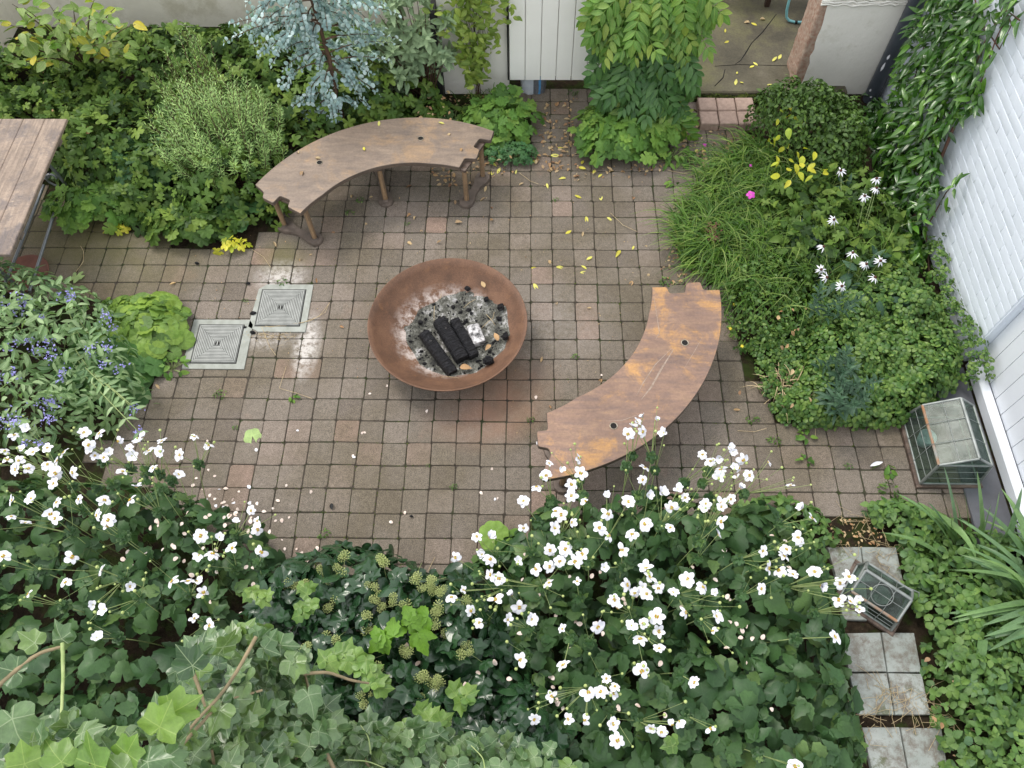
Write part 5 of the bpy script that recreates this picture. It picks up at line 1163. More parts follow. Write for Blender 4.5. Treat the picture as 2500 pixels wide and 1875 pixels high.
for k in range(26):
    a0 = rng.uniform(0, 6.28); zz = np.linspace(0, rng.uniform(.7, 1.5), 14); ww = .02+.10*np.clip(zz-.3, 0, 1); q = np.c_[pb0[0]+ww*np.cos(a0+zz*3.5)*rng.uniform(.5, 2.0), pb0[1]+.0-ww*.35*np.abs(np.sin(a0+zz*3)), zz]; b.tubes(q[None], .0018, 3)
pr(b.build('vine_stem', M_BARK), e, (pb0[0], pb0[1], 0))
# geranium clump left of hatch
c = C_(1225, 300, .1); clump('geranium_plant', c, .36, .30, .30, 170, TP_GER, L_GER, (.085, .135), 'fresh green geranium clump under the clematis left of the door gap', 'plant', npart=170)
c = C_(1235, 235, .2); clump('geranium_plant', c, .16, .12, .30, 36, TP_GER, L_GER, (.09, .14), 'geranium shoot rising against the wall beside the compost sack', 'plant', npart=36)
c = C_(1105, 285, .08); clump('geranium_plant', c, .26, .18, .16, 70, TP_GER, L_BED, (.07, .11), 'low geranium leaves between the bench end and the rod', 'plant', npart=70)
c = C_(1250, 378, .05); clump('love_in_a_mist', c, .24, .12, .15, 230, TP_BED, L_AQ, (.035, .06), 'feathery blue green seedling patch beside the bench leg', 'plant', npart=60)
# middle geranium clump
c = C_(1530, 320, .12); clump('geranium_plant', c, .50, .37, .30, 250, TP_GER, L_GER, (.10, .155), 'big light green geranium mound below the wisteria in the middle', 'plant', npart=250, inner=.25)
c = C_(1640, 380, .05); clump('weedy_tuft', c, .26, .10, .10, 130, TP_LANCW, L_GER, (.04, .08), 'weedy fringe at the right foot of the middle geranium', 'plant', npart=60)
# wisteria
wb_ = (.95, 3.30, 0); e = empty('wisteria_climber', wb_, 'wisteria with long divided leaves hanging over the wall right of the hatch', 'climber'); Rs, Ps, tone = [], [], []
for k in range(185):
    py_ = rng.uniform(-60, 262); w0 = np.interp(py_, [-60, 60, 150, 262], [1490, 1500, 1520, 1570]); w1 = np.interp(py_, [-60, 60, 110, 200, 262], [1690, 1680, 1640, 1640, 1650]); px_ = rng.uniform(w0, w1); Y_ = 3.28-.16*rng.random()-.0006*max(0, py_)
    p = GY(px_, py_, Y_); 
    if p[2] < .22: continue
    d = norm(np.array([(px_-(w0+w1)/2)/(w1-w0)*1.9+rng.normal(0, .45), -.75, -.55+rng.normal(0, .25)])); nm_ = norm(np.array([0, -.55, .85])+rn(3)*.25); nm_ = norm(nm_-d*(d@nm_))
    Rs.append(frames(d[None], nm_[None], [rng.uniform(.22, .33)])[0]); Ps.append(p); tone.append(py_ < 80 or (py_ > 205 and px_ < 1640 and rng.random() < .8))
Rs, Ps, tone = np.array(Rs), np.array(Ps), np.array(tone)
emit(e, wb_, TP_PINN, L_WIS1, Rs[tone], Ps[tone], 300); emit(e, wb_, TP_PINN, L_WIS2, Rs[~tone], Ps[~tone], 300)
b = MB()
for k in range(8):
    x0 = .9+.04*k; zz = np.linspace(0, 1.9, 16); q = np.c_[x0+.10*np.sin(zz*2.2+k)*(.3+zz*.5), 3.40+.03*np.cos(zz*3+k), zz]; b.tubes(q[None], .010-.0008*k, 6)
pr(b.build('vine_stem', M_BARK), e, wb_)
# top-left young shrub branches with pale leaves
yb = C_(230, 190); e = empty('pale_leaved_shrub', (yb[0], yb[1], 0), 'young shrub with sparse pale oval leaves on dark branches at the top left', 'shrub'); ybb = (yb[0], yb[1], 0); tips = []
for px_, py_, h_ in [(20, 60, 1.0), (60, 20, 1.2), (110, 95, .95), (150, 110, .9), (90, 150, .8), (300, 120, .85), (310, 140, .8), (250, 75, 1.1), (280, 20, 1.3), (230, 0, 1.4), (330, 60, 1.0), (10, 110, .8), (15, 160, .6), (180, 20, 1.3), (145, 60, 1.1), (60, 90, .9), (170, 80, 1.05), (290, 100, .95), (30, 10, 1.2), (120, 10, 1.25), (240, 110, .9)]: tips.append(G(px_, py_, h_))
tips = np.array(tips); nt_ = len(tips); rt = np.tile(np.array([yb[0], yb[1], 0.]), (nt_, 1)); v = np.linspace(0, 1, 10)[None, :, None]; mid = rt*.5+tips*.5; mid[:, 2] += .2; Q = (1-v)**2*rt[:, None]+2*v*(1-v)*mid[:, None]+v*v*tips[:, None]
b = MB(); b.tubes(Q, np.linspace(.011, .002, 10)[None].repeat(nt_, 0), 5); pr(b.build('branch', M_BARK), e, ybb)
m_ = 13; i0 = rng.uniform(.45, 1, (nt_, m_))*9; ii = np.minimum(i0.astype(int), 8); fr = (i0-ii)[..., None]; PP = np.take_along_axis(Q, ii[..., None].repeat(3, 2), 1)*(1-fr)+np.take_along_axis(Q, ii[..., None].repeat(3, 2)+1, 1)*fr; PP = PP.reshape(-1, 3)+rn(nt_*m_, 3)*.025
f = norm(rn(len(PP), 3)*np.array([1, 1, .4])); nm = norm(np.array([0, -.25, 1.])+rn(len(PP), 3)*.4); nm = norm(nm-f*(f*nm).sum(1, keepdims=True))
emit(e, ybb, [ovate(6, .62, .85, .1, .15), ovate(6, .58, .85, .18, .3)], L_YOUNG, frames(f, nm, rng.uniform(.075, .12, len(PP))), PP, 300)
print('back bed', time.time()-T0)

# ---------------- blue flower bush, scalloped clump
clump('lady_mantle', C_(345, 800, .10), .36, .33, .17, 140, TP_SCAL, L_MANTLE, (.105, .16), 'lime green scalloped leaf clump beside the ribbed manhole cover', 'plant', npart=140, tilt=.22, inner=.3)
clump('lady_mantle', C_(250, 890, .08), .42, .34, .15, 120, TP_SCAL, L_MANTLED, (.12, .19), 'darker scalloped leaves under the blue flowers', 'plant', npart=120, tilt=.25)
clump('lady_mantle', C_(330, 752, .05), .30, .10, .10, 40, TP_SCAL, L_MANTLE, (.09, .14), 'row of young scalloped leaves against the paving joint', 'plant', npart=40, tilt=.25)
clump('small_weed_plant', C_(415, 895, .04), .12, .07, .08, 34, TP_OV, L_GER, (.04, .07), 'fresh small leaved weed below the lime green clump', 'plant', npart=34)
BBp = [G(x, y, .25) for x, y in [(-150, 640), (60, 640), (180, 690), (260, 720), (300, 800), (330, 880), (345, 950), (230, 1040), (120, 1090), (-150, 1120)]]
cb = np.mean(BBp, 0); e = empty('bluebeard_bush', (cb[0], cb[1], 0), 'grey green bush with violet blue flower clusters at the left edge', 'shrub'); cbb = (cb[0], cb[1], 0)
Rc, Pc, Hc = canopy(BBp, 2300, .10, .52, nf=6, edge=.35, tilt=.6, depth=1.0, amp=.6, size=(.05, .10)); emit(e, cbb, TP_LANCW, L_CARY, Rc, Pc, 300)
shoot = [(855, 1030), (880, 1180), (560, 770), (700, 930), (300, 430), (500, 460), (620, 560), (60, 430), (420, 330), (820, 1010), (200, 560)]
b = MB(); Rs, Ps = [], []
for x, y in shoot:
    tip = G(x/2.592, 600+y/2.592, .35); r0 = np.array([cb[0]+rng.normal(0, .1), cb[1]+rng.normal(0, .1), .1]); v = np.linspace(0, 1, 9)[:, None]; m0 = (r0+tip)/2+np.array([0, 0, .22]); q = (1-v)**2*r0+2*v*(1-v)*m0+v*v*tip; b.tubes(q[None], .003, 4)
    for i in range(3, 9):
        for s_ in (1, -1):
            d = norm(q[i]-q[i-1]); sd2 = np.cross(d, [0, 0, 1.])*s_; f = norm(sd2+d*.5+rn(3)*.15); nm_ = norm(np.array([0, 0, 1.])+rn(3)*.3); nm_ = norm(nm_-f*(f@nm_)); Rs.append(frames(f[None], nm_[None], [rng.uniform(.05, .085)])[0]); Ps.append(q[i])
pr(b.build('shoot', M_GSTEM), e, cbb); emit(e, cbb, TP_LANCW, L_CARY, np.array(Rs), np.array(Ps), 300)
fl = [(125, 380, 2.0), (80, 370, 1.2), (165, 375, 1.3), (665, 440, 1), (715, 520, 1), (680, 640, 1.2), (570, 670, 1.1), (300, 610, 1), (320, 690, 1.1), (60, 640, .9), (215, 665, .9), (660, 755, .9), (765, 780, .9), (385, 830, .8), (285, 1000, 1.6), (350, 1005, 1), (310, 1095, 1.3), (50, 1115, 1.8), (110, 1105, .8), (855, 1030, 1), (875, 1180, .8), (435, 310, .9), (455, 325, .7), (375, 310, .7), (15, 840, .8), (90, 800, .9), (160, 1250, .7), (250, 1245, .7), (270, 455, .7), (180, 600, .6), (115, 590, .6), (400, 790, .6)]
for x, y, s_ in fl:
    p = G(x/2.592, 600+y/2.592, .42+.03*(y < 900)-.10*(x > 700)); n = int(22*s_); b = MB(); n = int(n*1.3); q = rn(n, 3)*np.array([.022, .022, .018])*s_; az = rng.uniform(0, 6.28, n); f = norm(np.c_[np.cos(az), np.sin(az), rng.uniform(0, 1, n)]); nm = norm(rn(n, 3)+np.array([0, 0, 1.])); nm = norm(nm-f*(f*nm).sum(1, keepdims=True))
    b.inst(TP_SMALL[0], frames(f, nm, rng.uniform(.012, .022, n)), q); o = b.build('flower_cluster', M_BLUEF); o.parent = e; o.location = (p[0]-cb[0], p[1]-cb[1], p[2])

# ---------------- anemones
def petal(seed, w_=.72, notch=.0):
    r = random.Random(seed); V = []; U = []; rows = 5
    for i in range(rows+1):
        v = i/rows; ww = w_/2*math.sin(math.pi*(v*.80+.06))**.8; 
        for u in (-1, 0, 1): V.append((u*ww*(1 if i < rows else .75), v*(1-.05*abs(u)*(i == rows)), .10*v*(1-v)*2-.12*v*v+abs(u)*ww*.18+r.uniform(-.01, .01))); U.append((u*ww, v))
    F = []
    for i in range(rows): a = i*3; F += [[a, a+1, a+4, a+3], [a+1, a+2, a+5, a+4]]
    return T(V, F, U)
PET = [petal(i, w_) for i, w_ in enumerate((.78, .66, .86, .6))]; PETM = [tmpl_mesh(t, 'petal', M_PETAL) for t in PET]
def disc_center():
    b = MB(); an = np.linspace(0, 2*np.pi, 13)[:-1]; n = 40
    a = rng.uniform(0, 6.28, n); P0 = np.zeros((n, 3)); tips = np.c_[np.cos(a), np.sin(a), np.zeros(n)]*rng.uniform(.17, .27, n)[:, None]; tips[:, 2] = rng.uniform(.05, .13, n); base_ = tips*.35; base_[:, 2] = .01
    b.tubes(np.stack([base_, (base_+tips)/2+np.array([0, 0, .01]), tips], 1), np.array([[.012, .012, .034]]).repeat(n, 0), 4)
    o = b.build('stamens', M_STAM); me1 = o.data; bpy.data.objects.remove(o)
    b = MB(); V = []; 
    for r_, z in ((.11, .0), (.105, .06), (.07, .11), (.0001, .125)): V += [(r_*math.cos(t), r_*math.sin(t), z) for t in an[::2]]
    b.raw(V, [[l*6+j, l*6+(j+1) % 6, l*6+6+(j+1) % 6, l*6+6+j] for l in range(3) for j in range(6)]); o = b.build('flower_eye', M_EYE); me2 = o.data; bpy.data.objects.remove(o); return me1, me2
STM, EYM = disc_center()
def sphere(r=1.0, n=8, m=5):
    V = []; F = []
    for i in range(m+1):
        for j in range(n): V.append((r*math.sin(math.pi*i/m)*math.cos(2*math.pi*j/n)+1e-4*math.cos(j), r*math.sin(math.pi*i/m)*math.sin(2*math.pi*j/n)+1e-4*math.sin(j), r*math.cos(math.pi*i/m)))
    for i in range(m):
        for j in range(n): F.append([i*n+j, (i+1)*n+j, (i+1)*n+(j+1) % n, i*n+(j+1) % n])
    return T(V, F)
SPH = sphere(); BUDM = tmpl_mesh(SPH, 'bud', M_BUD)
def put(name, me, parent, R, P, base=(0, 0, 0)):
    o = bpy.data.objects.new(name, me); o.parent = parent; o.matrix_basis = Matrix(np.vstack([np.hstack([R, (np.asarray(P)-np.asarray(base))[:, None]]), [0, 0, 0, 1]]).tolist()); col.objects.link(o); return o
def anemone_flowers(e, base, pts, hfun, stems, root_of, size=(.027, .043)):
    P = []
    for x, y in pts:
        h = hfun(x, y)+rng.normal(0, .035); P.append(G(x, y, h))
    P = np.array(P); n = len(P)
    for p in P:
        # faces lean up, a little towards the light and outwards
        nm_ = norm(np.array([rng.normal(0, .5), rng.normal(.05, .5), 1.0])); f0 = norm(np.cross(nm_, rn(3))); R0 = frames(f0[None], nm_[None], [1.0])[0]; s_ = rng.uniform(*size); k = rng.choice([5, 5, 6, 6, 7, 8]); droop = rng.uniform(-.35, .40) if rng.random() < .85 else rng.uniform(.6, 1.0)
        fl_ = empty_child('flower', e, R0, p, base)
        a0 = rng.uniform(0, 6)
        for j in range(k):
            if rng.random() < (.04 if rng.random() < .8 else .4): continue
            R_ = rotz(a0+2*math.pi*j/k+rng.normal(0, .08))@rotx(droop+.10*(j % 2)+rng.normal(0, .07))*(s_*rng.uniform(.9, 1.1)); put('petal', PETM[rng.integers(0, 4)], fl_, R_, (0, 0, .001*(j % 2)))
        put('stamens', STM, fl_, np.eye(3)*s_*1.05, (0, 0, .002)); put('flower_eye', EYM, fl_, np.eye(3)*s_, (0, 0, .003))
    return P
def empty_child(name, parent, R, P, base):
    o = bpy.data.objects.new(name, None); o.empty_display_size = .02; o.parent = parent; o.matrix_basis = Matrix(np.vstack([np.hstack([R, (np.asarray(P)-np.asarray(base))[:, None]]), [0, 0, 0, 1]]).tolist()); col.objects.link(o); return o
ZR = [(665, 35), (700, 55), (995, 50), (1400, 10), (1715, 5), (1610, 5), (460, 140), (655, 140), (770, 105), (1230, 115), (1150, 180), (1715, 100), (1690, 185), (165, 195), (245, 200), (940, 140), (1390, 140), (1000, 190), (30, 325), (250, 340), (195, 310), (430, 350), (630, 280), (725, 275), (835, 305), (1085, 280), (540, 400), (625, 385), (690, 350), (785, 355), (970, 390), (255, 435), (305, 460), (625, 490), (800, 480), (1235, 395), (1260, 455), (1220, 515), (1115, 500), (1165, 550), (1240, 560), (1315, 520), (1500, 465), (1595, 515), (1675, 550), (1410, 550), (80, 535), (5, 580), (285, 595), (390, 565), (435, 640), (125, 665), (1035, 595), (1055, 650), (1305, 700), (1485, 675), (1680, 700), (1660, 795), (180, 740), (360, 720), (510, 720), (710, 780), (930, 765), (1145, 760), (1220, 745), (1320, 795), (1200, 845), (1320, 905), (440, 975), (715, 1010), (1210, 1045), (1545, 1120), (985, 1095), (950, 1180), (870, 1180), (1040, 1145), (1030, 1190), (640, 1205), (530, 1350), (745, 1350), (850, 1355), (1025, 1380), (1055, 1485), (1265, 1405), (1335, 1430), (1400, 1385), (1445, 1365), (1645, 1410), (2180, 1650)]
FR = [(1100+a/2.592, 1235+b_/2.592) for a, b_ in ZR]+[(1250+a/2.765, 640+b_/2.765) for a, b_ in [(965, 1068), (885, 1050), (820, 1120), (845, 1080), (880, 1145), (785, 1160), (1028, 1155), (445, 1325), (250, 1360), (335, 1385), (465, 1425), (230, 1440), (400, 1500), (165, 1520), (400, 1575), (895, 1390), (880, 1470), (495, 1615), (75, 1615), (640, 1575), (785, 1620), (920, 1570), (1010, 1560), (1120, 1535), (1170, 1590), (1285, 1300), (1470, 1250), (1490, 1280), (1400, 1320), (1340, 1345), (1560, 1335), (1410, 1405), (1500, 1385), (1530, 1390), (1395, 1455), (1520, 1455), (1600, 1440), (1480, 1600), (1310, 1630), (1415, 1630), (1540, 1530)]]+[(1850+a/2.592, 1235+b_/2.592) for a, b_ in [(280, 20), (340, 80), (255, 200), (265, 225), (180, 275), (165, 320), (30, 285), (65, 395), (135, 410), (220, 435), (360, 420), (20, 525), (400, 505), (575, 450), (520, 490), (515, 595), (585, 610), (640, 590), (645, 660), (485, 830)]]+[(1874, 1129), (1930, 1186)]
FL = [(a/2.592, 600+b_/2.592) for a, b_ in [(170, 1155), (90, 1200), (530, 1185), (630, 1190), (750, 1235), (880, 1250), (570, 1275), (905, 1215), (1230, 1210), (1025, 1240), (1320, 1265), (210, 1310), (140, 1290), (300, 1280), (405, 1310), (600, 1330), (660, 1340), (690, 1310), (820, 1285), (835, 1330), (945, 1300), (1015, 1300), (1140, 1325), (50, 1355), (120, 1360), (300, 1385), (365, 1360), (100, 1415), (180, 1410), (460, 1435), (350, 1440), (775, 1430), (970, 1410), (1130, 1450), (340, 1505), (865, 1530), (80, 1610), (205, 1600), (360, 1625), (500, 1605), (660, 1610), (825, 1610), (30, 1300), (560, 1260)]]+[(a/2.592, 1235+b_/2.592) for a, b_ in [(320, 55), (350, 80), (70, 70), (160, 110), (615, 60), (685, 90), (680, 130), (20, 320), (455, 325), (650, 410), (415, 485), (820, 510), (180, 560), (590, 625), (665, 655), (615, 840), (1090, 480), (1270, 190), (1390, 200), (1495, 105), (1630, 95), (1590, 30), (1630, 150), (1345, 305), (1260, 315), (1655, 290), (1470, 270), (1190, 480), (1250, 480), (1285, 550), (1230, 715), (1330, 755)]]
def lobed(w, seed):
    t = ovate(8, w, .72, .16, .30, serr=.13); return t
TP_ANL = [tjoin([lobed(.62, 0), lobed(.52, 1), lobed(.52, 2)], [rotx(-.05)*.75, rotz(.95)@rotx(-.2)*.62, rotz(-.95)@rotx(-.2)*.62], [(0, 0, 0)]*3), tjoin([lobed(.7, 0), lobed(.55, 1), lobed(.55, 2)], [rotx(-.25)*.7, rotz(1.25)@rotx(-.1)*.6, rotz(-1.1)@rotx(-.3)*.62], [(0, 0, 0)]*3), tjoin([lobed(.78, 3)], [rotx(-.15)*.85], [(0, 0, 0)]), TP_ANEM[0]]
def anemone(name, poly, hcan, nleaf, FP, hf, label, cat, npart, cshift, seedn):
    PW = [G(x, y, h) for x, y, h in poly]; cb = np.mean(PW, 0); e = empty(name, (cb[0], cb[1], 0), label, 'plant'); bb = (cb[0], cb[1], 0)
    R1, P1, H1_ = canopy(PW, nleaf, hcan[0], hcan[1], nf=5, edge=.35, tilt=.38, depth=.75, amp=.22, size=(.10, .175))
    emit(e, bb, TP_ANL, L_ANEM, R1, P1, npart)
    P = anemone_flowers(e, bb, FP, hf, None, None); n = len(P)
    # whorls below the flowers, stems from them
    nk = max(12, n//3); ord_ = rng.permutation(n); cen = []; 
    inner = np.array([cb[0], cb[1]])
    root = np.c_[P[:, :2]*.72+inner*.28+rn(n, 2)*.05, np.zeros(n)]; 
    wh = P*.62+root*.38; wh[:, 2] = P[:, 2]-rng.uniform(.18, .36, n); grp = []
    for i in range(n):                      # neighbouring flowers share one whorl
        d = np.linalg.norm(P-P[i], axis=1); j = int(np.argmin(np.where(np.arange(n) <= i, d, 9e9))) if i else 0
        cand = [g for g in grp if np.linalg.norm(wh[g]-wh[i]) < .14]
        if cand: wh[i] = wh[cand[0]]; root[i] = root[cand[0]]
        else: grp.append(i)
    b = stems_from(P, wh, k=6, r=.0022, bend=-.25, sides=4); b = stems_from(wh[grp], root[grp], k=6, r=.0028, bend=.1, sides=4, b=b)
    nb_ = int(n*1.5); bi = rng.integers(0, n, nb_); bt = wh[bi]+(P[bi]-wh[bi])*rng.uniform(.75, 1.25, nb_)[:, None]+rn(nb_, 3)*np.array([.05, .05, .02]); stems_from(bt, wh[bi], k=5, r=.0014, bend=-.3, sides=3, b=b)
    o = b.build('flower_stems', M_GSTEM); o['kind'] = 'stuff'; pr(o, e, bb)
    for p in bt[:240]: put('bud', BUDM, e, np.eye(3)*rng.uniform(.0055, .0095), p, bb)
    rosettes(e, bb, wh[grp], [(rng.normal(0, .2), rng.normal(-.1, .2), 1)]*len(grp), 7, .072, TP_PALM, L_ANEM, 300, pname='bract', cup=.3)
    return e, P1
PR = [(1090, 1395, .35), (1250, 1290, .4), (1320, 1215, .4), (1600, 1180, .45), (1880, 1210, .45), (2030, 1330, .4), (2075, 1500, .4), (2100, 1700, .4), (2130, 1960, .4), (1130, 1960, .4), (1090, 1700, .35), (1200, 1560, .35), (1080, 1480, .3)]
anemone('japanese_anemone', PR, (.22, .62), 1250, FR, lambda x, y: .98-.0*(y)+.10*(y > 1500)-.12*(x > 1900)-.10*(y < 1150), 'large white flowering anemone clump filling the lower right beside the slabs', 'plant', 300, 0, 0)
PL_ = [(-260, 1180, .4), (60, 1150, .4), (330, 1170, .35), (470, 1200, .35), (640, 1290, .3), (690, 1340, .3), (690, 1450, .3), (640, 1560, .35), (560, 1700, .4), (450, 1960, .4), (-260, 1960, .4)]
anemone('japanese_anemone', PL_, (.2, .55), 800, FL, lambda x, y: .92+.08*(y > 1300)-.20*(x > 420)-.08*(y < 1120), 'white flowering anemone clump at the lower left below the blue flowers', 'plant', 300, 0, 1)
# single big pale leaves at the front right clump's left corner
clump('anemone_seedling', C_(1225, 1330, .2), .14, .12, .25, 9, [TP_SCAL[0], TP_ANEM[0]], L_GER, (.16, .2), 'three large rounded leaves at the left corner of the right anemones', 'plant', npart=9, nst=6)
print('anemones', time.time()-T0)

# ---------------- ivy hedge with umbels in the middle front
IV = [(640, 1405, .4), (720, 1370, .4), (830, 1335, .4), (960, 1350, .4), (1060, 1410, .4), (1140, 1400, .4), (1220, 1450, .45), (1270, 1600, .5), (1400, 1760, .6), (1480, 1960, .6), (500, 1960, .6), (560, 1700, .5)]
PW = [G(*q) for q in IV]; cb = np.mean(PW, 0); e = empty('flowering_ivy', (cb[0], cb[1], 0), 'dark glossy ivy hedge with yellow green flower umbels at the bottom centre', 'climber'); bb = (cb[0], cb[1], 0)
R1, P1, Hiv = canopy(PW, 1700, .35, .85, nf=6, edge=.3, tilt=.5, depth=.6, amp=.22, size=(.075, .135)); emit(e, bb, TP_IVY2+TP_IVY, L_IVYD, R1, P1, 300)
def umbel():
    b = MB(); n = 26; i = np.arange(n)+.5; ph = np.arccos(1-1.5*i/n); th = i*2.399; P = np.c_[np.sin(ph)*np.cos(th), np.sin(ph)*np.sin(th), np.cos(ph)]
    b.tubes(np.stack([0*P, P*.5, P*.9], 1), np.full((n, 3), .03), 3); b.inst(sphere(1, 5, 3), umat(n, .15), P); o = b.build('umbel', M_UMB); m = o.data; bpy.data.objects.remove(o); return m
UMB = umbel()
up = [(a/2.592+550, 1235+c_/2.592) for a, c_ in [(760, 310), (600, 395), (640, 440), (700, 385), (735, 420), (505, 490), (400, 480), (440, 505), (520, 540), (655, 520), (980, 330), (1000, 360), (900, 500), (940, 520), (980, 560), (960, 600), (1060, 570), (1100, 560), (1120, 620), (1060, 610), (1140, 650), (990, 650), (660, 640), (700, 600), (890, 690), (1190, 470), (1210, 440), (1290, 500), (1300, 465), (1310, 540), (1255, 520), (1360, 540), (1330, 680), (1350, 660), (1320, 760), (1390, 800), (920, 770), (890, 790), (810, 970), (830, 1000), (960, 1020), (640, 820), (700, 840), (600, 880), (510, 900), (1510, 880), (1490, 940), (1540, 930), (1250, 1080), (1220, 1100), (1280, 1110), (1340, 1090), (1370, 1120), (1330, 1150), (1240, 1210), (1220, 1250), (1270, 1260), (870, 1260), (860, 1200), (940, 1215), (1150, 940), (1130, 910), (1400, 1370), (1540, 600), (1380, 550)]]
upw = []
for x, y in up:
    for k in range(2):
        p = G(x+rng.normal(0, 5)*(k > 0), y+rng.normal(0, 5)*(k > 0), .85+rng.normal(0, .03)); upw.append(p); put('umbel', UMB, e, rotz(rng.uniform(0, 6))@rotx(rng.normal(0, .4))*rng.uniform(.016, .027), p, bb)
upw = np.array(upw); b = stems_from(upw, np.c_[upw[:, :2]+rn(len(upw), 2)*.06, upw[:, 2]-.18], k=4, r=.0016, bend=.2); o = b.build('flower_stalks', M_GSTEM); o['kind'] = 'stuff'; pr(o, e, bb)
# bright young shoots among the ivy
Rs, Ps = [], []
for x, y, n_, s_ in [(620+0, 1445, 3, .08), (640, 1460, 3, .08), (735, 1490, 3, .08), (755, 1480, 2, .08), (850, 1600, 4, .12), (815, 1620, 3, .1), (880, 1625, 3, .09), (885, 1670, 2, .08), (925, 1660, 4, .10), (900, 1640, 3, .09), (1110, 1690, 3, .1), (1145, 1700, 3, .09), (1030, 1750, 3, .09), (1065, 1755, 3, .1), (990, 1755, 2, .07), (740, 1450, 3, .07), (1650, 1820, 2, .08)]:
    for k in range(n_): Ps.append(G(x+rng.normal(0, 10), y+rng.normal(0, 10), .95)); d = norm(np.array([rng.normal(), rng.normal(), -.2])); nm_ = norm(np.array([0, -.2, 1.])+rn(3)*.25); nm_ = norm(nm_-d*(d@nm_)); Rs.append(frames(d[None], nm_[None], [s_*1.1])[0])
emit(e, bb, TP_IVY, L_IVYB, np.array(Rs), np.array(Ps), 300, 'young_leaf')
cl_ = [(1000, 1520, .17), (960, 1555, .16), (1045, 1505, .15), (1020, 1545, .16), (920, 1570, .15)]
e2 = empty('bright_vine_seedling', tuple(G(980, 1560, 0)), 'bright green broad lobed leaves poking through the dark ivy', 'plant'); b2 = tuple(G(980, 1560, 0)); Rs = []; Ps = []
for k, (x, y, s_) in enumerate(cl_ + [(1010, 1515, .15), (940, 1550, .16)]): Ps.append(G(x, y, .95)); d = norm(np.array([math.cos(k*1.7), math.sin(k*1.7), -.1])); nm_ = norm(np.array([0, -.2, 1.])+rn(3)*.12); nm_ = norm(nm_-d*(d@nm_)); Rs.append(frames(d[None], nm_[None], [s_])[0])
L_BRT = leaf_mat('bright_broad_leaf', [(.10, .21, .02), (.13, .26, .03)], .4, .3, 'palm', (.2, .38, .05), .5, .35, nveins=5)
emit(e2, b2, TP_ANL[:2], L_BRT, np.array(Rs), np.array(Ps), 300); b = stems_from(np.array(Ps), np.array(b2), r=.003, spread=.2); pr(b.build('stem', M_GSTEM), e2, b2)

# ---------------- near ivy, climbing up from the ground below the window
def near_ivy(name, reg, n, size, label, mat, tm, npart, tilt=.4, hj=.12, up0=(0, -.25, 1.)):
    """reg: list of (px,py,h)"""
    PW = np.array([G(*q) for q in reg]); A = np.array([(q[0], q[1]) for q in reg]); hs = np.array([q[2] for q in reg]); lo, hi = A.min(0), A.max(0); X = []
    while len(X) < n:
        q = rng.uniform(lo, hi)
        if inpoly(np.array([q[0]]), np.array([q[1]]), reg)[0]: X.append(q)
    X = np.array(X); wgt = 1/(np.linalg.norm(X[:, None]-A[None], axis=2)**2+50); h = (wgt*hs).sum(1)/wgt.sum(1); P = np.array([G(x, y, hh-abs(rng.normal(0, hj))) for (x, y), hh in zip(X, h)])
    c = P.mean(0); e = empty(name, (c[0], -2.14, 0), label, 'climber'); f = norm(np.c_[rng.normal(0, 1, n), rng.normal(0, 1, n), rng.normal(-.35, .3, n)]); nm = norm(np.array(up0)+rn(n, 3)*tilt); nm = norm(nm-f*(f*nm).sum(1, keepdims=True))
    emit(e, (c[0], -2.14, 0), tm, mat, frames(f, nm, rng.uniform(*size, n)), P, npart)
    b = MB()
    for k in range(9):
        x0 = c[0]+rng.normal(0, .25); p = P[rng.integers(0, n)]; q = np.array([(x0, -2.35, 0), (x0+.05, -2.35, p[2]*.4), (x0*.6+p[0]*.4, -2.33, p[2]*.75), (x0*.3+p[0]*.7, (p[1]-2.3)/2-.02, p[2]-.08), p-np.array([0, 0, .02])]); b.tubes(q[None], np.array([[.014, .012, .010, .007, .004]]), 6)
    pr(b.build('woody_stem', M_IVYSTEM), e, (c[0], -2.14, 0)); return e, (c[0], -2.14, 0), P
def stem_px(e, bb, pts, r, mat=M_IVYSTEM, name='twig'):
    q = np.array([G(*p) for p in pts]); v = np.linspace(0, len(q)-1, 4*len(q)); i = np.minimum(v.astype(int), len(q)-2); t_ = (v-i)[:, None]; qq = q[i]*(1-t_)+q[i+1]*t_; qq[1:-1] = (qq[:-2]+2*qq[1:-1]+qq[2:])/4; qq[1:-1] = (qq[:-2]+2*qq[1:-1]+qq[2:])/4; qq += rn(*qq.shape)*r*.06; b = MB(); b.tubes(qq[None], np.linspace(r, r*.6, len(qq))[None], 7); pr(b.build(name, mat), e, bb)
e, bb, _ = near_ivy('ivy_climber', [(440, 1590, 2.3), (600, 1520, 2.2), (690, 1545, 2.1), (775, 1625, 2.05), (790, 1700, 2.05), (830, 1790, 2.0), (780, 1900, 2.0), (430, 1900, 2.5), (400, 1800, 2.5), (490, 1700, 2.4), (420, 1640, 2.35)], 360, (.055, .125), 'grey green veined ivy branch reaching up at the bottom left of centre', L_IVYN, TP_IVY, 300, .55, .22)
for pts in ([(625, 1555, 2.3), (590, 1620, 2.32), (545, 1690, 2.34), (480, 1760, 2.4), (420, 1830, 2.5), (380, 1890, 2.55)], [(600, 1700, 2.2), (560, 1708, 2.25), (640, 1685, 2.2)], [(740, 1645, 2.05), (800, 1640, 2.02), (860, 1662, 1.95), (900, 1668, 1.9)], [(470, 1638, 2.4), (490, 1690, 2.4), (500, 1725, 2.38)], [(390, 1880, 2.5), (470, 1790, 2.4), (515, 1740, 2.36), (540, 1715, 2.3)]): stem_px(e, bb, pts, .0065)
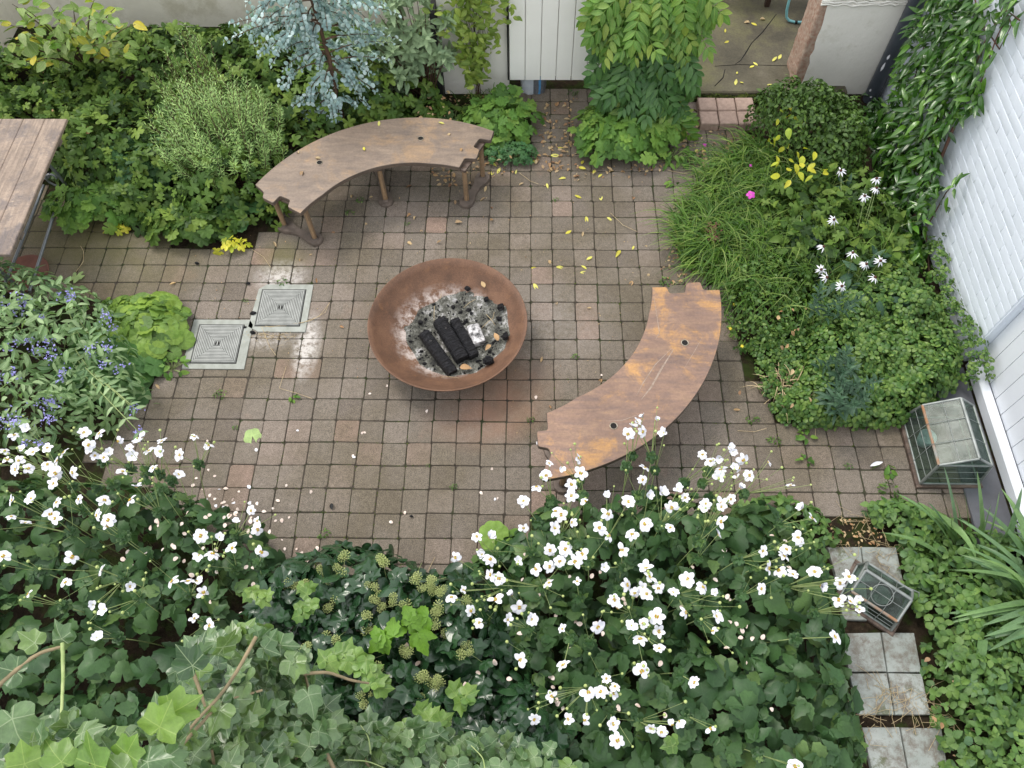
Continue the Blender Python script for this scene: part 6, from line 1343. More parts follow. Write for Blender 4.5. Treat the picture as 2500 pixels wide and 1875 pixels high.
e, bb, _ = near_ivy('ivy_climber', [(820, 1740, 1.6), (880, 1760, 1.6), (980, 1775, 1.55), (1100, 1790, 1.5), (1250, 1810, 1.45), (1370, 1830, 1.4), (1430, 1900, 1.4), (780, 1900, 1.6)], 230, (.07, .12), 'grey green ivy tips along the bottom edge right of centre', L_IVYN, TP_IVY, 230, .5, .2)
for pts in ([(905, 1840, 1.58), (900, 1800, 1.6), (880, 1770, 1.6)], [(1185, 1890, 1.5), (1180, 1850, 1.5), (1150, 1820, 1.5)], [(840, 1855, 1.6), (900, 1858, 1.58), (960, 1885, 1.55)]): stem_px(e, bb, pts, .003, M_GSTEM)
e, bb, Pn = near_ivy('ivy_climber', [(-20, 1745, 3.1), (60, 1800, 3.1), (130, 1770, 3.1), (170, 1760, 3.1), (250, 1800, 3.1), (330, 1790, 3.1), (420, 1740, 3.1), (450, 1800, 3.1), (420, 1900, 3.1), (-20, 1900, 3.1)], 130, (.045, .095), 'soft green ivy leaves nearest the viewer in the bottom left corner', L_IVYN, TP_IVY, 130, .5, .2)
Rs, Ps = [], []
for x, y, s_, az, br_ in [(232, 1868, .115, 1.55, 1), (150, 1860, .085, 2.3, 1), (390, 1775, .105, 1.1, 1), (420, 1740, .10, .5, 1), (310, 1840, .08, 1.0, 1), (30, 1755, .11, -1.2, 0), (40, 1640, .09, 2.9, 0), (60, 1865, .08, 1.7, 1), (200, 1790, .07, .4, 0), (300, 1880, .07, 2.4, 0), (100, 1800, .065, 1.1, 0), (360, 1860, .075, .2, 0), (150, 1560, .075, 2.0, 0), (85, 1570, .07, 2.6, 0), (470, 1625, .115, 2.2, 0), (545, 1580, .10, 1.2, 0)]:
    Ps.append(G(x, y, 3.15 if y > 1700 else 2.9 if x < 300 else 2.5)); d = norm(_r*math.cos(az)+_u*math.sin(az)); nm_ = norm(-ray(x, y)*.45+np.array([0, 0, .6])+rn(3)*.3); nm_ = norm(nm_-d*(d@nm_)); Rs.append(frames(d[None], nm_[None], [s_])[0])
emit(e, bb, TP_IVY, L_IVYB, np.array(Rs)[[0, 1, 2, 3, 4, 7]], np.array(Ps)[[0, 1, 2, 3, 4, 7]], 10, 'large_leaf'); k_ = list(range(8, 16))+[5, 6]; emit(e, bb, TP_IVY, L_IVYN, np.array(Rs)[k_], np.array(Ps)[k_], 10, 'large_leaf')
for pts, r_ in (([(-30, 1700, 2.9), (30, 1645, 2.9), (70, 1610, 2.9), (110, 1590, 2.9), (148, 1580, 2.9)], .0065), ([(152, 1570, 2.9), (155, 1640, 2.9), (152, 1700, 2.95), (148, 1780, 3.0)], .005), ([(222, 1890, 3.1), (220, 1865, 3.15)], .004), ([(370, 1890, 3.0), (395, 1830, 3.05), (405, 1780, 3.1)], .004)): stem_px(e, bb, pts, r_, M_IVYSTEM if r_ > .0055 else M_GSTEM)
print('ivy', time.time()-T0)

# ---------------- right bed
ST = [(1995, 1290, .12), (2080, 1240, .1), (2170, 1250, .1), (2200, 1340, .12), (2235, 1450, .12), (2270, 1560, .12), (2280, 1700, .12), (2330, 1960, .12), (2700, 1960, .15), (2560, 1300, .1), (2420, 1290, .1), (2300, 1330, .12), (2220, 1260, .1)]
PW = [G(*q) for q in [(2195, 1345, .1), (2300, 1300, .1), (2460, 1290, .1), (2620, 1400, .1), (2700, 1960, .1), (2330, 1960, .1), (2290, 1720, .1), (2255, 1560, .1), (2225, 1450, .1)]]; cb = np.mean(PW, 0); e = empty('wild_strawberry_patch', (cb[0], cb[1], 0), 'strawberry leaf ground cover right of the stepping slabs', 'ground cover')
R1, P1, _ = canopy(PW, 1150, .04, .20, nf=7, edge=.15, tilt=.45, depth=.9, amp=.5, size=(.055, .12)); emit(e, (cb[0], cb[1], 0), TP_STRAW+TP_TREF[:1], L_STRAW, R1, P1, 300)
for poly_, n_, lb in (([(1780, 1240, .1), (1900, 1200, .1), (2010, 1240, .1), (2060, 1300, .1), (2020, 1340, .1), (2040, 1480, .1), (1960, 1440, .1), (1850, 1330, .1)], 260, 'light strawberry leaves between the flowers and the pavers'), ([(2110, 1230, .08), (2200, 1215, .08), (2330, 1260, .08), (2280, 1340, .08), (2200, 1330, .08)], 150, 'strawberry leaves under the iris at the paving edge'), ([(2020, 1700, .1), (2110, 1760, .1), (2120, 1900, .1), (2000, 1900, .1)], 80, 'leaves creeping over the left of the nearest slabs')):
    PW = [G(*q) for q in poly_]; cb = np.mean(PW, 0); e = empty('wild_strawberry_patch', (cb[0], cb[1], 0), lb, 'ground cover'); R1, P1, _ = canopy(PW, n_, .03, .15, nf=7, edge=.12, tilt=.35, depth=.7, size=(.06, .11)); emit(e, (cb[0], cb[1], 0), TP_STRAW, L_STRAW, R1, P1, n_)
# iris
def blades(e, bb, specs, mat, w0=.014, name='leaf', k=12):
    for root, tip, lift, w_ in specs:
        root = np.array(root, float); tip = np.array(tip, float); v = np.linspace(0, 1, k)[:, None]; m0 = (root+tip)/2+np.array([0, 0, lift]); q = (1-v)**2*root+2*v*(1-v)*m0+v*v*tip; d = tip-root; sd2 = norm(np.array([-d[1], d[0], 0.])+rn(3)*.25*np.linalg.norm(d))
        W_2 = w_*np.minimum(1, np.minimum(1.0, (1-v[:, 0])**.55*1.25+.02)); b = MB(); b.ribbons(q[None], W_2[None], sd2[None], .35); pr(b.build(name, mat), e, bb)
ib = G(2370, 1330, 0); e = empty('iris_plant', (ib[0], ib[1], 0), 'sword leaved iris clump in front of the cold frame', 'plant'); sp = []
for tx, ty, th, rx_, ry_, lf, w_ in [(2305, 1140, .62, 2340, 1330, .05, .016), (2385, 1150, .55, 2400, 1340, .04, .014), (2190, 1205, .30, 2340, 1380, .25, .016), (2150, 1300, .14, 2330, 1400, .28, .015), (2240, 1225, .30, 2350, 1360, .15, .016), (2440, 1200, .55, 2400, 1360, .05, .013), (2495, 1190, .50, 2440, 1370, .05, .014), (2300, 1365, .14, 2200, 1310, .12, .012), (2470, 1260, .45, 2420, 1360, .1, .012), (2265, 1225, .4, 2330, 1350, .1, .012), (2330, 1210, .5, 2360, 1340, .02, .013), (2355, 1200, .5, 2370, 1340, .02, .012), (2280, 1260, .3, 2350, 1350, .12, .012), (2385, 1370, .2, 2230, 1240, .28, .017), (2320, 1250, .42, 2330, 1330, .0, .014), (2420, 1230, .5, 2390, 1340, .0, .012)]: sp.append((G(rx_, ry_, 0), G(tx, ty, th), lf, w_))
blades(e, (ib[0], ib[1], 0), [(a_, b_, c_, d_*1.6) for a_, b_, c_, d_ in sp], L_IRIS)
ib = G(2540, 1480, 0); e = empty('iris_plant', (ib[0], ib[1], 0), 'arching iris clump at the right edge below the first iris', 'plant'); sp = []
for k in range(46):
    a = rng.uniform(1.7, 4.0) if k < 38 else rng.uniform(0, 6.28); L = rng.uniform(.40, .80); sp.append(((ib[0]+rng.normal(0, .05), ib[1]+rng.normal(0, .06), 0), (ib[0]+L*math.cos(a)*1.0, ib[1]+L*.8*math.sin(a)+.05, rng.uniform(.05, .38)), rng.uniform(.15, .38), rng.uniform(.010, .016)))
for tx, ty, rx_, ry_, w_ in [(2290, 1645, 2400, 1510, .018), (2370, 1690, 2400, 1560, .02)]: sp.append((G(rx_, ry_, .2), G(tx, ty, .1), .05, w_))
blades(e, (ib[0], ib[1], 0), [(a_, b_, c_, d_*1.6) for a_, b_, c_, d_ in sp], L_IRIS)
# clover
CL = [(1990, 690, .18), (2100, 620, .2), (2220, 600, .2), (2300, 720, .2), (2350, 860, .18), (2340, 940, .15), (2260, 990, .12), (2190, 1035, .08), (2080, 1040, .08), (1960, 1035, .08), (1890, 1000, .08), (1960, 900, .12), (1980, 800, .15)]
PW = [G(*q) for q in CL]; cb = np.mean(PW, 0); e = empty('clover_patch', (cb[0], cb[1], 0), 'thick bright clover carpet between the grass and the cold frame', 'ground cover')
R1, P1, _ = canopy(PW, 2900, .06, .28, nf=5, edge=.22, tilt=.5, depth=.95, amp=.65, size=(.05, .088)); emit(e, (cb[0], cb[1], 0), TP_TREF, L_CLOV, R1, P1, 300)
PW = [G(*q) for q in [(1820, 830, .08), (1900, 780, .1), (1990, 800, .1), (1980, 960, .08), (1960, 1050, .06), (1890, 1010, .06), (1850, 930, .06)]]
cov('clover_fringe', PW, 420, .03, .13, TP_TREF, L_CLOV, 'thin clover runners over bare soil at the paving corner', 'ground cover', nf=7, edge=.1, size=(.04, .065))
PW = [G(*q) for q in [(1770, 640, .12), (1900, 620, .15), (2000, 680, .15), (1990, 800, .12), (1900, 860, .1), (1800, 850, .08), (1770, 740, .1)]]
cov('small_leaf_herbs', PW, 2300, .03, .24, TP_SMALL, L_CLOV, 'fine small leaved herb tangle between the bench and the clover', 'ground cover', nf=7, edge=.15, amp=.7, depth=1.0, tilt=.7, size=(.02, .045))
# right bed mid dark undergrowth
PW = [G(*q) for q in [(1830, 470, .2), (1990, 400, .25), (2150, 420, .25), (2230, 560, .25), (2240, 680, .2), (2080, 690, .2), (1950, 680, .2), (1850, 600, .2)]]
cov('mixed_undergrowth', PW, 1300, .10, .36, TP_OV+TP_BED, L_BED, 'dark mixed foliage behind the grass below the climber', 'ground cover', nf=5, edge=.2, amp=.7, depth=1.0, tilt=.6, size=(.04, .12))
# dark small leaved shrub
SH = [(1840, 215, .45), (1900, 185, .5), (2040, 195, .55), (2110, 250, .5), (2130, 360, .45), (2080, 440, .35), (1960, 400, .3), (1880, 350, .3), (1845, 290, .3)]
PW = [G(*q) for q in SH]; cb = np.mean(PW, 0); e = empty('small_leaved_shrub', (cb[0], cb[1], 0), 'dense dark shrub with tiny leaves at the foot of the pillar', 'shrub')
R1, P1, _ = canopy(PW, 5200, .22, .62, nf=6, edge=.2, tilt=.7, depth=.7, amp=.5, size=(.028, .052)); emit(e, (cb[0], cb[1], 0), TP_SMALL, L_SHRUB, R1, P1, 200)
# moss strip along porch edge
PW = [G(*q) for q in [(1690, 228, .05), (1860, 222, .05), (1880, 250, .02), (1850, 246, .02), (1705, 244, .02)]]
cov('moss_strip', PW, 1500, .02, .07, TP_SMALL, M_MOSS, 'dark moss strip between the porch slab and the step', 'moss', nf=20, edge=.03, size=(.018, .038))
# yellow plant
yb = G(1960, 400, 0); e = empty('yellow_leaved_plant', (yb[0], yb[1], 0), 'thin plant with sparse yellow leaves above the grass', 'plant'); Rs, Ps = [], []
for x, y in [(1912, 275), (1920, 287), (1968, 300), (1955, 288), (1925, 312), (1945, 305), (1888, 335), (1905, 330), (1915, 358), (1925, 362), (1990, 370), (1975, 365), (1895, 380), (1900, 395), (1925, 390), (1990, 398), (1940, 400), (2005, 415), (2008, 425), (1985, 428), (1960, 410), (1960, 380), (1920, 415), (1905, 430), (1900, 290), (1930, 270), (1950, 420), (1880, 350), (1945, 370), (1970, 410), (1930, 440)]:
    Ps.append(G(x, y, .55)); d = norm(np.array([rng.normal(), rng.normal(), -.4])); nm_ = norm(np.array([0, -.3, 1.])+rn(3)*.5); nm_ = norm(nm_-d*(d@nm_)); Rs.append(frames(d[None], nm_[None], [rng.uniform(.05, .095)])[0])
emit(e, (yb[0], yb[1], 0), TP_OV, L_YEL, np.array(Rs), np.array(Ps), 300); b = stems_from(np.array(Ps), np.array([yb[0], yb[1], 0]), r=.0022, spread=.25); pr(b.build('stem', M_GSTEM), e, (yb[0], yb[1], 0))
# grass
GP = [G(*q) for q in [(1680, 500, .08), (1760, 390, .12), (1860, 330, .15), (1930, 400, .2), (1960, 520, .2), (1960, 640, .15), (1880, 700, .12), (1780, 690, .1), (1670, 650, .06), (1650, 600, .06)]]
A = np.array([q[:2] for q in GP]); n = 3900; q = rng.uniform(A.min(0), A.max(0), (n*3, 2)); q = q[inpoly(q[:, 0], q[:, 1], [tuple(a) for a in A])][:n]; n = len(q)
cl = .5+.5*noise2(q[:, 0], q[:, 1], 9); L = rng.uniform(.2, .52, n)*(.5+.7*cl); az = noise2(q[:, 0]*1.3, q[:, 1]*1.3, 6)*3+rng.normal(0, .9, n)+3.4; ln = rng.uniform(.35, 1.0, n); d = np.c_[np.cos(az), np.sin(az), 0*az]
v = np.linspace(0, 1, 6)[None, :, None]; r0 = np.c_[q, np.zeros(n)]; tip = r0+d*(L*ln)[:, None]+np.array([0, 0, 1.])*(L*(1-ln*.6)*.75)[:, None]; m0 = r0+d*(L*ln*.25)[:, None]+np.array([0, 0, 1.])*(L*.8)[:, None]
Qg = (1-v)**2*r0[:, None]+2*v*(1-v)*m0[:, None]+v*v*tip[:, None]; b = MB(); b.ribbons(Qg, (rng.uniform(.0026, .0066, n)[:, None]*np.array([.8, 1, 1, .85, .55, .08])[None]), norm(np.c_[-np.sin(az), np.cos(az), rng.normal(0, .3, n)]), .3)
tag(b.build('tall_grass', L_GRASS), 'long tufty grass flopping over the paving edge right of the bowl', 'grass', None, 'stuff')
for (x, y, nn, sp_, lb) in ((1190, 345, 130, .2, 'thin grass blades under the rod near the bench end'), (1180, 270, 70, .16, 'bent grass tuft in front of the clematis rod'), (1900, 950, 60, .14, 'dry grass tuft at the corner of the bed')):
    c = G(x, y, 0); q = c[:2]+rn(nn, 2)*sp_*.45; az = rng.uniform(0, 6.28, nn); L = rng.uniform(.12, .28, nn); d = np.c_[np.cos(az), np.sin(az), 0*az]; r0 = np.c_[q, np.zeros(nn)]; tip = r0+d*L[:, None]*.8+np.array([0, 0, 1.])*(L*.3)[:, None]; m0 = r0+d*L[:, None]*.3+np.array([0, 0, 1.])*(L*.8)[:, None]
    Qg = (1-v)**2*r0[:, None]+2*v*(1-v)*m0[:, None]+v*v*tip[:, None]; b = MB(); b.ribbons(Qg, (.003*np.array([.8, 1, 1, .85, .55, .08])[None]).repeat(nn, 0), norm(np.c_[-np.sin(az), np.cos(az), 0*az]), .3); tag(b.build('grass_tuft', L_GRASS if y < 900 else M_DSTEM), lb, 'grass')
GP2 = [G(*a) for a in [(1760, 420, .2), (1990, 380, .2), (2150, 450, .25), (2180, 620, .25), (2050, 690, .2), (1900, 760, .15), (1790, 760, .1), (1720, 640, .1)]]
A = np.array([a[:2] for a in GP2]); n = 900; qq = rng.uniform(A.min(0), A.max(0), (n*3, 2)); qq = qq[inpoly(qq[:, 0], qq[:, 1], [tuple(a) for a in A])][:n]; n = len(qq); L = rng.uniform(.3, .6, n); az = rng.normal(3.5, 1.0, n); d = np.c_[np.cos(az), np.sin(az), 0*az]; ln = rng.uniform(.3, .9, n)
r0 = np.c_[qq, np.zeros(n)]; tip = r0+d*(L*ln)[:, None]+np.array([0, 0, 1.])*(L*(1-ln*.5)*.8)[:, None]; m0 = r0+d*(L*ln*.2)[:, None]+np.array([0, 0, 1.])*(L*.9)[:, None]; Qg = (1-v)**2*r0[:, None]+2*v*(1-v)*m0[:, None]+v*v*tip[:, None]
b = MB(); b.ribbons(Qg, (rng.uniform(.002, .0042, n)[:, None]*np.array([.8, 1, 1, .85, .55, .08])[None]), norm(np.c_[-np.sin(az), np.cos(az), rng.normal(0, .3, n)]), .3); tag(b.build('wild_grass', L_GRASS), 'loose grass stalks growing through the mixed plants of the right bed', 'grass', None, 'stuff')
def sprinkle(regs, name, label, mat, tm, s=(.02, .05)):
    Pq = [G(rng.uniform(x0, x1), rng.uniform(y0, y1), h) for x0, x1, y0, y1, h, nn in regs for _ in range(nn)]; Pq = np.array(Pq); m = len(Pq); az = rng.uniform(0, 6.28, m); f = np.c_[np.cos(az), np.sin(az), rng.normal(0, .3, m)]; b = MB(); R_ = frames(f, norm(np.c_[rn(m, 2)*.5, np.ones(m)]), rng.uniform(*s, m))
    for i, t in enumerate(tm): b.inst(t, R_[i::len(tm)], Pq[i::len(tm)])
    tag(b.build(name, mat), label, 'dead leaves', None, 'stuff')
sprinkle([(100, 560, 120, 420, .42, 16), (860, 1100, 190, 300, .2, 60), (1800, 2150, 500, 1000, .22, 26), (2250, 2480, 1400, 1850, .12, 16), (1100, 1250, 300, 400, .15, 20)], 'caught_dead_leaves', 'dead tan leaves caught on the foliage of the beds', M_LEAFB, TP_SMALL+TP_OV[:1])
# spurge rosettes
for (pts, lb) in (([(2010, 780), (1985, 765), (2040, 770)], 'dark spurge rosette near the herb tangle'), ([(2040, 915), (2075, 910), (2030, 940), (2060, 960), (2090, 945), (2020, 970), (2050, 890), (2000, 900)], 'dark blue green spurge cluster in the middle of the clover'), ([(2060, 1000), (2040, 1015), (2085, 995), (2020, 990)], 'lowest spurge rosettes at the front of the clover')):
    c = G(*pts[0], .2); e = empty('spurge_plant', (c[0], c[1], 0), lb, 'plant'); cs = [G(x, y, .26) for x, y in pts]; rosettes(e, (c[0], c[1], 0), cs, [(rng.normal(0, .25), rng.normal(-.1, .2), 1) for _ in cs], 22, .085, TP_LANC, L_EUPH, 300, cup=.6)
    b = stems_from(np.array(cs), np.array([c[0], c[1], 0]), r=.004, spread=.3); pr(b.build('stem', M_GSTEM), e, (c[0], c[1], 0))
# dock-like dark lance leaves
c = G(1965, 600, .15); e = empty('plantain_plant', (c[0], c[1], 0), 'dark lance leaved rosette among the grass', 'plant'); rosettes(e, (c[0], c[1], 0), [G(1965, 600, .18), G(1935, 590, .16), G(2050, 480, .2)], [(0, -.2, 1)]*3, 12, .16, TP_LANC, L_EUPH, 300)
# coneflowers
eb_ = G(2080, 720, 0); e = empty('white_coneflower', (eb_[0], eb_[1], 0), 'white coneflower plant with drooping narrow petals near the brick wall', 'plant'); ebb = (eb_[0], eb_[1], 0); pts = [(1650+a/2.592, c_/2.592) for a, c_ in [(1270, 1130), (1270, 1190), (1195, 1240), (1000, 1390), (935, 1560), (1120, 1600), (1045, 1080)]]+[(1650+a/2.592, 600+c_/2.592) for a, c_ in [(1205, 115), (1295, 95), (955, 200), (1260, 200), (1050, 255), (920, 150)]]
b0 = tjoin([TP_NEED[0]], [np.eye(3)], [(0, 0, 0)]); CP = ovate(4, .20, .9, .1, .2); CPM = tmpl_mesh(CP, 'petal', M_PETAL); b = MB(); b.inst(sphere(1, 9, 5), np.array([np.diag([.011, .011, .009])]), np.zeros((1, 3))); o = b.build('cone', M_CONE); CNM = o.data; bpy.data.objects.remove(o); tips = []
for k, (x, y) in enumerate(pts):
    p = G(x, y, .52); tips.append(p); nm_ = norm(np.array([rng.normal(0, .3), rng.normal(-.25, .3), 1.])); f0 = norm(np.cross(nm_, rn(3))); fl_ = empty_child('flower', e, frames(f0[None], nm_[None], [1.])[0], p, ebb); n_ = int(rng.integers(8, 12))
    for j in range(n_): put('petal', CPM, fl_, rotz(2*math.pi*j/n_+rng.normal(0, .1))@rotx(rng.uniform(-.7, -.1))*.050, (0, 0, 0))
    put('cone', CNM, fl_, np.eye(3), (0, 0, .003))
b = stems_from(np.array(tips), np.array([eb_[0], eb_[1], 0]), r=.0025, spread=.5); pr(b.build('stem', M_GSTEM), e, ebb)
Rr, Pp = dome((eb_[0], eb_[1], 0), .35, .3, .35, 60, (.10, .17)); emit(e, ebb, TP_LANCW, L_EUPH, Rr, Pp, 60)
# pink, magenta, yellow single flowers
def simple_flower(name, px_, py_, h, n_, r_, me, label, cat, ctr=None, grp=None, droop=-.1, root=(0, .05)):
    p = G(px_, py_, h); e = empty(name, (p[0], p[1], 0), label, cat, grp); nm_ = norm(np.array([rng.normal(0, .15), -.3, 1.])); f0 = norm(np.cross(nm_, rn(3))); R0 = frames(f0[None], nm_[None], [1.])[0]
    for j in range(n_): put('petal', me, e, R0@rotz(2*math.pi*j/n_)@rotx(droop)*r_, (0, 0, p[2]))
    if ctr: put('flower_eye', ctr, e, R0*r_*1.0, (0, 0, p[2]))
    b = stems_from(np.array([[0, 0, p[2]-.002]]), np.array([[root[0], root[1], 0]]), r=.0018); b.build('stem', M_GSTEM, e); return e
MAGM = tmpl_mesh(petal(31, .75), 'petal', M_MAG); YFM = tmpl_mesh(petal(32, .6), 'petal', M_YFL)
simple_flower('cranesbill_flower', 1833, 475, .38, 5, .036, MAGM, 'single magenta flower standing in the long grass', 'flower', EYM)
simple_flower('cranesbill_flower', 1833, 404, .34, 4, .014, MAGM, 'half closed small pink flower above the magenta one', 'flower')
simple_flower('cranesbill_flower', 1721, 353, .03, 3, .020, MAGM, 'fallen magenta petals on the pavers near the pink step', 'flower')
for k, (x, y, lb) in enumerate([(1864, 717, 'topmost small yellow flower beside the bench end'), (1793, 743, 'small yellow flower close to the bench corner'), (1783, 802, 'small yellow flower beside the middle of the bench'), (1812, 845, 'lowest small yellow flower at the bed edge')]): simple_flower('cinquefoil_flower', x, y, .16, 5, .014, YFM, lb, 'flower', EYM, 'yellow flowers along the bench')
for x, y, lb in ((1740, 556, 'dusky pink flat flower head in the grass'), (1745, 577, 'darker faded flower head just below the dusky pink one')):
    p = G(x, y, .22); b = MB(); n = 60; q = rn(n, 3)*np.array([.03, .026, .006]); b.inst(sphere(1, 5, 3), umat(n, .007), q); o = b.build('stonecrop_head', M_SEDUM); o.location = tuple(p); tag(o, lb, 'flower head')
# wall climber
e = empty('evergreen_wall_climber', (3.02, 2.2, 0), 'glossy long leaved climber hanging down the white brick wall', 'climber'); eb2 = (3.02, 2.2, 0); VP = [(2245, 20), (2265, -30), (2500, -30), (2500, 40), (2440, 130), (2400, 210), (2390, 262), (2330, 300), (2300, 345), (2290, 420), (2300, 470), (2270, 520), (2240, 560), (2250, 640), (2230, 680), (2170, 640), (2150, 560), (2120, 470), (2140, 400), (2110, 360), (2080, 330), (2090, 300), (2180, 240), (2190, 180), (2225, 80)]
n = 1900; X = []
while len(X) < n:
    q = rng.uniform((2080, -40), (2500, 690))
    if inpoly(np.array([q[0]]), np.array([q[1]]), VP)[0] and (q[0] < 2390 or rng.random() < .3): X.append(q)
P = np.array([GX(x, y, WX-.05-.22*rng.random()**1.3*np.clip((2420-x)/200, .15, 1)) for x, y in X]); P[:, 2] = np.maximum(P[:, 2], .08)
P = np.concatenate([P, [GX(x, y, WX-.08) for x, y in [(2300, 500), (2315, 480), (2330, 460), (2340, 440), (2350, 420), (2270, 455), (2310, 505), (2330, 455), (2345, 430)]+[(2255+rng.uniform(-14, 14), y_) for y_ in range(540, 700, 12)]]]); n = len(P)
lx = (P[:, 0] > 0); f = norm(np.c_[rng.normal(-.45, .45, n), rng.normal(-.35, .55, n), rng.normal(-.35, .45, n)]); nm = norm(np.c_[-.65*np.ones(n), -.25*np.ones(n), .8*np.ones(n)]+rn(n, 3)*.3); nm = norm(nm-f*(f*nm).sum(1, keepdims=True))
emit(e, eb2, TP_LANC, L_VINE, frames(f, nm, rng.uniform(.075, .135, n)), P, 300, order=np.argsort(P[:, 0]))
b = MB()
for pts in ([(2250, 700), (2260, 560), (2310, 470), (2350, 425)], [(2190, 600), (2230, 450), (2290, 330), (2370, 180), (2440, 40), (2470, -30)], [(2200, 500), (2260, 350), (2330, 200), (2390, 60), (2400, -20)], [(2390, 60), (2420, 90), (2450, 20), (2490, 50)], [(2380, 0), (2400, 60), (2440, 120), (2470, 60), (2440, -20)], [(2150, 620), (2180, 500), (2200, 300), (2260, 100), (2300, -30)], [(2440, 40), (2400, 110), (2370, 190)], [(2480, -10), (2430, 100), (2395, 200)]):
    q = np.array([GX(x, y, WX-.05) for x, y in pts]); q[:, 2] = np.maximum(q[:, 2], .0); b.tubes(q[None], .005, 5)
q = np.array([[(3.0, 1.9, 0), (3.05, 2.0, .3), (3.08, 2.2, .8)], [(3.0, 2.3, 0), (3.05, 2.3, .3), (3.08, 2.5, .9)]]); b.tubes(q, .012, 6); pr(b.build('vine_stem', M_VSTEM), e, eb2)
# creeping clover up the brick foot, loose tendril
PW = [G(*q) for q in [(2240, 600, .1), (2290, 600, .1), (2330, 760, .1), (2390, 900, .05), (2400, 950, .03), (2345, 960, .05), (2290, 820, .1)]]
cov('creeping_fringe', PW, 260, .05, .28, TP_TREF, L_CLOV, 'clover leaves climbing along the foot of the white wall', 'ground cover', size=(.045, .07), edge=.06)
print('right bed', time.time()-T0)

# ---------------- weeds in the joints
WD = [((538, 965), .075, 0, 'spidery weed in a joint left of the bowl'), ((715, 972), .06, 1, 'five leaved seedling in a joint below the lime stain'), ((790, 1305), .07, 0, 'weed in a joint near the fallen petals'), ((1046, 1137), .03, 0, 'tiny moss tuft in a joint left of centre'), ((1110, 1190), .05, 0, 'dark moss tuft in the lower joints'), ((1357, 489), .045, 0, 'blue green seedling in a joint above the bowl'), ((994, 548), .04, 0, 'seedling between bench leg and bowl'), ((1640, 448), .07, 1, 'leafy seedling near the grass'), ((1405, 873), .05, 0, 'pale grass sprig right of the bowl'), ((1297, 1027), .05, 0, 'moss tuft by the bench end'), ((1890, 1078), .08, 0, 'dark moss cushion on the right path'), ((1835, 1025), .07, 0, 'mossy tuft at the bed corner'), ((1965, 1130), .08, 1, 'small clover growing in the right path'), ((1965, 1070), .08, 1, 'clover seedling at the path edge'), ((2155, 1150), .09, 1, 'tall leafy weed on the path near the cold frame'), ((2170, 1200), .12, 0, 'moss mound on the path near the cold frame'), ((855, 520), .06, 0, 'weed tuft under the left bench end'), ((880, 490), .06, 0, 'small weed below the bench'), ((1670, 560), .05, 1, 'little weed at the grass edge'), ((1385, 1245), .05, 0, 'tiny weed near the anemones'), ((2070, 1140), .05, 0, 'pale weed in the middle of the right path'), ((1150, 800), .0, 0, ''), ((600, 735), .04, 0, 'weed sprig at the corner of the upper manhole cover'), ((690, 690), .07, 0, 'weeds along the top edge of the upper manhole cover'), ((575, 1045), .04, 0, 'seedling below the spidery weed'), ((1625, 690), .08, 0, 'weedy fringe behind the bench end'), ((1400, 228), .08, 0, 'dark weed in the gap below the hatch')]
for (x, y), s_, big, lb in WD:
    if not s_: continue
    c = G(x, y, 0); n_ = 9 if big else 26; e = empty('joint_weed', (c[0], c[1], 0), lb, 'weed', 'weeds in the paving joints'); R1, P1 = dome((c[0], c[1], .003), s_*.6, s_*.45, s_*.4, n_, (s_*.45, s_*.8) if big else (s_*.2, s_*.42), .4)
    emit(e, (c[0], c[1], 0), TP_OV if big else TP_LANCW, L_GER if big else (L_SHRUB if 'moss' in lb or 'dark' in lb else L_CLOV), R1, P1, n_)
# moss lines in joints as soft scatter
n = 6000; cc = cells[rng.integers(0, len(cells), n)]; hv = rng.random(n) < .5; q = cc+np.where(hv[:, None], np.c_[rng.uniform(-S/2, S/2, n), np.full(n, S/2)], np.c_[np.full(n, S/2), rng.uniform(-S/2, S/2, n)]); kk = noise2(q[:, 0], q[:, 1], 3.0) > -.02; q = q[kk]; n = len(q)
az = rng.uniform(0, 6.28, n); f = np.c_[np.cos(az), np.sin(az), 0*az]; b = MB(); b.inst(TP_SMALL[0], frames(f, norm(np.c_[rn(n, 2)*.4, np.ones(n)]), rng.uniform(.006, .014, n)), np.c_[q, rng.uniform(-.004, .001, n)]); tag(b.build('joint_moss', M_MOSS), 'fine moss growing in the joints between pavers', 'moss', None, 'stuff')

# ---------------- fallen leaves and petals
def flat_leaf(name, x, y, h, me, s_, label, cat, grp, curl=.25):
    p = G(x, y, h+.002); nm_ = norm(np.array([rng.normal(0, curl*.5), rng.normal(0, curl*.5), 1.])); a = rng.uniform(0, 6.28); f = np.array([math.cos(a), math.sin(a), 0]); f = norm(f-nm_*(f@nm_)); o = put(name, me, None, frames(f[None], nm_[None], [s_])[0], p+np.array([0, 0, .001])); tag(o, label, cat, grp)
LY = [tmpl_mesh(t, 'fallen_leaf', M_LEAFY) for t in (ovate(6, .42, .9, .1, -.1), ovate(6, .36, .85, .25, .15))]; LBm = [tmpl_mesh(t, 'fallen_leaf', M_LEAFB) for t in (ovate(5, .5, .8, .5, .3), ovate(5, .4, .8, .6, -.3))]; FPM = [tmpl_mesh(petal(i+40, .75), 'fallen_petal', M_PETALO) for i in range(3)]+[PETM[0]]
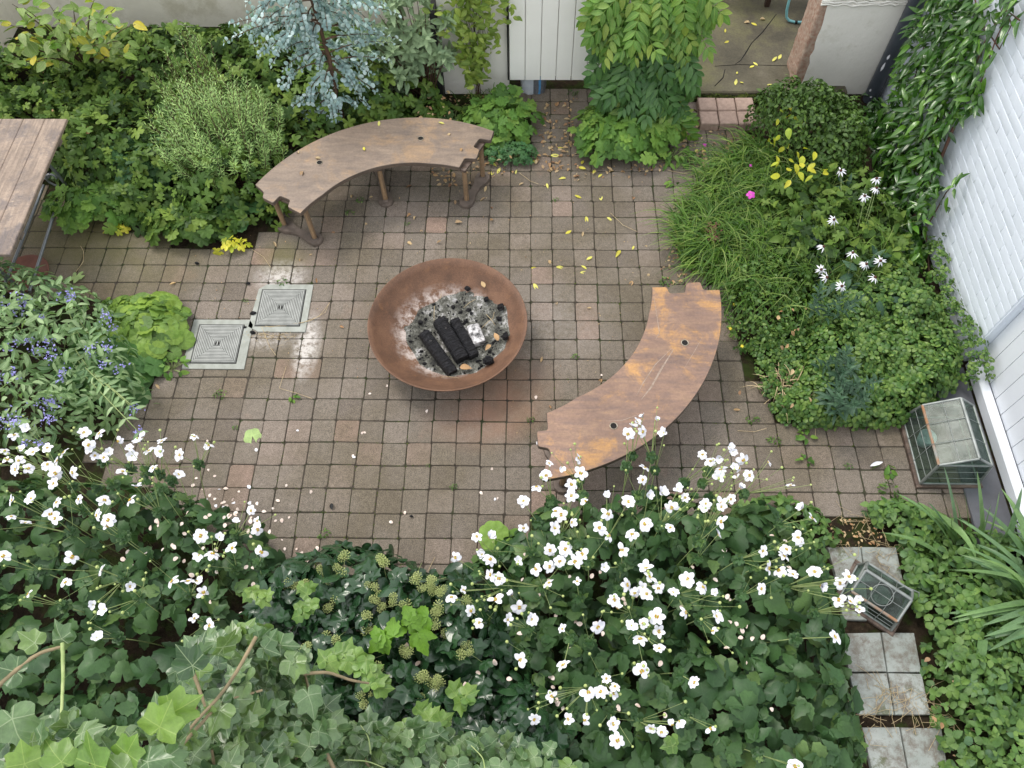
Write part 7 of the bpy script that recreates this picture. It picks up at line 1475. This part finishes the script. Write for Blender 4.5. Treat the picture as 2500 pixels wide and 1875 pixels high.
for x, y in Z2([(780, 75), (890, 30), (185, 215), (235, 310), (185, 325), (400, 315), (680, 398), (855, 350), (965, 250), (1010, 190), (1120, 275), (1145, 345), (995, 530), (1170, 552), (1035, 695), (1222, 702), (850, 852), (1345, 1000), (1450, 995), (1092, 1055), (540, 1158), (765, 1150), (1040, 1170), (980, 1200), (562, 1298), (1900, 665), (2120, 120), (2040, 90), (715, 145), (570, 185)], 1150, 340, 3.687): flat_leaf('fallen_leaf', x, y, 0, LY[rng.integers(0, 2)], rng.uniform(.045, .085), 'yellow fallen leaf lying flat on the pavers', 'leaf', 'yellow fallen leaves on the pavers')
for x, y in Z2([(775, 1490), (1000, 877), (700, 1088), (1455, 545), (170, 610), (195, 720), (430, 415), (130, 525), (1510, 290), (1240, 300), (1275, 285), (1585, 957), (1085, 1520), (1455, 1278), (1600, 1210), (1345, 290), (925, 345), (710, 255), (1030, 100)], 1150, 340, 3.687)+Z2([(1495, 120), (1885, 293), (1885, 455), (1585, 520), (1530, 400), (1485, 378), (805, 540), (485, 805), (1110, 230), (950, 235), (570, 750), (275, 675), (640, 1000), (845, 1385), (1455, 630), (1720, 640), (2150, 180), (1080, 455)], 600, 420, 3.687)+[(1320, 885), (1470, 925), (390, 950), (430, 690), (1790, 1000), (2060, 1035), (1340, 990)]+[(1355+rng.uniform(-25, 35), rng.uniform(240, 420)) for _ in range(26)]: flat_leaf('fallen_leaf', x, y, 0, LBm[rng.integers(0, 2)], rng.uniform(.035, .06), 'curled tan dead leaf on the pavers', 'leaf', 'brown fallen leaves on the pavers', .5)
for x, y in [(1085, 302), (925, 308), (1100, 326), (1128, 362), (730, 375), (770, 387), (887, 359), (740, 418)]: flat_leaf('fallen_leaf', x, y, H1, LY[0] if x % 2 else LBm[0], rng.uniform(.04, .06), 'small dead leaf on the seat of the left bench', 'leaf', 'leaves on the left bench')
for x, y in Z2([(1455, 130), (1520, 100), (1240, 180), (1290, 215), (1395, 205), (960, 100), (930, 270), (610, 105), (1290, 265), (1330, 375), (1400, 350), (1080, 245), (1150, 210), (1310, 25), (1130, 320)], 1650, 0, 2.592)[:0]+[(1830, 55), (1848, 62), (1770, 80), (1780, 100), (1735, 105), (1855, 48), (1885, 150), (1850, 160), (1800, 175), (1806, 200), (1795, 208), (1872, 208), (1830, 165), (1900, 145), (1725, 30)]: flat_leaf('fallen_leaf', x, y, .09, LY[0] if y > 60 else LBm[0], rng.uniform(.04, .07), 'small yellowish leaf on the porch floor', 'leaf', 'leaves on the porch floor')
PTS = Z2([(2055, 128), (1915, 183), (750, 515), (755, 725), (820, 770), (665, 790), (905, 865), (990, 890), (1045, 970), (830, 870), (760, 935), (820, 935), (850, 975), (890, 960), (930, 950), (955, 970), (985, 1020), (1220, 1000), (1180, 1030), (1250, 945), (1320, 852), (1235, 1100), (1295, 1110), (1340, 1080), (1395, 445), (1880, 455), (1800, 640), (1105, 573), (1045, 840), (1500, 875), (1400, 1290), (1435, 1335), (1480, 1350), (1550, 1310), (1655, 1310), (1390, 1370), (1420, 1400), (1385, 1470), (1440, 1500), (1295, 1240), (860, 1000), (880, 985), (900, 1010), (870, 1025), (820, 1000), (770, 1055), (740, 1150), (710, 870), (640, 850), (1360, 1440), (1400, 1390), (1470, 1420), (780, 900)], 250, 900, 2.949)+Z2([(1015, 295), (1795, 220), (475, 640), (550, 455), (1525, 930), (1495, 950), (1410, 905), (765, 1110), (850, 1050), (1480, 712), (1075, 1440)], 700, 900, 2.949)+[(1470, 918), (1310, 1085), (2290, 1810)]+[(rng.uniform(620, 760), rng.uniform(1330, 1430)) for _ in range(12)]
for x, y in PTS: flat_leaf('fallen_petal', x, y, 0, FPM[rng.integers(0, 4)], rng.uniform(.018, .031), 'fallen white or pinkish petal on the pavers', 'petal', 'fallen anemone petals on the pavers', .5)
pp = rng.uniform(0, 1, (150, 2))
b = MB(); rr_ = [G(rng.uniform(620, 1300), rng.uniform(1420, 1700), .75) for _ in range(25)]+[G(rng.uniform(1250, 1950), rng.uniform(1280, 1750), .62) for _ in range(70)]+[G(rng.uniform(300, 680), rng.uniform(1230, 1500), .5) for _ in range(60)]; n = len(rr_); az = rng.uniform(0, 6.28, n)
b.inst(petal(50, .75), frames(np.c_[np.cos(az), np.sin(az), rng.normal(0, .2, n)], norm(np.c_[rn(n, 2)*.4, np.ones(n)]), rng.uniform(.022, .034, n)), np.array(rr_)); tag(b.build('caught_petals', M_PETALO), 'shed petals caught in the foliage of the anemones', 'petals', None, 'stuff')
# special items on the paving
def spec(name, t, mat, x, y, h, s_, az, label, cat, z=.008):
    b = MB(); b.inst(t, (rotz(az)@rotx(.08)*s_)[None], np.zeros((1, 3))); o = b.build(name, mat); p = G(x, y, h); o.location = (p[0], p[1], p[2]+z); return tag(o, label, cat)
spec('fallen_maple_leaf', polarleaf(f_palm(5, .5, .09, 3), 40, 0, .2, .05, .92, 5, 1), L_MAPLE, 190, 678, 0, .125, 3.3, 'pale green jagged leaf with a long stalk on the pavers near the table', 'leaf', .02)
b = MB(); q = np.array([G(187, 665), G(205, 640), G(205, 615), G(198, 602)]); q[:, 2] = .008; b.tubes(q[None], .0022, 5); tag(b.build('leaf_stalk', M_DSTEM), 'thin pale stalk of the jagged leaf near the table', 'stalk')
spec('fallen_green_leaf', f_l := polarleaf(f_scal(5, .25), 24, 0, .2, .04, .9, 4, 3), L_MAPLE, 617, 1066, 0, .11, .3, 'flat pale green leaf in the middle of the lower left pavers', 'leaf')
spec('feather', ovate(8, .3, .9, .4, -.2, curl=.06), M_PETAL, 2122, 1140, 0, .09, -1.3, 'crumpled white feather on the path near the cold frame', 'feather', .012)
spec('fallen_dark_leaf', ovate(6, .5, .9, .5, .3), M_BLACK, 811, 1245, 0, .05, .2, 'dark curled leaf on the lower pavers', 'leaf')
for x, y, s_, lb in ((607, 694, .026, 'black charcoal crumb above the upper manhole cover'), (619, 767, .036, 'charcoal lump on the corner of the upper manhole cover'), (618, 814, .032, 'round charcoal lump between the two covers'), (599, 801, .02, 'small charcoal lump on the lower manhole cover'), (482, 645, .026, 'short black charcoal stick on the pavers'), (1005, 1262, .02, 'twig like dark bit near the ivy')):
    b = MB(); b.inst(RK[int(x) % 4], (np.diag([s_*1.3, s_, s_]))[None], np.zeros((1, 3))); o = b.build('charcoal_lump', M_CHAR, None, False); p = G(x, y, 0); o.location = (p[0], p[1], .012); tag(o, lb, 'charcoal')
for k, (pts, lb) in enumerate([([(805, 740), (795, 765), (760, 785), (700, 797), (620, 800)], 'long pale stalk bent across the upper manhole cover'), ([(805, 742), (780, 775), (740, 790), (660, 800), (640, 795)], 'second stalk crossing the upper manhole cover'), ([(700, 895), (683, 950), (725, 962), (763, 975)], 'V shaped dry stalk on the pavers left of the bowl'), ([(618, 612), (645, 630), (662, 655)], 'dry stalk above the upper manhole cover'), ([(1490, 522), (1520, 552), (1555, 568)], 'fine straw on the pavers above the right bench'), ([(1630, 418), (1700, 432), (1745, 445)], 'long straw beside the grass'), ([(1268, 424), (1295, 445), (1315, 452)], 'dark thin stalk near the right end of the left bench'), ([(1800, 1053), (1840, 1056), (1870, 1048)], 'pale straw on the right path'), ([(640, 800), (660, 850), (675, 870)], 'dry stalk below the upper manhole cover'), ([(1990, 930), (1989, 1075)], 'upright dead stalk lying from the clover onto the path'), ([(1045, 1396), (1062, 1362)], 'dry grass straw by the ivy')]):
    q = np.array([G(x, y, 0) for x, y in pts]); q[:, 2] = .010+.004*np.sin(np.arange(len(q))); 
    if len(q) == 2: q = np.array([q[0], (q[0]+q[1])/2, q[1]])
    b = MB(); b.tubes(q[None], .0017, 5); tag(b.build('dry_stalk', M_DSTEM), lb, 'stalk')
# dead grass bunch by covers
b = MB()
for k in range(60):
    p = G(660+rng.normal(0, 30), 822+rng.normal(0, 6), 0); a = rng.uniform(0, 6.28); L = rng.uniform(.02, .07); d = np.array([math.cos(a), math.sin(a)*.5, 0])*L; b.tubes(np.array([[p+[0, 0, .004], p+d*.5+[0, 0, .012], p+d+[0, 0, .004]]]), .0012, 3)
tag(b.build('dead_grass_wisps', M_DSTEM), 'wispy dead grass along the front of the upper manhole cover', 'grass', None, 'stuff')
# runners of stalks over slabs
b = MB()
for k in range(120):
    x, y = [(2130, 1750), (2160, 1690), (2240, 1720), (2150, 1360), (2120, 1285), (2300, 1760)][k % 6]; p = G(x+rng.normal(0, 40), y+rng.normal(0, 18), 0); a = rng.uniform(0, 6.28); L = rng.uniform(.05, .2); d = np.array([math.cos(a), math.sin(a), 0])*L; m0 = rn(3)*.02; b.tubes(np.array([[p+[0, 0, .026], p+d*.5+[m0[0], m0[1], .035], p+d+[0, 0, .026]]]), .0013, 3)
tag(b.build('dead_stalk_tangle', M_DSTEM), 'tangle of thin dead stalks around the stepping slabs', 'stalks', None, 'stuff')
print('TOTAL', time.time()-T0, len(bpy.data.objects), sum(len(m.polygons) for m in bpy.data.meshes))
